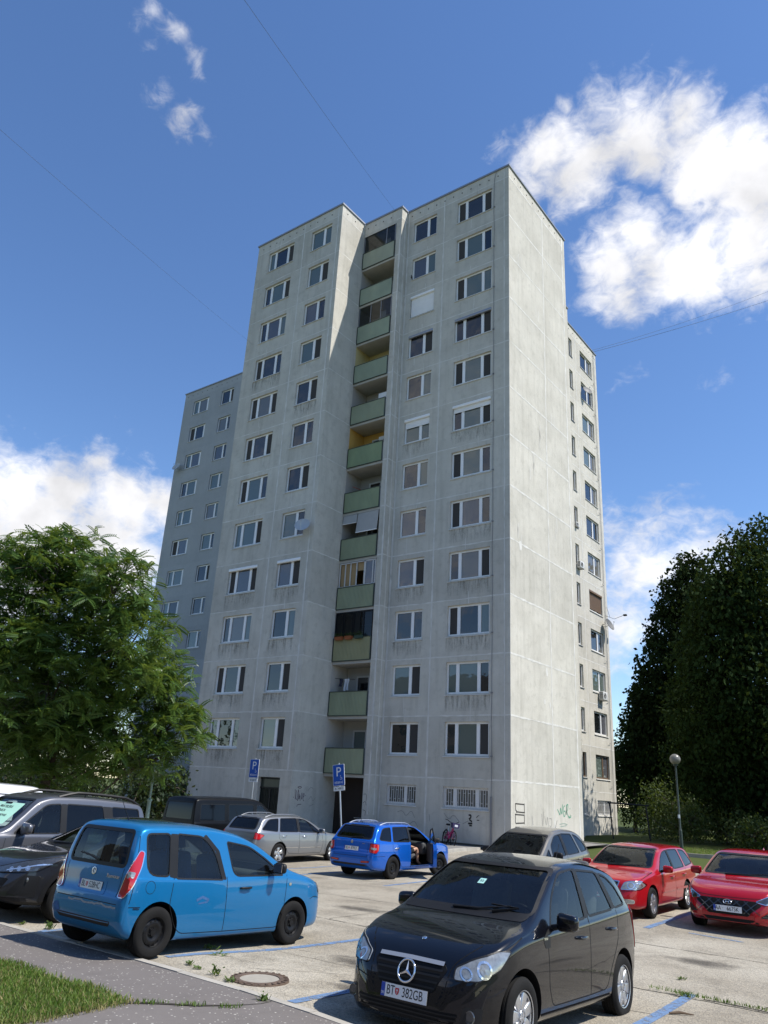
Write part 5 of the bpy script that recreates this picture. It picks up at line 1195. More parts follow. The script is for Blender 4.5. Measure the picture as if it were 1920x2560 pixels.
ACL = dict(scale=1.0, zs=1.045, gap=.010, wb=2.568, w=1.764, r=.312, tw=.195, paint=P_black, rim='seven', rim_m=M_alu, tum=.30, wr=.05, arch=.372,
  top=[(-.60,.52),(-.585,.70),(-.555,.90),(-.53,.98),(-.46,1.08),(-.34,1.27),(-.22,1.41),(-.1,1.48),(.3,1.555),(.75,1.59),(1.2,1.57),(1.5,1.50),(1.9,1.30),(2.3,1.075),(2.42,1.02),(2.62,.975),(2.9,.885),(3.08,.79),(3.18,.69),(3.24,.58),(3.27,.46),(3.283,.40)],
  bot=[(-.60,.38),(-.5,.28),(.3,.2),(2.2,.2),(3.0,.19),(3.2,.2),(3.283,.25)],
  plan=[(-.60,.72),(-.55,.80),(-.4,.85),(0,.875),(.6,.882),(2.2,.88),(2.65,.868),(2.95,.815),(3.12,.725),(3.22,.60),(3.265,.48),(3.283,.42)],
  belt=[(-.55,1.07),(0,1.05),(1.0,.99),(2.2,.92),(2.5,.89),(3.05,.72),(3.28,.42)],
  side=[[(1.04,1.035),(1.93,.98,.03),(1.74,1.24,.2),(1.42,1.455,.12),(1.02,1.495)],[(.22,1.09),(.93,1.045),(.95,1.485),(.42,1.465)],[(-.22,1.13),(.13,1.10),(.33,1.45),(.12,1.41,.1),(-.06,1.31)]],
  windscreen=[(.755,1.085),(.635,1.485)], rearwin=[(.62,1.10),(.55,1.39)], cabin=(-.3,2.15), floor=.5,
  pillars=[[(.95,1.04),(1.04,1.03),(1.02,1.50),(.95,1.50)],[(.13,1.10),(.22,1.09),(.42,1.465),(.33,1.45)],[(1.97,.985),(2.14,.90),(2.10,.82),(1.99,.82)]],
  lines=[[(.97,1.04),(1.0,.60),(.98,.33)],[(2.04,.93),(2.03,.50),(1.93,.33),(.98,.33),(.52,.34),(.40,.52),(.15,.80),(.12,1.08)],[(2.52,.93),(2.75,.86),(3.0,.76)]], front_lines=[[(-.42,.50),(-.44,.70),(-.62,.86)],[(.42,.50),(.44,.70),(.62,.86)],[(-.83,.56),(-.45,.50)],[(.83,.56),(.45,.50)]],
  handles=[(1.12,.86),(.25,.90)], mirror=(1.86,1.03), mirror_m=P_black, mirror_size=1.0,
  lamps=[('headlight','fd',[(-1.93,.60),(-1.72,.61),(-1.50,.70),(-1.37,.83,.02),(-1.50,.835),(-1.74,.765),(-1.90,.69)],M_pale_l),('tail_light','rd',[(.1,.66),(.2,.66),(.32,1.06),(.26,1.1)],M_red_l)],
  bulbs=[(-1.66,.695,.06),(-1.82,.655,.045)], lamp_rim_m=M_black,
  inserts=[('grille','front',[(-.30,.475),(.30,.475),(.41,.66),(.36,.70),(-.36,.70),(-.41,.66)],M_rubber,.004),('lower_grille','front',[(-.50,.25),(.50,.25),(.56,.36),(-.56,.36)],M_rubber,.003),
           ('fog_recess','front',[(.56,.26),(.72,.30),(.74,.42),(.60,.42)],M_black,.003),('fog_recess','front',[(-.56,.26),(-.72,.30),(-.74,.42),(-.60,.42)],M_black,.003),('cowl','front',[(-.72,1.035),(.72,1.035),(.74,1.085),(-.74,1.085)],M_black,.004)],
  bars=[('grille_bar','front',[[(-.37,.645),(.37,.645)],[(-.355,.60),(.355,.60)],[(-.34,.555),(.34,.555)],[(-.32,.51),(.32,.51)]],.016,M_black,.014),('chrome_bar','front',[[(-.365,.695),(0,.70),(.365,.695)]],.030,mat('dull_chrome',(.5,.5,.5),.3,.6),.016),('grille_bar','front',[[(-.52,.28),(.52,.28)],[(-.54,.31),(.54,.31)],[(-.55,.34),(.55,.34)]],.012,M_black,.010),
        ('sill_trim','left',[[(.40,.25),(2.17,.25)]],.075,mat('grey_sill',(.035,.035,.036),.75),.012),('sill_trim','right',[[(.40,.25),(2.17,.25)]],.075,MATS['grey_sill'],.012)],
  seat=(1.35,.62), dash=(1.95,1.0), wiper=[[(-.10,1.075),(.20,1.085),(.52,1.13)],[(.36,1.075),(.60,1.12),(-.0,1.16)][:2]+[(.30,1.13)]], antenna=(.0,0,.26), plate_f=(.43,0,('BT','382GB')), crease=40)
acl, cA = build_car('parked_car', ACL, 'black one-box hatchback with silver star emblem parked nose to the kerb in the foreground', 'car', 11.96, -21.62, -1, -.28, -.19)
b_ = MB(); q = cA.hit('front', 0, .595, .03); Mx = frame(q, (0, 1, 0), (-.35, 0, 1))
b_.lathe([(.092+.010*math.cos(t), .010*math.sin(t)) for t in np.linspace(0, 2*math.pi, 8, endpoint=False)], 40, 'z', 0, Mx, True)
for k in range(3):
    a = math.pi/2+2*math.pi*k/3; M2 = Mx @ Matrix.Rotation(a, 4, 'Z'); b_.add([M2 @ Vector(v) for v in [(0, -.017, 0), (0, .017, 0), (.092, 0, 0), (0, 0, .012)]], [(0, 2, 3), (2, 1, 3), (0, 1, 2)])
b_.lathe([(0, .012), (.016, .002), (.016, 0)], 12, 'z', 0, Mx); b_.build('star_emblem', M_chrome, acl, 50)
q = cA.hit('topv', 2.98, 0, .003); MB().lathe([(.0, .008), (.022, .006), (.026, 0)], 16, 'z', 0, Matrix.Translation(q) @ Matrix.Rotation(R(25), 4, 'Y')).build('bonnet_badge', M_chrome, acl, 50)
for sg in (1, -1):
    b_ = MB(); q = cA.hit('front', sg*.65, .35, .012); b_.lathe([(0, .012), (.038, .008), (.048, .012), (.052, 0)], 20, 'z', 0, frame(q, (0, 1, 0), (0, 0, 1))); b_.build('fog_lamp', M_darklamp, acl, 50)
b_ = MB(); cA.patch(b_, 'front', [(-.05,1.30),(.03,1.30),(.03,1.345),(-.05,1.345)], -.002, .05); st = b_.build('vignette_sticker', mat('pale_green_sticker', (.35, .62, .58), .5), acl)
q = cA.hit('front', -.01, 1.322, .001); q2 = cA.hit('front', -.01, 1.35, .001); text('52', .05, M_ink, st, frame(q, (0, 1, 0), q2-q), .0003)
b_ = MB(); cA.patch(b_, 'left', fillet([(2.04,.89),(2.12,.89),(2.12,.91),(2.04,.91)], .008), .004, .03); b_.build('wing_badge', M_chrome, acl)

def hatch_common(**k): 
    d = dict(w=1.77, r=.316, tw=.205, rim='five', rim_m=M_alu); d.update(k); return d
OCT = hatch_common(scale=.94, wb=2.578, w=1.769, paint=P_red, tum=.33, rear_glass=M_tint, dark=(1, 2),
  top=[(-1.09,.55),(-1.075,.68),(-1.03,.80),(-1.0,.96),(-.95,1.02),(-.82,1.20),(-.68,1.36),(-.58,1.41),(-.2,1.455),(.4,1.468),(1.0,1.46),(1.4,1.40),(1.8,1.24),(2.25,1.0),(2.34,.965),(2.8,.905),(3.2,.83),(3.36,.76),(3.43,.64),(3.482,.46)],
  bot=[(-1.09,.40),(-.9,.27),(0,.2),(2.3,.19),(3.2,.2),(3.482,.26)],
  plan=[(-1.09,.70),(-1.04,.78),(-.9,.84),(-.4,.875),(.3,.884),(1.6,.884),(2.5,.875),(3.0,.84),(3.25,.78),(3.4,.66),(3.482,.52)],
  belt=[(-1.0,.96),(0,.93),(1.2,.905),(2.2,.88),(3.2,.75),(3.48,.45)],
  side=[[(.96,.955),(1.98,.925,.03),(1.55,1.21),(1.3,1.32,.1),(.98,1.365)],[(.05,.975),(.86,.955),(.88,1.37),(.16,1.365)],[(-.74,1.03,.08),(-.06,.98),(.05,1.36),(-.42,1.33,.12)]],
  windscreen=[(.72,1.015),(.60,1.385)], rearwin=[(.62,1.03),(.55,1.36)], cabin=(-.75,2.05), floor=.42, pillars=[[(.86,.955),(.96,.955),(.98,1.37),(.88,1.37)]],
  lines=[[(.91,.95),(.93,.6),(.92,.30)],[(2.0,.92),(2.08,.6),(2.0,.30),(.92,.30),(.42,.30),(.28,.50),(-.0,.75),(0.0,.97)],[(2.35,.93),(2.8,.87),(3.2,.78)]], front_lines=[[(-.84,.60),(-.45,.57),(.45,.57),(.84,.60)],[(-.38,.58),(-.46,.76)],[(.38,.58),(.46,.76)]],
  handles=[(1.08,.80),(.12,.82)], mirror=(1.82,.98), lamps=[('headlight','front',[(.44,.60),(.80,.62),(.845,.70),(.80,.78),(.62,.775),(.50,.74)],M_pale_l),('fog_lamp','front',[(.48,.33),(.70,.34),(.70,.41),(.50,.42)],M_pale_l)], bulbs=[(.64,.69,.06),(.76,.69,.05)], lamp_rim_m=M_chrome,
  inserts=[('grille','front',[(-.33,.60),(.33,.60),(.38,.745),(-.38,.745)],M_rubber,.006),('lower_grille','front',[(-.42,.29),(.42,.29),(.44,.40),(-.44,.40)],M_rubber,.004)],
  bars=[('grille_bar','front',[[(x_,.61),(x_*1.1,.735)] for x_ in np.linspace(-.29,.29,15)],.014,M_black,.012),('grille_surround','front',[[(-.39,.75),(0,.765),(.39,.75),(.34,.59),(0,.585),(-.34,.59),(-.39,.75)]],.022,M_chrome,.012),('grille_bar','front',[[(-.42,.32),(.42,.32)],[(-.43,.36),(.43,.36)]],.012,M_black,.01)],
  strip=[[(.0,.52),(.86,.52)],[(.98,.52),(1.98,.52)]], strip_w=.05, strip_m=P_red, seat=(1.3,.50), dash=(1.98,.93), wiper=[[(-.3,1.0),(.1,1.01),(.55,1.04)]], plate_f=(.475,0,('BA','127TB')))
octv, cO = build_car('parked_car', OCT, 'red estate car with chrome framed grille, facing us behind the black hatchback', 'car', 9.72, -11.2, -1, -.16, -.17)
I30 = hatch_common(wb=2.65, w=1.795, paint=P_red2, tum=.33, rim='ten',
  top=[(-.79,.55),(-.77,.70),(-.73,.90),(-.68,.98),(-.55,1.12),(-.3,1.32),(-.1,1.39),(.3,1.44),(.8,1.455),(1.2,1.44),(1.5,1.37),(1.9,1.20),(2.35,.975),(2.45,.945),(2.9,.89),(3.25,.81),(3.42,.72),(3.5,.60),(3.55,.45)],
  bot=[(-.79,.40),(-.6,.27),(0,.2),(2.3,.19),(3.3,.2),(3.55,.24)],
  plan=[(-.79,.70),(-.72,.80),(-.5,.86),(0,.89),(.6,.897),(2.2,.895),(2.75,.88),(3.1,.83),(3.32,.75),(3.47,.62),(3.55,.48)],
  belt=[(-.7,.97),(0,.95),(1.2,.91),(2.3,.88),(3.25,.73),(3.55,.42)],
  side=[[(1.0,.96),(1.98,.925,.03),(1.6,1.19),(1.35,1.30,.1),(1.02,1.345)],[(.12,.985),(.90,.965),(.92,1.35),(.25,1.33)]],
  windscreen=[(.74,1.0),(.61,1.36)], rearwin=[(.62,1.02),(.52,1.28)], cabin=(-.4,2.1), floor=.42, pillars=[[(.90,.96),(1.0,.96),(1.02,1.35),(.92,1.35)]],
  lines=[[(.95,.95),(.97,.6),(.96,.30)],[(2.05,.92),(2.12,.6),(2.02,.30),(.96,.30),(.45,.32),(.3,.5),(.05,.75),(.05,.97)]], front_lines=[[(-.84,.70),(-.40,.665),(0,.66),(.40,.665),(.84,.70)]],
  handles=[(1.12,.82),(.18,.84)], mirror=(1.86,.98), lamps=[('headlight','front',[(.50,.62),(.66,.58),(.84,.66),(.875,.78),(.80,.77)],M_darklamp)], bulbs=[(.75,.68,.045)], bulb_m=M_pale_l, lamp_rim_m=M_chrome,
  inserts=[('grille','front',[(-.36,.36),(.36,.36),(.43,.44),(.60,.56),(.50,.625),(-.50,.625),(-.60,.56),(-.43,.44)],M_rubber,.005),('lower_grille','front',[(-.55,.25),(.55,.25),(.46,.31),(-.46,.31)],M_rubber,.003),('side_vent','front',[(.56,.36),(.80,.33),(.84,.47),(.74,.48)],M_black,.004),('side_vent','front',[(-.56,.36),(-.80,.33),(-.84,.47),(-.74,.48)],M_black,.004)],
  bars=[('grille_bar','front',[[(a-.26,.61),(a+.0,.40)] for a in np.linspace(-.28,.56,6)]+[[(-a+.26,.61),(-a+.0,.40)] for a in np.linspace(-.28,.56,6)],.012,M_darklamp,.014),('side_vent_bar','front',[[(.60,.38),(.80,.37)],[(.66,.42),(.82,.42)]],.012,M_darklamp,.012)],
  seat=(1.35,.48), dash=(2.0,.92), wiper=[[(-.3,.985),(.1,.995),(.55,1.03)]], plate_f=(.455,.0,('AA ·','667SK')), crest=False)
i30, cI = build_car('parked_car', I30, 'red hatchback with wide black mesh grille at the right edge of the parking row', 'car', 12.22, -10.85, -1, -.18, -.18)
q = cI.hit('front', 0, .575, .018); Mx = frame(q, (0, 1, 0), (-.3, 0, 1)); b_ = MB()
b_.lathe([(.075+.008*math.cos(t), .008*math.sin(t)) for t in np.linspace(0, 2*math.pi, 8, endpoint=False)], 32, 'z', 0, Mx @ Matrix.Diagonal((1, .55, 1, 1)), True)
for p0, p1 in (((-.042, -.026), (-.018, .028)), ((.018, -.028), (.042, .026)), ((-.026, -.004), (.026, .006))): b_.tube([Mx @ Vector((*p0, .004)), Mx @ Vector((*p1, .004))], .007, 6)
b_.build('oval_emblem', M_chrome, i30, 50)
q = cI.hit('topv', .0, 0, 0); MB().add([q+Vector(v) for v in [(.1, 0, -.01), (-.08, .025, -.01), (-.08, -.025, -.01), (-.07, 0, .07)]], [(0, 1, 3), (1, 2, 3), (2, 0, 3)]).build('roof_fin', P_red2, i30)
PIC = hatch_common(wb=2.76, w=1.751, paint=P_beige, tum=.36, rear_glass=M_tint, dark=(1, 2), glass=glass('smoky_car_glass', (.28, .30, .30)),
  top=[(-.67,.55),(-.65,.75),(-.60,.98),(-.5,1.14),(-.3,1.38),(-.1,1.52),(.3,1.615),(.8,1.637),(1.3,1.60),(1.7,1.48),(2.2,1.22),(2.6,1.02),(2.7,.985),(3.0,.90),(3.3,.80),(3.48,.66),(3.57,.52),(3.606,.42)],
  bot=[(-.67,.40),(-.5,.27),(0,.2),(2.6,.19),(3.4,.2),(3.606,.26)], plan=[(-.67,.66),(-.58,.76),(-.35,.83),(0,.865),(.6,.8755),(2.2,.875),(2.75,.86),(3.1,.80),(3.35,.70),(3.53,.56),(3.606,.44)],
  belt=[(-.6,1.04),(0,1.03),(1.2,.98),(2.4,.92),(3.3,.72),(3.6,.4)],
  side=[[(1.12,1.03),(1.86,1.0),(1.80,1.25,.08),(1.45,1.46,.12),(1.14,1.50)],[(.28,1.07),(1.0,1.035),(1.03,1.515),(.45,1.50)],[(-.30,1.12,.08),(.18,1.08),(.36,1.495),(.1,1.44,.1),(-.12,1.31)],[(1.95,1.0),(2.28,.985),(1.95,1.19)]],
  windscreen=[(.73,1.05),(.58,1.48)], rearwin=[(.58,1.12),(.48,1.46)], cabin=(-.25,2.4), floor=.5, pillars=[[(1.0,1.035),(1.12,1.03),(1.14,1.51),(1.03,1.515)]],
  lines=[[(1.06,1.03),(1.08,.6),(1.06,.30)],[(2.05,.95),(2.15,.6),(2.05,.30),(1.06,.30),(.5,.32),(.35,.55),(.1,.85),(.1,1.06)]], handles=[(1.2,.88),(.28,.92)], mirror=(1.92,1.05), mirror_m=M_black, lamps=[('headlight','fd',[(-2.25,.62),(-1.85,.68),(-1.7,.82),(-2.0,.80)],M_pale_l)],
  seat=(1.5,.60), dash=(2.15,.96), wiper=[[(.5,1.03),(.1,1.02),(-.45,1.05)]], antenna=(-.05,0,.30))
pic, cP = build_car('parked_car', PIC, 'grey-beige rounded people carrier parked beside the red estate', 'car', 7.08, -11.0, -1, -.22, -.25)
FAB = hatch_common(wb=2.47, w=1.732, r=.302, tw=.19, paint=P_fabia, rim='steel', rim_m=M_steel, tum=.33, rear_glass=M_tint, dark=(1, 2), steer=-.38,
  top=[(-.93,.50),(-.92,.66),(-.88,.78),(-.85,1.0),(-.81,1.05),(-.70,1.22),(-.55,1.39),(-.47,1.43),(-.1,1.46),(.4,1.467),(.9,1.455),(1.3,1.40),(1.7,1.23),(2.12,1.0),(2.2,.97),(2.7,.90),(3.05,.82),(3.22,.73),(3.29,.62),(3.327,.48)],
  bot=[(-.93,.38),(-.8,.27),(0,.2),(2.3,.19),(3.1,.2),(3.327,.26)], plan=[(-.93,.69),(-.88,.77),(-.75,.82),(-.3,.855),(.3,.866),(1.6,.866),(2.4,.86),(2.85,.82),(3.08,.75),(3.24,.64),(3.327,.5)],
  belt=[(-.85,.97),(0,.95),(1.2,.925),(2.1,.89),(3.05,.76),(3.32,.45)],
  side=[[(.88,.965),(1.85,.935,.03),(1.5,1.18),(1.22,1.31,.1),(.90,1.36)],[(.0,.985),(.80,.965),(.82,1.365),(.10,1.36)],[(-.62,1.04,.08),(-.10,.99),(.0,1.355),(-.38,1.33,.12)]],
  windscreen=[(.70,1.02),(.58,1.38)], rearwin=[(.60,1.06),(.62,1.10),(.54,1.38)], cabin=(-.6,1.95), floor=.38, pillars=[[(.80,.965),(.88,.965),(.90,1.365),(.82,1.365)]],
  opening=[([(.86,.33),(1.86,.33),(1.92,.5),(1.88,.97),(1.5,1.22),(1.22,1.35),(.88,1.385),(.84,.8)], -1)], noglass=[('right', 0)],
  lines=[[(.84,.95),(.87,.6),(.86,.30)],[(1.88,.92),(1.95,.6),(1.88,.30),(.86,.30),(.42,.31),(.28,.50),(-.04,.76),(-.04,.98)],[(-.86,.62),(-.4,.62)]], rear_lines=[[(-.58,.60),(-.60,1.02)],[(.58,.60),(.60,1.02)],[(-.6,.60),(.6,.60)]],
  handles=[(.05,.82)], handle_m=M_chrome, mirror=(9,1.0), lamps=[('tail_light','rd',[(-.17,.72),(.02,.70),(.10,.78),(.105,.93),(-.14,.95)],M_red_l),('reflector','rear',[(.40,.44),(.68,.46),(.68,.50),(.40,.49)],M_red_l)], tail_white=[(-.12,.79),(.02,.785),(.03,.84),(-.12,.85)],
  inserts=[('plate_recess','rear',[(-.30,.71),(.30,.71),(.30,.86),(-.30,.86)],P_fabia,.004),('lower_bumper','rear',[(-.6,.36),(.6,.36),(.62,.41),(-.62,.41)],M_black,.004)], seat=(1.2,.46), dash=(1.82,.93), rear_wiper=[(.05,1.07),(-.15,1.09),(-.35,1.09)], rails=(-.35,1.2,.56,M_zinc), antenna=(-.25,.15,.3), plate_r=(.785,0,('BL','879UI')))
FAB['mirror'] = (1.78, 1.0)
fab, cF = build_car('parked_car', FAB, 'bright blue estate car with its front passenger door open and steel wheels', 'car', 1.92, -12.35, 1, -.27, -.25)
badge(fab, cF, 'rear', 0, .955, .04, (M_chrome, M_chrome)); q = cF.hit('rear', -.42, .93, .006); q2 = cF.hit('rear', -.42, .96, .006); text('FABIA', .035, M_chrome, fab, frame(q, (0, -1, 0), q2-q), .002, sx=1.2)
q = cF.hit('rear', .5, .98, .006); q2 = cF.hit('rear', .5, 1.0, .006); text('SKODA', .03, M_chrome, fab, frame(q, (0, -1, 0), q2-q), .002, sx=1.2)
def open_door():
    # the open front door, hinged at the front edge of the opening on the car's right (y<0) side
    hinge = Vector((1.90, -.845, 0)); Mx = Matrix.Translation(hinge) @ Matrix.Rotation(R(43), 4, 'Z') @ Matrix.Translation(-hinge)
    # outline in x,z seen from the side; -> skin on both sides
    pan = fillet([(.86,.33),(1.86,.33),(1.90,.5),(1.88,.95),(.88,.965),(.84,.8)], .05); b_ = MB(); n = len(pan)
    Y = lambda z: -.862+.05*max(0, (z-.62)/.35)**2*.4
    o_ = [Vector((p.x, Y(p.y), p.y)) for p in pan]; i_ = [Vector((p.x, Y(p.y)+.10, p.y)) for p in pan]
    b_.add([Mx @ v for v in o_+i_], [tuple(range(n)), tuple(range(2*n-1, n-1, -1))]+[(i, n+i, n+(i+1) % n, (i+1) % n) for i in range(n)])
    d = b_.build('door', [P_fabia], fab, 40)
    fr = MB(); top = [(.89,.965),(.90,1.37),(1.22,1.325),(1.5,1.20),(1.87,.95)]; P3 = [Mx @ Vector((a, -.82+.25*(z-.95), z)) for a, z in top]; fr.tube(P3, .022, 6); fr.build('window_frame', M_black, d, 50)
    g = MB(); g.add(P3, [tuple(range(5))]); g.build('side_window', M_glass, d)
    t = MB(); t.rbox(.95, -.755, .42, 1.82, -.715, .93, .03, 0, Mx); t.build('door_trim', M_dash, d, 40)
    h = MB(); h.tube([Mx @ Vector(v) for v in [(.92,-.87,.81),(.95,-.90,.812),(1.08,-.90,.815),(1.11,-.87,.815)]], .015, 6); h.build('door_handle', P_fabia, d, 50)
    m = MB(); m.rbox(-.06, -.11, -.07, .06, .11, .07, .045, 0, Mx @ Matrix.Translation((1.80, -1.0, 1.0)), 3); m.build('door_mirror', M_black, d, 50)
for ch in list(fab.children):
    if ch.name.startswith('door_mirror') and ch.data.vertices[0].co.y < 0:
        for g in list(ch.children): bpy.data.objects.remove(g)
        bpy.data.objects.remove(ch)
open_door()
SUP = hatch_common(wb=2.761, w=1.817, paint=P_silver, tum=.34, rear_glass=M_tint, dark=(1, 2),
  top=[(-1.13,.55),(-1.115,.70),(-1.07,.82),(-1.03,.98),(-.98,1.04),(-.85,1.22),(-.70,1.40),(-.6,1.45),(-.2,1.495),(.4,1.51),(1.1,1.49),(1.5,1.41),(1.95,1.22),(2.4,1.0),(2.5,.965),(3.0,.90),(3.4,.80),(3.58,.70),(3.66,.60),(3.708,.45)],
  bot=[(-1.13,.38),(-1,.27),(0,.2),(2.5,.19),(3.4,.2),(3.708,.26)], plan=[(-1.13,.72),(-1.06,.80),(-.9,.86),(-.4,.90),(.3,.908),(1.6,.908),(2.6,.90),(3.1,.86),(3.4,.78),(3.6,.64),(3.708,.5)],
  belt=[(-1.0,.98),(0,.955),(1.2,.93),(2.3,.90),(3.4,.74),(3.7,.42)],
  side=[[(1.0,.975),(2.12,.945,.03),(1.65,1.23),(1.35,1.36,.1),(1.02,1.405)],[(.0,.995),(.90,.98),(.92,1.41),(.12,1.405)],[(-.82,1.06,.08),(-.10,1.0),(.02,1.40),(-.45,1.37,.14)]],
  windscreen=[(.74,1.03),(.60,1.40)], rearwin=[(.62,1.07),(.54,1.40)], cabin=(-.8,2.2), floor=.42, pillars=[[(.90,.98),(1.0,.975),(1.02,1.41),(.92,1.41)]],
  lines=[[(.95,.97),(.97,.6),(.96,.30)],[(2.15,.93),(2.22,.6),(2.12,.30),(.96,.30),(.45,.32),(.3,.55),(-.05,.8),(-.05,1.0)]], handles=[(1.12,.84),(.1,.86)], handle_m=M_chrome, mirror=(1.98,1.0), lamps=[('tail_light','rd',[(-.25,.78),(-.05,.76),(.10,.90),(-.2,.98)],M_red_l)],
  strip=[[(.3,.50),(.90,.49)],[(1.0,.49),(2.1,.48)]], strip_w=.02, strip_m=M_chrome, seat=(1.35,.48), dash=(2.1,.95), rails=(-.5,1.25,.58,P_silver), rail_h=.05, antenna=(-.7,.5,.3))
sup, cS = build_car('parked_car', SUP, 'silver-grey estate car with roof rails parked side on before the entrance', 'car', -3.60, -11.3, 1, -.40, -.38)
CHR = hatch_common(scale=.95, wb=2.64, w=1.795, r=.335, tw=.215, paint=P_grey, tum=.38, rim='five', rear_glass=M_tint, dark=(1,), arch_clad=True, clad=.30, arch=.395,
  top=[(-.79,.6),(-.77,.8),(-.72,1.0),(-.6,1.1),(-.3,1.36),(-.1,1.46),(.3,1.535),(.8,1.565),(1.2,1.53),(1.5,1.45),(1.9,1.27),(2.35,1.07),(2.45,1.035),(2.9,.97),(3.2,.90),(3.4,.80),(3.5,.68),(3.57,.5)],
  bot=[(-.79,.42),(-.6,.3),(0,.24),(2.3,.22),(3.3,.24),(3.57,.32)], plan=[(-.79,.68),(-.7,.80),(-.5,.86),(0,.895),(.6,.88),(1.6,.88),(2.2,.89),(2.7,.897),(3.05,.85),(3.3,.75),(3.47,.6),(3.57,.46)],
  belt=[(-.7,1.06),(0,1.08),(1.2,1.0),(2.3,.96),(3.2,.80),(3.55,.48)], side=[[(1.05,1.06),(2.0,1.015,.03),(1.65,1.26),(1.35,1.39,.1),(1.07,1.42)],[(.3,1.13),(.96,1.075),(.98,1.43),(.45,1.40)]],
  windscreen=[(.74,1.09),(.60,1.45)], rearwin=[(.55,1.15),(.48,1.36)], cabin=(-.2,2.15), floor=.5, lines=[[(1.0,1.05),(1.02,.6),(1.0,.34)],[(2.1,.98),(2.15,.6),(2.05,.36),(1.0,.36),(.5,.4),(.35,.6),(.2,.9),(.25,1.1)]], front_lines=[[(-.85,.74),(-.4,.66),(0,.65),(.4,.66),(.85,.74)]],
  handles=[(1.15,.90)], mirror=(1.86,1.06), lamps=[('headlight','fd',[(-2.35,.66),(-1.72,.72),(-1.38,.92),(-1.45,.93),(-1.9,.85),(-2.35,.73)],M_darklamp)], bulbs=[(-1.85,.755,.03),(-1.98,.74,.03),(-2.1,.72,.03)], bulb_m=M_reflector,
  inserts=[('grille','front',[(-.45,.40),(.45,.40),(.52,.60),(-.52,.60)],M_rubber,.004),('side_vent','front',[(.56,.40),(.80,.36),(.82,.66),(.70,.66)],M_black,.004),('side_vent','front',[(-.56,.40),(-.80,.36),(-.82,.66),(-.70,.66)],M_black,.004)],
  bars=[('lower_lip','front',[[(-.75,.33),(0,.30),(.75,.33)]],.05,M_black,.008),('lamp_strip','front',[[(.40,.70),(.65,.755),(.84,.83)],[(-.40,.70),(-.65,.755),(-.84,.83)]],.018,M_reflector,.014)], seat=(1.35,.58), dash=(2.02,1.0), wiper=[[(-.3,1.07),(.1,1.085),(.5,1.12)]])
chr_, cC = build_car('parked_car', CHR, 'dark grey crossover with slim headlamps tucked beside the sky blue car', 'car', 4.55, -21.75, -1, -.14, -.03)
for sg in (1, -1):
    q = cC.hit('front', sg*.74, .60, .012); MB().lathe([(0, .012), (.028, .008), (.034, 0)], 16, 'z', 0, frame(q, (0, 1, 0), (0, 0, 1))).build('fog_lamp', M_pale_l, chr_, 50)
SUV = dict(wb=2.79, w=1.885, r=.375, tw=.265, paint=P_suv, rim='five', tum=.22, rear_glass=M_tint, dark=(1, 2), clad=.0, arch=.44, wr=.05,
  top=[(-1.16,.6),(-1.14,.8),(-1.12,1.05),(-1.09,1.15),(-1.0,1.5),(-.9,1.74),(-.82,1.79),(-.3,1.83),(.4,1.845),(1.1,1.82),(1.38,1.75),(1.75,1.45),(2.05,1.2),(2.14,1.16),(2.6,1.12),(3.1,1.06),(3.4,.98),(3.55,.85),(3.65,.72),(3.69,.55)],
  bot=[(-1.16,.5),(-.9,.42),(0,.36),(2.4,.36),(3.4,.38),(3.69,.42)], plan=[(-1.16,.80),(-1.1,.86),(-.9,.91),(0,.94),(.6,.9425),(2.4,.9425),(3.0,.92),(3.3,.86),(3.55,.74),(3.69,.6)],
  belt=[(-1.1,1.13),(0,1.12),(2.0,1.08),(2.6,1.03),(3.4,.88),(3.69,.5)], side=[[(.95,1.15),(1.86,1.12,.03),(1.6,1.36),(1.27,1.63,.1),(.97,1.655)],[(-.05,1.17),(.84,1.15),(.86,1.66),(.06,1.66)],[(-.88,1.18),(-.22,1.17),(-.14,1.66),(-.80,1.65)]],
  windscreen=[(.77,1.19),(.64,1.70)], rearwin=[(.62,1.2),(.58,1.65)], cabin=(-.85,1.95), floor=.6, pillars=[[(.84,1.15),(.95,1.15),(.97,1.66),(.86,1.66)],[(-.22,1.17),(-.05,1.17),(.06,1.66),(-.14,1.66)]],
  lines=[[(.90,1.13),(.92,.7),(.90,.45)],[(2.0,1.08),(2.04,.7),(1.95,.45),(.90,.45),(.5,.46),(.4,.7),(.0,.95),(-.02,1.15)]], handles=[(1.05,.98),(.1,1.0)], mirror=(1.72,1.20), mirror_m=P_suv, mirror_size=1.25, lamps=[('headlight','fd',[(-2.25,.78),(-1.85,.80),(-1.75,.98),(-2.2,.98)],M_pale_l)],
  seat=(1.2,.82), dash=(1.86,1.17), rails=(-.85,1.0,.68,M_black), rail_h=.075, rail_r=.028, strip=[[(.5,.60),(2.0,.60)]], strip_w=.10, strip_m=P_suv)
suv, cV = build_car('parked_car', SUV, 'tall grey off-road car with black roof rails and a green notice behind its windscreen', 'car', 1.70, -21.9, -1, -.20, -.10)
b_ = MB(); cV.patch(b_, 'front', fillet([(-.45,1.26),(.58,1.26),(.52,1.62),(-.42,1.62)], .03), -.002, .06); bn = b_.build('windscreen_notice', mat('mint_green_card', (.42, .72, .56), .6), suv)
for s_, zz, yy, sz in (('PRIATELSKA', 1.545, .05, .085), ('PALENICA', 1.475, -.02, .085), ('NOVY LIEHOVAR', 1.40, .12, .07), ('SALON', 1.33, -.05, .07)):
    q = cV.hit('front', yy, zz, .001); q2 = cV.hit('front', yy, zz+.05, .001); text(s_, sz, M_ink, bn, frame(q, (0, 1, 0), q2-q), .0006)
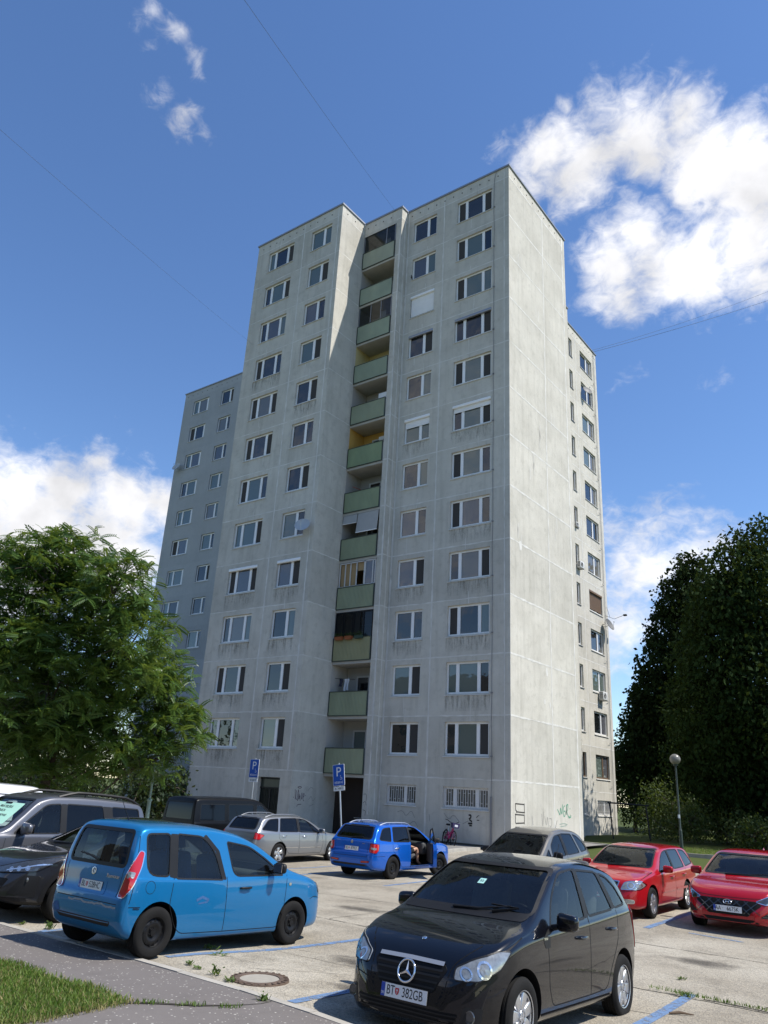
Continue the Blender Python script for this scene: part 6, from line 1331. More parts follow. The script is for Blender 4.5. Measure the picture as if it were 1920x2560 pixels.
b_ = MB(); cV.patch(b_, 'left', fillet([(2.2,.86),(2.29,.86),(2.29,.92),(2.2,.92)], .015), .006, .03); b_.build('side_repeater', M_pale_l, suv)
VAN = dict(wb=3.0, w=1.904, r=.325, tw=.215, paint=P_van, rim='five', tum=.13, glass=M_glass, rear_glass=mat('black_van_glass', (.002, .002, .0025), .08, spec=.3), dark=(1, 2), wr=.06,
  top=[(-.99,.5),(-.98,1.0),(-.96,1.3),(-.90,1.8),(-.84,1.93),(-.6,1.96),(.5,1.97),(1.8,1.96),(2.2,1.90),(2.6,1.68),(3.0,1.36),(3.2,1.2),(3.4,1.12),(3.7,1.0),(3.82,.85),(3.88,.65),(3.90,.5)],
  bot=[(-.99,.4),(-.8,.3),(0,.25),(2.5,.25),(3.6,.26),(3.90,.32)], plan=[(-.99,.84),(-.94,.91),(-.7,.94),(0,.952),(2.4,.952),(3.1,.93),(3.5,.86),(3.75,.74),(3.90,.58)],
  belt=[(-1,1.12),(2.0,1.12),(3.0,1.05),(3.7,.85),(3.9,.5)], side=[[(2.02,1.17),(2.95,1.15,.03),(2.72,1.40,.1),(2.35,1.70,.12),(2.03,1.74)],[(.62,1.18),(1.88,1.18),(1.88,1.73),(.62,1.73)],[(-.72,1.18),(.46,1.18),(.46,1.73),(-.68,1.73)]],
  windscreen=[(.76,1.25),(.66,1.83)], rearwin=[(.72,1.2),(.70,1.78)], cabin=(-.8,2.85), floor=.55, lines=[[(1.95,1.75),(1.97,.8),(1.96,.33)],[(.54,1.8),(.54,.33)],[(3.0,1.1),(2.98,.6),(2.9,.33),(.54,.33)]], handles=[(2.06,1.0)], mirror=(2.75,1.22), mirror_m=M_black, mirror_size=1.3,
  seat=(1.85,.72), dash=(2.85,1.14), strip=[[(-.7,.80),(1.9,.80)]], strip_w=.02, strip_m=M_van_strip if False else M_black)
van, cN = build_car('parked_van', VAN, 'black passenger van with dark windows parked beyond the silver-grey estate', 'van', -6.55, -11.6, 1, -.43, -.40)
WV = dict(VAN); WV['paint'] = P_white; WV['hollow'] = False; WV['strip'] = []
wv, _ = build_car('parked_van', WV, 'white van at the left edge, only its roof showing past the grey off-road car', 'van', -1.95, -22.0, -1, -.2, -.1)
# ---------------------------------------------------------------- vegetation
def leaf_mat(name, c1, c2, trans=.25, gloss=.35):
    m = bpy.data.materials.new(name); m.use_nodes = True; t = m.node_tree; t.nodes.clear(); out = nd(t, 'ShaderNodeOutputMaterial')
    tc = nd(t, 'ShaderNodeTexCoord').outputs['Object']; n = noise_n(t, tc, .9, 3); n2 = noise_n(t, tc, 14, 2)
    c = mixc(t, ramp(t, mth(t, 'ADD', mth(t, 'MULTIPLY', n, .5), mth(t, 'MULTIPLY', n2, .5)), [(.38, (0, 0, 0)), (.62, (1, 1, 1))]), c1, c2)
    p = nd(t, 'ShaderNodeBsdfPrincipled', i_Roughness=gloss); t.links.new(c, p.inputs['Base Color']); p.inputs['Specular IOR Level'].default_value = .25 if gloss < .7 else .06
    tr = nd(t, 'ShaderNodeBsdfTranslucent'); t.links.new(mixc(t, .5, c, (.35, .45, .05)), tr.inputs[0]); mx = nd(t, 'ShaderNodeMixShader'); mx.inputs[0].default_value = trans
    t.links.new(p.outputs[0], mx.inputs[1]); t.links.new(tr.outputs[0], mx.inputs[2]); t.links.new(mx.outputs[0], out.inputs[0]); MATS[name] = m; return m
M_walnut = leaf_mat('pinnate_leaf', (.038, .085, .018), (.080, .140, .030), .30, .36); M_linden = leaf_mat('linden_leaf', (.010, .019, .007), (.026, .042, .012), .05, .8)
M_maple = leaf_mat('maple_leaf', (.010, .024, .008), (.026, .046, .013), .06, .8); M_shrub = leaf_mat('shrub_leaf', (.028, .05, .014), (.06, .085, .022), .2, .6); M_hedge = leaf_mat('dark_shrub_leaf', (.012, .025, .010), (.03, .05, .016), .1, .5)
M_bark = mat('bark', (.06, .048, .036), .95, noise=(6, .5, 6, (1, 1, .2)), bump=(18, .8, .03)); M_weed = leaf_mat('weed_leaf', (.06, .11, .03), (.13, .18, .05), .25, .5)
LT=[(-8.73,-18.66,7.54,2.05),(-7.11,-17.95,8.65,1.30),(-4.26,-18.13,7.59,1.13),(-4.20,-17.25,5.98,1.32),(-5.19,-15.28,5.31,0.95),(-4.88,-14.63,3.74,0.94),(-6.14,-15.91,3.94,1.73),(-7.03,-18.18,4.84,2.19),(-8.70,-17.61,2.89,1.59),(-5.48,-15.05,2.74,0.99),(-6.27,-17.36,6.23,1.98),(-8.40,-19.93,5.27,2.16),(-7.07,-16.84,2.72,1.43),(-6.73,-19.26,8.26,1.04)]
T1=[(3.22,19.23,17.09,1.06),(2.10,20.31,15.27,1.75),(1.52,20.76,12.95,2.15),(1.11,19.85,10.70,2.10),(0.51,19.75,9.02,1.96),(0.25,19.73,7.13,1.94),(0.25,19.70,5.15,2.04),(2.27,20.18,7.41,2.80),(1.03,22.63,3.86,2.88),(-0.86,20.77,3.47,1.43),(3.87,19.38,14.88,1.82),(-1.16,20.34,8.88,0.59),(-0.82,19.75,7.52,0.68)]
T2_=[(8.82,12.54,16.23,1.11),(7.88,11.34,14.42,1.51),(7.13,10.56,12.99,1.28),(6.98,12.29,11.63,2.17),(6.24,11.97,9.45,2.14),(5.25,13.78,7.16,2.31),(4.68,16.41,4.79,2.74),(8.56,14.19,13.23,2.68),(8.30,14.04,8.82,3.44),(7.67,18.21,4.97,3.62),(5.59,17.16,2.93,2.02)]
T2=[(CAM.x+(a-CAM.x)*1.12, CAM.y+(b-CAM.y)*1.12, CAM.z+(c-CAM.z)*1.12, d*1.12) for a, b, c, d in T2_]
T1=[(CAM.x+(a-CAM.x)*1.24, CAM.y+(b-CAM.y)*1.24, CAM.z+(c-CAM.z)*1.24, d*1.24*(.84 if c > 8 else 1.0)) for a, b, c, d in T1]
def lobe_points(rg, lobes, n, fill=.35, clump=7, cr=.28):
    """points in clumps near the lobes' surfaces, thinner inside"""
    L = np.array(lobes); w = L[:, 3]**2; idx = rg.choice(len(L), n//clump+1, p=w/w.sum()); d = rg.normal(size=(len(idx), 3)); d /= np.linalg.norm(d, axis=1)[:, None]
    rad = np.where(rg.random(len(idx)) < fill, rg.random(len(idx))**.5, .82+.3*rg.random(len(idx)))
    c = L[idx, :3]+d*(L[idx, 3]*rad)[:, None]; P = np.repeat(c, clump, 0)+rg.normal(size=(len(c)*clump, 3))*cr*np.array([1, 1, .75]); D = np.repeat(d, clump, 0)
    return P, D
def leaf_quads(rg, P, D, size, droop=.3, aspect=.6):
    n = len(P); a = rg.normal(size=(n, 3)); a[:, 2] -= droop*2; a += D*.5; a /= np.linalg.norm(a, axis=1)[:, None]; b = np.cross(a, rg.normal(size=(n, 3))+np.array([0, 0, 1.2])*0); b /= np.linalg.norm(b, axis=1)[:, None]
    s = size*(.65+.7*rg.random(n))[:, None]; nn = np.cross(a, b)
    V = np.stack([P, P+a*s*.5+b*s*aspect*.5+nn*s*.08, P+a*s, P+a*s*.5-b*s*aspect*.5+nn*s*.08], 1).reshape(-1, 3); return V, np.arange(n*4).reshape(-1, 4)
def limb_mesh(base, lobes, r0, rg, fork=.35):
    mb = MB(); base = Vector(base); top = max(lobes, key=lambda l: l[2]); cx = sum(l[0] for l in lobes)/len(lobes); cy = sum(l[1] for l in lobes)/len(lobes)
    H = top[2]-base.z; pts = []
    for i in range(9):
        t = i/8; pts.append(base.lerp(Vector((cx, cy, top[2])), t)+Vector((rg.normal()*.12*t, rg.normal()*.12*t, 0)) if i else base)
    pts = [Vector((base.x+(p.x-base.x)*(k/8)**1.3, base.y+(p.y-base.y)*(k/8)**1.3, p.z)) for k, p in enumerate(pts)]
    mb.tube(pts, [r0*1.35 if k == 0 else r0*(1-.9*k/8) for k in range(9)], 10)
    for l in lobes:
        c = Vector(l[:3]); zf = max(base.z+1.2, min(c.z-.4*(c-Vector((cx, cy, c.z))).length-.3, top[2]-.8)); k = min(7, max(1, int((zf-base.z)/H*8))); s = pts[k]; m = s.lerp(c, .5)+Vector((0, 0, -.12*(c-s).length))
        mb.tube([s, m, c], [r0*.34*(1-k/10), r0*.2*(1-k/10), .02], 6)
        for q in range(5):
            d = Vector(rg.normal(size=3)).normalized(); mb.tube([m.lerp(c, .4+.12*q), c+d*l[3]*.45, c+d*l[3]*.95+Vector((0, 0, -.1))], [.035, .022, .008], 4)
    return mb
def leafy_tree(name, label, cat, base, lobes, n, size, lm, seed, r0=.25, group=None, clump=7, cr=.28, fill=.35, droop=.3, aspect=.6):
    rg = np.random.default_rng(seed); t = thing(name, label, cat, base, 0, group); off = np.array(base)
    P, D = lobe_points(rg, lobes, n, fill, clump, cr); P = P[P[:, 2] > base[2]+.05]; D = D[:len(P)]
    V, F = leaf_quads(rg, P-off, D, size, droop, aspect); raw_mesh('crown', V, F, lm, t)
    L2 = [(l[0]-off[0], l[1]-off[1], l[2]-off[2], l[3]) for l in lobes]
    if r0: limb_mesh((0, 0, -.1), L2, r0, rg).build('trunk', M_bark, t, 50)
    return t
def pinnate_tree():
    rg = np.random.default_rng(21); base = np.array((-8.2, -16.9, zg(-8.2, -16.9))); t = thing('leafy_tree', 'broad green tree with long drooping feather-shaped leaves rising behind the grey off-road car', 'tree', tuple(base))
    # one frond: a drooping midrib with pairs of leaflets
    n_l = 9; fr = []
    for i in range(n_l):
        u = (i+1)/n_l; x = .62*u; z = .12*u-.27*u*u
        for s in (-1, 1):
            w = .155*(1-.55*abs(u-.45)); d = np.array([.45, s, -.25]); d = d/np.linalg.norm(d)*w; q = np.array([x, 0, z]); nx = np.array([.055, 0, -.01])
            fr.append([q, q+d*.5+nx, q+d, q+d*.5-nx*.6])
    q = np.array([.62, 0, -.24]); fr.append([q, q+[.06, .03, -.05], q+[.14, 0, -.14], q+[.06, -.03, -.05]]); fr = np.array(fr)      # (19,4,3)
    L = np.array(LT); w = L[:, 3]**2; N = 1950; idx = rg.choice(len(L), N, p=w/w.sum()); d = rg.normal(size=(N, 3)); d[:, 2] += .25; d /= np.linalg.norm(d, axis=1)[:, None]
    rad = np.where(rg.random(N) < .30, .35+.5*rg.random(N), .84+.24*rg.random(N)); C = L[idx, :3]+d*(L[idx, 3]*rad)[:, None]; ok = C[:, 2] > 1.5; C, d = C[ok], d[ok]
    Vs = []; stems = MB()
    for c, dd in zip(C, d):
        k = rg.integers(7, 11); a0 = rg.random()*6.28; s = .44+.30*rg.random()
        for j in range(k):
            a = a0+6.283*j/k+rg.normal()*.2; el = rg.uniform(-.75, .75); ca, sa = math.cos(a), math.sin(a); ce, se = math.cos(el), math.sin(el)
            Mr = np.array([[ca*ce, -sa, -ca*se], [sa*ce, ca, -sa*se], [se, 0, ce]]); roll = rg.normal()*.7; cr_, sr = math.cos(roll), math.sin(roll); Rl = np.array([[1, 0, 0], [0, cr_, -sr], [0, sr, cr_]])
            Vs.append((fr.reshape(-1, 3)*s*(.8+.4*rg.random())) @ (Mr @ Rl).T+c+rg.normal(size=3)*.05+dd*.05)
    V = np.concatenate(Vs)-base; F = np.arange(len(V)).reshape(-1, 4); raw_mesh('crown', V, F, M_walnut, t)
    limb_mesh((0, 0, -.1), [(l[0]-base[0], l[1]-base[1], l[2]-base[2], l[3]) for l in LT], .20, rg).build('trunk', M_bark, t, 50)
pinnate_tree()
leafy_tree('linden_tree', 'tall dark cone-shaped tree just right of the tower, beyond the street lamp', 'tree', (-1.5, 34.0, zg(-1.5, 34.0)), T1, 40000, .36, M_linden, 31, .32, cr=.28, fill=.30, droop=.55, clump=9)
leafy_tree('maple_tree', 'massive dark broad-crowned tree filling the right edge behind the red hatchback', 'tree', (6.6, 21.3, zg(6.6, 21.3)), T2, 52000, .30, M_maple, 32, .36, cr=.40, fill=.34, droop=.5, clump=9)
def ball(cx, cy, h, r, seed, k=7):
    rr = random.Random(seed); z0 = zg(cx, cy); return [(cx+rr.uniform(-r, r)*.8, cy+rr.uniform(-r, r)*.8, z0+rr.uniform(.2, .9)*h, r*rr.uniform(.45, .75)) for _ in range(k)]
for i, (x, y, h, r, n, lm, lab) in enumerate([
    (-5.6, 31.0, 8.0, 2.5, 8500, M_maple, 'dull green small tree standing against the far corner of the tower'), (-1.2, 25.6, 2.6, 2.2, 4600, M_shrub, 'low sunlit bush behind the carpet beating frame'),
    (1.2, 19.0, 1.7, 1.3, 2600, M_shrub, 'low bush left of the lamp post under the dark cone-shaped tree'), (3.4, 21.4, 2.2, 1.6, 3000, M_shrub, 'bush with pale leaves right of the lamp post'),
    (6.0, 24.0, 2.6, 2.0, 3000, M_shrub, 'yellow-green bush in a gap under the big trees'), (6.4, 17.6, 1.4, 1.2, 2000, M_shrub, 'low bush beside the trunk of the broad-crowned tree'),
    (10.5, 29.0, 9, 4.0, 7000, M_maple, 'dark tree deep in the grove at the right edge'), (3.5, 41.0, 10, 4.0, 7000, M_linden, 'dark tree deep in the grove behind the cone-shaped tree'), (-7.5, 40.0, 9, 4.0, 7000, M_maple, 'distant dark tree seen past the far corner of the tower'),
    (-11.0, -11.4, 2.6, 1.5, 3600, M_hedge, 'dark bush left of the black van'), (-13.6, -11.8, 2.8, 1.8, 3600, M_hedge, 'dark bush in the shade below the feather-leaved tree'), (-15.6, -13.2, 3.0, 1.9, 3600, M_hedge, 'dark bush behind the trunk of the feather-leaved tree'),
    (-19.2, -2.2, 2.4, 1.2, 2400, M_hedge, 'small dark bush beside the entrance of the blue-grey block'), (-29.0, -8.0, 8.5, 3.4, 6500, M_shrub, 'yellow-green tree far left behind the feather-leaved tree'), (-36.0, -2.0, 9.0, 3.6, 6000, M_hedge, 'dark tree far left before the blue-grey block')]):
    tall = h > 5; L = ball(x, y, h, r, 50+i, 12 if tall else 7)
    leafy_tree('leafy_tree' if tall else 'bush', lab, 'tree' if tall else 'bush', (x, y, zg(x, y)), L, n, .26 if tall else .17, lm, 70+i, .16 if tall else .05, clump=6, cr=.25, fill=.3)
# lawn grass
def grass(name, n, region, hmin, hmax, seed, mats, keep=None):
    rg = np.random.default_rng(seed); x0, x1, y0, y1 = region; X = x0+(x1-x0)*rg.random(n); Y = y0+(y1-y0)*rg.random(n)
    if keep is not None: k = keep(X, Y, rg); X, Y = X[k], Y[k]; n = len(X)
    Z = zga(X, Y)+.025; h = hmin+(hmax-hmin)*rg.random(n)**1.5; a = rg.random(n)*6.283; lean = rg.normal(size=(n, 2))*.45; w = .0035+.003*rg.random(n)
    B = np.stack([X, Y, Z], -1); S = np.stack([np.cos(a)*w, np.sin(a)*w, 0*a], -1); T = np.stack([lean[:, 0]*h, lean[:, 1]*h, h], -1); M_ = T*np.array([.35, .35, .6])
    V = np.stack([B-S, B+S, B+M_+S*.7, B+M_-S*.7, B+T], 1).reshape(-1, 3); i = np.arange(n)[:, None]*5
    F = np.concatenate([np.concatenate([i, i+1, i+2], 1), np.concatenate([i, i+2, i+3], 1), np.concatenate([i+3, i+2, i+4], 1)]); mi = np.tile(rg.choice(len(mats), n, p=[.5, .32, .18]), 3)
    o = raw_mesh(name, V, F, mats, None, False, mi); o['kind'] = 'stuff'; return o
M_g1 = leaf_mat('grass_blade', (.06, .125, .016), (.11, .18, .03), .3, .5); M_g2 = leaf_mat('light_grass_blade', (.14, .21, .04), (.19, .24, .06), .3, .5); M_g3 = leaf_mat('dry_grass_blade', (.22, .19, .08), (.32, .26, .12), .25, .6)
grass('grass', 75000, (5.2, 10.0, -30.2, -26.15), .02, .065, 5, [M_g1, M_g2, M_g3], lambda X, Y, rg: (Y < -26.22+.06*np.sin(X*5)+.05*rg.normal(size=len(X))) & (X < 9.72+.05*np.sin(Y*7)+.04*rg.normal(size=len(X))))
grass('dry_grass', 1500, (9.55, 9.85, -29, -26.2), .02, .05, 6, [M_g3, M_g3, M_g2])
grass('crack_grass', 2600, (9.7, 10.5, -26.35, -25.3), .02, .055, 8, [M_g1, M_g1, M_g2], lambda X, Y, rg: (np.abs((Y+26.32)-(X-9.72)*.98) < .035+.03*np.abs(rg.normal(size=len(X)))) & (np.sin(X*23)+.4*rg.normal(size=len(X)) > -.1))
grass('verge_grass', 26000, (1.5, 22, 7.1, 13), .06, .16, 9, [M_g1, M_g2, M_g3]); grass('slab_grass', 1500, (12.6, 14.2, -20.4, -19.9), .02, .06, 10, [M_g1, M_g1, M_g2], lambda X, Y, rg: np.abs(Y+20.12+.05*(X-13)) < .05)
def weed(x, y, h, seed, lab, spread=.1):
    r = random.Random(seed); t = MB(); z = zg(x, y)+.01; n = int(16+h*70)
    for i in range(n):
        a = r.uniform(0, 6.28); b = Vector((r.gauss(0, spread*.4), r.gauss(0, spread*.3), 0)); hh = h*r.uniform(.3, 1); tip = b+Vector((math.cos(a)*spread*r.uniform(.2, 1), math.sin(a)*spread*r.uniform(.2, 1), hh)); w = Vector((-math.sin(a), math.cos(a), 0))*.012
        m = b.lerp(tip, .55)+Vector((0, 0, hh*.12)); t.add([b-w*.3, b+w*.3, m+w, m-w, tip], [(0, 1, 2, 3), (3, 2, 4)])
        if hh > .08:
            for q in range(3):
                a2 = r.uniform(0, 6.28); p = b.lerp(tip, r.uniform(.4, 1)); l = Vector((math.cos(a2), math.sin(a2), .2))*.035; t.add([p, p+l*.5+Vector((0, 0, .012)), p+l, p+l*.5-Vector((0, 0, .006))], [(0, 1, 2, 3)])
    o = t.build('weed', M_weed, None, None, (x, y, z)); tag(o, lab, 'weed', 'weeds growing along the kerb')
for x, y, h, sp, lab in [(8.05, -23.75, .13, .16, 'weed tuft in the joint right of the sky blue car'), (8.45, -23.95, .07, .2, 'flat weed lying across the blue bay line'), (8.72, -24.66, .09, .09, 'small weed at the kerb nearest the sky blue car rear wheel'), (8.95, -24.72, .07, .1, 'low weed at the kerb between the blue line and the manhole'), (9.28, -24.75, .17, .12, 'bushy weed at the kerb left of the manhole'), (9.62, -24.85, .10, .12, 'leafy weed at the kerb in front of the manhole'),
    (10.42, -25.15, .16, .1, 'spindly weed where the path crack meets the kerb'), (5.75, -24.7, .17, .12, 'tall weed at the kerb between the grey crossover and the sky blue car'), (5.2, -24.8, .1, .1, 'small weed at the kerb below the grey crossover'), (6.5, -24.75, .09, .1, 'small weed at the kerb behind the sky blue car'), (13.05, -20.15, .12, .2, 'weed clump at the head of the nearest blue bay line'), (12.75, -19.2, .08, .12, 'small weed in the slab joint behind the black hatchback'), (-1.6, -.25, .25, .2, 'weeds at the foot of the tower wall right of the pink bicycle')]:
    weed(x, y, h*.55, int(x*100) % 997, lab, sp*.65)
def litter():
    for x, y, lab, c in ((13.2, -21.2, 'brown stick lying beside the black hatchback rear wheel', (.12, .08, .05)), (8.2, -27.3, 'dry brown leaf lying on the lawn', (.22, .15, .09))):
        z = zg(x, y)+(.02 if y > -25 else .09); m = MB(); m.tube([(0, 0, 0), (.12, .03, .01), (.28, .02, .0)], [.012, .016, .006], 6); o = m.build('stick' if y > -25 else 'leaf', mat('litter_%d' % int(x), c, .9), None, 50, (x, y, z)); o.rotation_euler = (0, 0, .5); tag(o, lab, 'litter')
litter()

# ---------------------------------------------------------------- street furniture and small things
M_signb = mat('sign_blue', (.010, .085, .42), .35); M_signw = mat('sign_white', (.75, .76, .77), .4)
def parking_sign(x, y, z, label, ptxt, tilt=0, rz=0):
    g = zg(x, y)+.1; t = thing('parking_sign', label, 'parking sign', (x, y, g)); H = z-g
    t.rotation_euler = (0, -tilt, rz)
    MB().tube([(0, 0, -.2), (0, 0, H+.42)], .032, 12).build('post', M_zinc, t, 50)
    w, h = .25, .375
    def rp(w_, h_, r_): return [Vector(p) for p in fillet([(-w_, -h_), (w_, -h_), (w_, h_), (-w_, h_)], r_)]
    def plate_(w_, h_, r_, y0, y1, zc, m, nm, par):
        P = rp(w_, h_, r_); n = len(P); b = MB(); b.add([(p.x, y0, zc+p.y) for p in P]+[(p.x, y1, zc+p.y) for p in P], [tuple(range(n)), tuple(range(2*n-1, n-1, -1))]+[(i, n+i, n+(i+1) % n, (i+1) % n) for i in range(n)]); return b.build(nm, m, par)
    pn = plate_(w, h, .04, -.050, -.036, H, M_signw, 'sign_panel', t); plate_(w-.014, h-.014, .03, -.053, -.049, H, M_signb, 'blue_field', pn)
    F = lambda cx, cz: frame((cx, -.0545, H+cz), (1, 0, 0), (0, 0, 1))
    text('P', .46, M_signw, pn, F(.0, .10), .001); text('RÉSERVÉ', .105, M_signw, pn, F(0, -.265), .001, sx=.92)
    wc = MB(); c = (.10, -.0555, H-.105); wc.ribbon([(c[0]+.042*math.cos(a), c[1], c[2]-.01+.042*math.sin(a)) for a in np.linspace(-2.6, 1.0, 12)], .012, (0, -1, 0)); wc.ribbon([(c[0]-.02, c[1], c[2]+.06), (c[0]-.012, c[1], c[2]+.0), (c[0]+.03, c[1], c[2]+.0), (c[0]+.05, c[1], c[2]-.05)], .012, (0, -1, 0))
    wc.add([(c[0]-.022+.014*math.cos(a), c[1], c[2]+.078+.014*math.sin(a)) for a in np.linspace(6.28, 0, 10, endpoint=False)], [tuple(range(10))]); wc.build('wheelchair_symbol', M_signw, pn)
    sp = plate_(.24, .075, .02, -.050, -.036, H-.47, M_signw, 'plate', t); text(ptxt, .10, M_ink, sp, frame((0, -.0515, H-.47), (1, 0, 0), (0, 0, 1)), .001, sx=.85)
    c_ = MB(); 
    for zz in (H+.2, H-.2): c_.box(-.05, -.037, zz-.02, .05, .038, zz+.02)
    c_.build('clamps', M_zinc, t)
parking_sign(-2.05, -8.74, 2.56, 'blue reserved parking sign with number plate panel, leaning left beside the brown door', 'BL 340KO', .13, .12); parking_sign(-8.25, -7.42, 2.69, 'blue reserved parking sign standing behind the black van by the dark green entrance', 'BA·428 PI', .0, .1)
def lamp():
    x, y = 5.42, 5.6; z = zg(x, y); t = thing('street_lamp', 'park lamp with a round globe on a thin dark green post', 'street lamp', (x, y, z)); pm = mat('lamp_post_green', (.03, .045, .035), .5, noise=(5, .3))
    m = MB(); m.tube([(0, 0, -.1), (0, 0, 1.1)], .075, 12); m.tube([(0, 0, 1.1), (0, 0, 1.16), (0, 0, 3.85)], [.075, .045, .038], 12); m.build('post', pm, t, 50)
    MB().sphere((0, 0, 4.1), .235, 24).build('globe', mat('tree_shaded_globe', (.17, .16, .135), .3, noise=(3, .25)), t, 60); MB().lathe([(.0, 3.82), (.10, 3.82), (.12, 3.88), (.09, 3.92)], 16).build('collar', pm, t, 50); MB().box(-.04, -.08, 1.6, .04, -.04, 1.75).build('sticker', M_signw, t)  # globe colour is darkened to stand for the trees' shade on it
lamp()
def green_post():
    x, y = -5.5, -14.7; z = zg(x, y); t = thing('lamp_post', 'slim green-grey lamp post rising into the feather-leaved tree', 'lamp post', (x, y, z)); pm = mat('pale_green_post', (.20, .27, .22), .5, noise=(4, .25))
    m = MB(); m.tube([(0, 0, -.1), (0, 0, 1.75)], .062, 10); m.tube([(0, 0, 1.75), (0, 0, 5.6)], .035, 10); m.build('post', pm, t, 50); MB().lathe([(.035, 1.72), (.085, 1.73), (.085, 1.78), (.035, 1.82)], 14).build('collar', pm, t, 50); MB().rbox(-.3, -.1, 5.55, .3, .1, 5.7, .04).build('lamp_head', M_zinc, t, 40)
green_post()
def carpet_frame():
    a, b = Vector((-1.9, 16.0, 0)), Vector((.1, 17.4, 0)); z = zg(-1, 16.6); t = thing('carpet_frame', 'black steel carpet beating frame at the foot of the tower, far right corner', 'carpet frame', (-1.9, 16.0, z)); m = MB(); d = b-a
    m.tube([Vector((0, 0, 1.95)), d+Vector((0, 0, 1.9))], .045, 8); m.build('crossbar', M_black, t, 50)
    for p in (Vector((.1, .05, 0)), d*.93): 
        MB().tube([p+Vector((.25, -.25, -.1)), p+Vector((0, 0, 1.93))], .045, 8).build('post', M_black, t, 50)
    for k in range(4):
        q = d*(.25+.17*k)+Vector((0, 0, 1.83)); MB().lathe([(.06+.01*math.cos(s), .01*math.sin(s)) for s in np.linspace(0, 6.28, 6, endpoint=False)], 14, 'y', 0, Matrix.Translation(q), True).build('hook_ring', M_black, t, 50)
carpet_frame()
def bicycle():
    t = thing('bicycle', 'pink shared bicycle with dark front basket leaning by the tower wall', 'bicycle', (-2.75, -.62, zg(-2.75, -.62)+.0)); t.rotation_euler = (R(-7), 0, R(-38))
    pink = mat('pink_frame', (.52, .03, .16), .35, coat=.5); tm, rm = None, None; rr = .33
    for x in (-.52, .52):
        w = MB(); w.lathe([(rr+.022*math.cos(s), .022*math.sin(s)) for s in np.linspace(0, 6.28, 8, endpoint=False)], 36, 'y', 0, None, True); o = w.build('wheel', M_tyre, t, 50, (x, 0, rr+.02)); s_ = MB()
        for k in range(9): a = 2*math.pi*k/9; s_.tube([(0, 0, 0), (math.cos(a)*rr, 0, math.sin(a)*rr)], .008, 4)
        s_.lathe([(0, -.04), (.05, -.04), (.05, .04), (0, .04)], 12, 'y'); s_.build('spokes', M_black, o)
    f = MB(); bb, st, hd = (-.08, 0, .30), (-.22, 0, .62), (.34, 0, .78)
    for a, b, r_ in ((bb, st, .028), (bb, hd, .038), ((-.20, 0, .50), (.36, 0, .70), .028), (bb, (-.52, .05, .35), .015), (bb, (-.52, -.05, .35), .015), (st, (-.52, .05, .35), .012), (st, (-.52, -.05, .35), .012)): f.tube([a, b], r_, 8)
    f.build('frame', pink, t, 50); k = MB(); k.tube([(.31, 0, .86), (.42, 0, .58)], .025, 8); k.tube([(.42, .05, .58), (.52, .05, .35)], .014, 6); k.tube([(.42, -.05, .58), (.52, -.05, .35)], .014, 6); k.build('fork', pink, t, 50)
    h = MB(); h.tube([(.31, 0, .86), (.29, 0, 1.0)], .016, 8); h.tube([(.10, -.32, 1.10), (.22, -.28, 1.09), (.30, -.12, 1.0), (.30, .12, 1.0), (.22, .28, 1.09), (.10, .32, 1.10)], .014, 8); h.build('handlebar', M_black, t, 50)
    s = MB(); s.tube([st, (-.27, 0, .88)], .016, 8); s.build('seat_post', M_zinc, t, 50); q = MB(); q.rbox(-.42, -.09, .87, -.15, .09, .95, .035); 
    for i, v in enumerate(q.v): q.v[i] = (v[0], v[1]*(1.0 if v[0] < -.3 else .45), v[2])
    q.build('saddle', M_black, t, 50)
    b = MB(); w0, w1 = .13, .17
    def pt(x, y, z_): return (x, y*(w0 if z_ < .85 else w1)/w1, z_)
    vs = [pt(x, y, z_) for z_ in (.80, 1.0) for x, y in ((.40, -w1), (.40, w1), (.68, w1), (.68, -w1))]; b.add(vs, [(0, 1, 2, 3), (0, 4, 5, 1), (1, 5, 6, 2), (2, 6, 7, 3), (3, 7, 4, 0)]); b.build('basket', mat('dark_violet_plastic', (.035, .025, .09), .5), t)
    MB().box(.681, -.07, .86, .684, .07, .94).build('sticker', M_signw, t); m = MB(); m.box(-.85, -.03, .55, -.25, .03, .58); m.tube([(-.85, 0, .36), (-.80, 0, .56), (-.52, 0, .70), (-.25, 0, .62)], .03, 6); m.build('mudguard', M_black, t, 50)
    c = MB(); c.lathe([(0, -.02), (.09, -.02), (.09, .02), (0, .02)], 18, 'y', 0, Matrix.Translation(bb)); c.tube([(bb[0], .06, bb[2]), (bb[0]+.12, .09, bb[2]-.11)], .012, 5); c.tube([(bb[0], -.06, bb[2]), (bb[0]-.12, -.09, bb[2]+.11)], .012, 5); c.build('crank', M_black, t, 50)
bicycle()
def dish(loc, N, rad, label, m, tilt=.45):
    t = thing('satellite_dish', label, 'satellite dish', loc); N = Vector(N).normalized(); up = Vector((0, 0, 1)); ax = (N+up*tilt).normalized(); c = N*.42; Mx = Matrix.Translation(c) @ ax.to_track_quat('Z', 'Y').to_matrix().to_4x4()
    prof = [(rad*k/8, .22*rad*(k/8)**2) for k in range(9)]; b = MB(); b.lathe(prof+[(rad*1.02, .22*rad), (rad, .22*rad-.02)]+[(r_, h_-.02) for r_, h_ in prof[::-1]][1:], 28, 'z', 0, Mx); b.build('reflector', m, t, 50)
    a = MB(); a.tube([(0, 0, -.1), c*.6+Vector((0, 0, -.1)), c-ax*.02], .02, 6); tip = Mx @ Vector((0, -.0, rad*.95)); lo = Mx @ Vector((0, -rad*.95, .2*rad)); a.tube([lo, tip], .012, 5); a.sphere(tip, .045, 8); a.build('arm', M_zinc, t, 50)
M_dish = mat('dish_grey', (.42, .43, .43), .5, noise=(4, .1)); M_dishd = mat('dish_dark', (.12, .12, .12), .6)
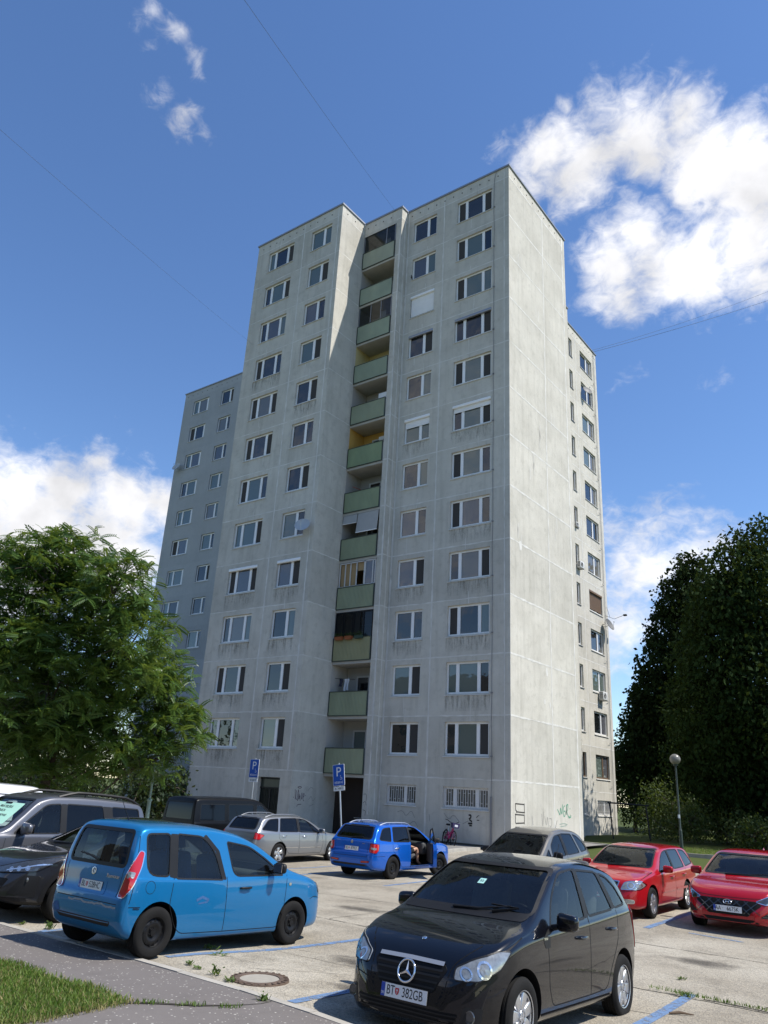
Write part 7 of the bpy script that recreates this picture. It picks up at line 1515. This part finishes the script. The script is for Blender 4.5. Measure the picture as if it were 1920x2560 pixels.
dish((-10.95, YB, 15.35), (.45, -1, 0), .42, 'white satellite dish on the concrete tower beside a left-block window', M_dish); dish((-38.6, 8.48, 29.2), (.1, -1, 0), .42, 'grey satellite dish on the blue-grey block near its left edge', M_dish)
dish((-3.67, 19.4, 32.3), (1, -.6, 0), .38, 'dark satellite dish high on the rear wing of the tower', M_dishd); dish((-3.67, 21.3, 14.2), (1, -.1, 0), .46, 'dark satellite dish low on the rear wing beside a closed brown shutter', M_dishd)
def antenna():
    t = thing('tv_antenna', 'thin aerial arm sticking out past the edge of the rear wing', 'aerial', (-3.67, 21.7, 15.0)); m = MB(); m.tube([(0, 0, 0), (.6, .2, -.25), (1.2, .7, .1)], .015, 5); m.tube([(.15, .0, .6), (.3, .1, -.1)], .012, 5); m.build('rod', M_black, t); 
    MB().rbox(1.1, .6, .02, 1.35, .8, .14, .03).build('head', M_black, t)
antenna()
def aircon(y, z, label, s=1.0):
    t = thing('air_conditioner', label, 'air conditioner', (-3.67, y, z)); MB().rbox(.05, -.40*s, 0, .38*s, .40*s, .56*s, .03).build('case', M_oldwhite, t, 40); g = MB()
    for k in range(5): g.lathe([((.06+.035*k)*s-.006, 0), ((.06+.035*k)*s+.006, 0), ((.06+.035*k)*s, .008)], 20, 'z', 0, frame((.382*s, -.1*s, .28*s), (0, 1, 0), (0, 0, 1)), True)
    for k in range(9): g.box(.12*s, -.405*s, .08*s+.05*s*k, .34*s, -.398*s, .10*s+.05*s*k)
    g.build('fan_grille', M_dark, t); b = MB(); b.box(0, -.3*s, -.04, .4*s, -.27*s, 0); b.box(0, .27*s, -.04, .4*s, .3*s, 0); b.build('bracket', M_zinc, t)
    return t
aircon(20.1, 8.75, 'white air conditioner under a third floor window of the rear wing'); aircon(17.05, 17.35, 'white air conditioner below a narrow window of the rear wing, middle floors', .85); aircon(16.8, 20.35, 'small white air conditioner at a narrow window, one floor above a larger one', .55)
def flower_boxes():
    for i, (x, w, lab, c) in enumerate(((-9.75, .52, 'left terracotta flower box on the balcony with dark glazing', (.30, .09, .03)), (-9.1, .46, 'middle terracotta flower box on the balcony with dark glazing', (.30, .09, .03)), (-8.42, .5, 'dark green flower box on the balcony with dark glazing', (.03, .06, .045)))):
        t = thing('flower_box', lab, 'flower box', (x, YBAY-.16, 9.50)); m = MB(); m.add([(-w/2*.9, -.07, 0), (w/2*.9, -.07, 0), (w/2*.9, .07, 0), (-w/2*.9, .07, 0), (-w/2, -.1, .17), (w/2, -.1, .17), (w/2, .1, .17), (-w/2, .1, .17)], [(3, 2, 1, 0), (0, 1, 5, 4), (1, 2, 6, 5), (2, 3, 7, 6), (3, 0, 4, 7), (4, 5, 6, 7)]); m.build('box', mat('box_%d' % i, c, .7), t)
        rg = np.random.default_rng(i); P = np.stack([rg.uniform(-w/2, w/2, 130), rg.uniform(-.12, .12, 130), .15+.22*rg.random(130)**1.4], -1); V, F = leaf_quads(rg, P, np.zeros_like(P), .07, .1); raw_mesh('plants', V, F, M_shrub, t)
flower_boxes()
def laundry():
    t = thing('laundry', 'white and dark laundry hanging on a line on a low balcony', 'laundry', (-9.95, -.35, 7.55)); MB().tube([(-.25, .0, .02), (.7, .5, .0)], .012, 5).build('drying_rod', M_black, t)
    for k, (x, c, w, h) in enumerate(((.05, (.03, .03, .05), .22, .4), (.30, (.75, .75, .76), .16, .62), (.44, (.7, .7, .72), .15, .58))):
        m = MB(); n = 6
        for i in range(n+1):
            u = i/n; 
        vs = []
        for j in range(6):
            for i in range(5): vs.append((x+w*(i/4-.5)*(1+.1*j/5)+.02*math.sin(j+k), .12+.25*x+.025*math.sin(i*2+j*.7), -h*j/5))
        m.add(vs, [(j*5+i, j*5+i+1, j*5+i+6, j*5+i+5) for j in range(5) for i in range(4)]); m.build('garment', mat('cloth_%d' % k, c, .9), t, 60)
laundry()
def bird():
    t = thing('bird', 'small black bird perched on a sill near the top of the tower', 'bird', (-6.66, -.09, 31.83)); m = MB(); m.sphere((0, 0, .10), .06, 10, 0, (.8, 1.1, 1.5)); m.sphere((0, -.03, .21), .036, 8); m.tube([(0, .03, .06), (0, .11, -.03)], [.03, .012], 6); m.tube([(0, -.06, .21), (0, -.10, .205)], [.01, .003], 5); m.build('body', M_ink, t, 60)
bird()
def wire(pts, label, r=.010, sag=.3):
    a, b = Vector(pts[0]), Vector(pts[1]); n = 24; P = [a.lerp(b, i/n)-Vector((0, 0, sag*4*(i/n)*(1-i/n))) for i in range(n+1)]; o = MB().tube(P, r, 4).build('overhead_wire', mat('wire', (.13, .16, .22), .6)); tag(o, label, 'wire')
wire([(-7.9, -.5, 37.3), (7.3, -26.0, 17.0)], 'thin wire rising from the tower roof above the balconies to the top of the picture', .006, .1)
wire([(-17.86, -2.0, 29.6), (.51, -26.43, 16.2)], 'thin wire running from the left block of the tower to the sky edge', .005, .1)
wire([(-3.6, 21.4, 37.25), (8.03, 35.1, 47.0)], 'upper of two wires leaving the rear wing roof to the right', .012, .25); wire([(-3.6, 21.6, 37.2), (8.2, 35.6, 46.4)], 'lower of two wires leaving the rear wing roof to the right', .016, .15)

# ---------------------------------------------------------------- the person seated in the blue estate car
def person():
    t = thing('person', 'person in black shorts sitting in the front of the bright blue car, door open', 'person', (0, 0, 0)); t.matrix_world = fab.matrix_world.copy()
    t.location = fab.location; t.rotation_euler = fab.rotation_euler
    skin = mat('skin', (.48, .27, .18), .55); 
    def skinned(name, J, E, m, sub=2):
        me = bpy.data.meshes.new(name); me.from_pydata([j[0] for j in J], E, []); o = bpy.data.objects.new(name, me); COL.objects.link(o); md = o.modifiers.new('s', 'SKIN'); 
        for v, j in zip(me.skin_vertices[0].data, J): v.radius = (j[1], j[1] if len(j) < 3 else j[2])
        me.skin_vertices[0].data[0].use_root = True; s = o.modifiers.new('ss', 'SUBSURF'); s.levels = sub; s.render_levels = sub
        dg = bpy.context.evaluated_depsgraph_get(); dg.update(); m2 = bpy.data.meshes.new_from_object(o.evaluated_get(dg)); bpy.data.objects.remove(o); m2.materials.clear(); m2.materials.append(m); m2.polygons.foreach_set('use_smooth', [True]*len(m2.polygons))
        o = bpy.data.objects.new(name, m2); COL.objects.link(o); o.parent = t; return o
    pel, ch, nk, hd = (1.10, -.40, .64), (1.00, -.40, .98), (.97, -.40, 1.15), (.99, -.40, 1.30); rh, rk, rf, rt = (1.14, -.50, .64), (1.52, -.60, .76), (1.55, -.62, .38), (1.72, -.63, .32); lh, lk, lf, lt = (1.14, -.31, .64), (1.54, -.30, .76), (1.60, -.29, .40), (1.78, -.29, .34)
    rs, re, rw = (.99, -.58, 1.06), (1.12, -.62, .82), (1.34, -.58, .80); ls, le, lw = (.99, -.22, 1.06), (1.15, -.17, .84), (1.38, -.22, .86)
    J = [(pel, .13), (ch, .14, .12), (nk, .055), (hd, .085, .095), ((1.0, -.40, 1.41), .05), (rh, .09), (rk, .062), (rf, .042), (rt, .035), (lh, .09), (lk, .062), (lf, .042), (lt, .035), (rs, .055), (re, .042), (rw, .03), (ls, .055), (le, .042), (lw, .03)]
    E = [(0, 1), (1, 2), (2, 3), (3, 4), (0, 5), (5, 6), (6, 7), (7, 8), (0, 9), (9, 10), (10, 11), (11, 12), (1, 13), (13, 14), (14, 15), (1, 16), (16, 17), (17, 18)]
    # fingers
    for wi, w, s in ((15, rw, -1), (18, lw, 1)):
        for k, (dy, ln) in enumerate(((-.03, .075), (-.01, .085), (.01, .08), (.03, .065))):
            a = len(J); w_ = Vector(w); J += [(tuple(w_+Vector((.05, dy, -.005))), .011), (tuple(w_+Vector((.05+ln*.55, dy, -.02))), .009), (tuple(w_+Vector((.05+ln*.8, dy, -.05))), .008)]; E += [(wi, a), (a, a+1), (a+1, a+2)]
        a = len(J); J += [(tuple(Vector(w)+Vector((.02, -s*.04, .0))), .012), (tuple(Vector(w)+Vector((.06, -s*.055, -.015))), .009)]; E += [(wi, a), (a, a+1)]
    skinned('body', J, E, skin)
    skinned('shorts', [(pel, .145), (rh, .105), ((1.40, -.575, .735), .088), (lh, .105), ((1.42, -.30, .735), .088)], [(0, 1), (1, 2), (0, 3), (3, 4)], mat('black_shorts', (.012, .012, .014), .9))
    skinned('shirt', [((1.08, -.40, .72), .155, .14), (ch, .16, .135), ((.975, -.40, 1.09), .10), (rs, .075), ((1.05, -.60, .95), .06), (ls, .075), ((1.06, -.20, .95), .06)], [(0, 1), (1, 2), (1, 3), (3, 4), (1, 5), (5, 6)], mat('dark_shirt', (.03, .032, .04), .9))
    skinned('hair', [((.965, -.40, 1.30), .088), ((.97, -.40, 1.385), .082)], [(0, 1)], mat('brown_hair', (.03, .018, .01), .7))
    f = MB(); 
    for s in (-1, 1): f.sphere((1.075, -.40+s*.032, 1.315), .012, 8, 0); f.sphere((1.086, -.40+s*.032, 1.315), .006, 6, 1)
    f.build('eyes', [M_plate, M_ink], t, 60); n = MB(); n.tube([(1.07, -.40, 1.32), (1.105, -.40, 1.275), (1.08, -.40, 1.27)], [.008, .014, .01], 6); n.build('nose', skin, t, 60); m = MB(); m.tube([(1.073, -.42, 1.24), (1.083, -.40, 1.238), (1.073, -.38, 1.24)], .006, 5); m.build('mouth', mat('lips', (.35, .12, .10), .5), t, 60)
    for s in (-1, 1): e = MB(); e.sphere((.99, -.40+s*.092, 1.30), .03, 8, 0, (1, .35, 1.2)); 
person()
# the block across the street, behind the photographer: cars and windows mirror it
def opposite_block():
    t = thing('apartment_building', 'long grey-brown apartment block across the street, mirrored in the car windows', 'building', (0, -78, 0)); w = MB(); holes = []
    for k in range(6):
        for i in range(14): holes.append((-62+9*i, -59+9*i, 2+3*k, 3.6+3*k))
    wall_grid(w, (0, 0, 0), (1, 0, 0), (0, 1, 0), -70, 70, -1, 21, holes, .25); w.box(-70, -12, -1, 70, -.3, 20.9); w.build('wall', mat('grey_brown_render', (.22, .19, .165), .9, noise=(.3, .2)), t)
    me = MB().quad((0, 0, 0), (3, 0, 0), (3, 0, 1.6), (0, 0, 1.6)).mesh('window', M_panes[0])
    for a, b, c, d in holes: o = bpy.data.objects.new('window', me); COL.objects.link(o); o.parent = t; o.location = (a, -.2, c)
opposite_block()
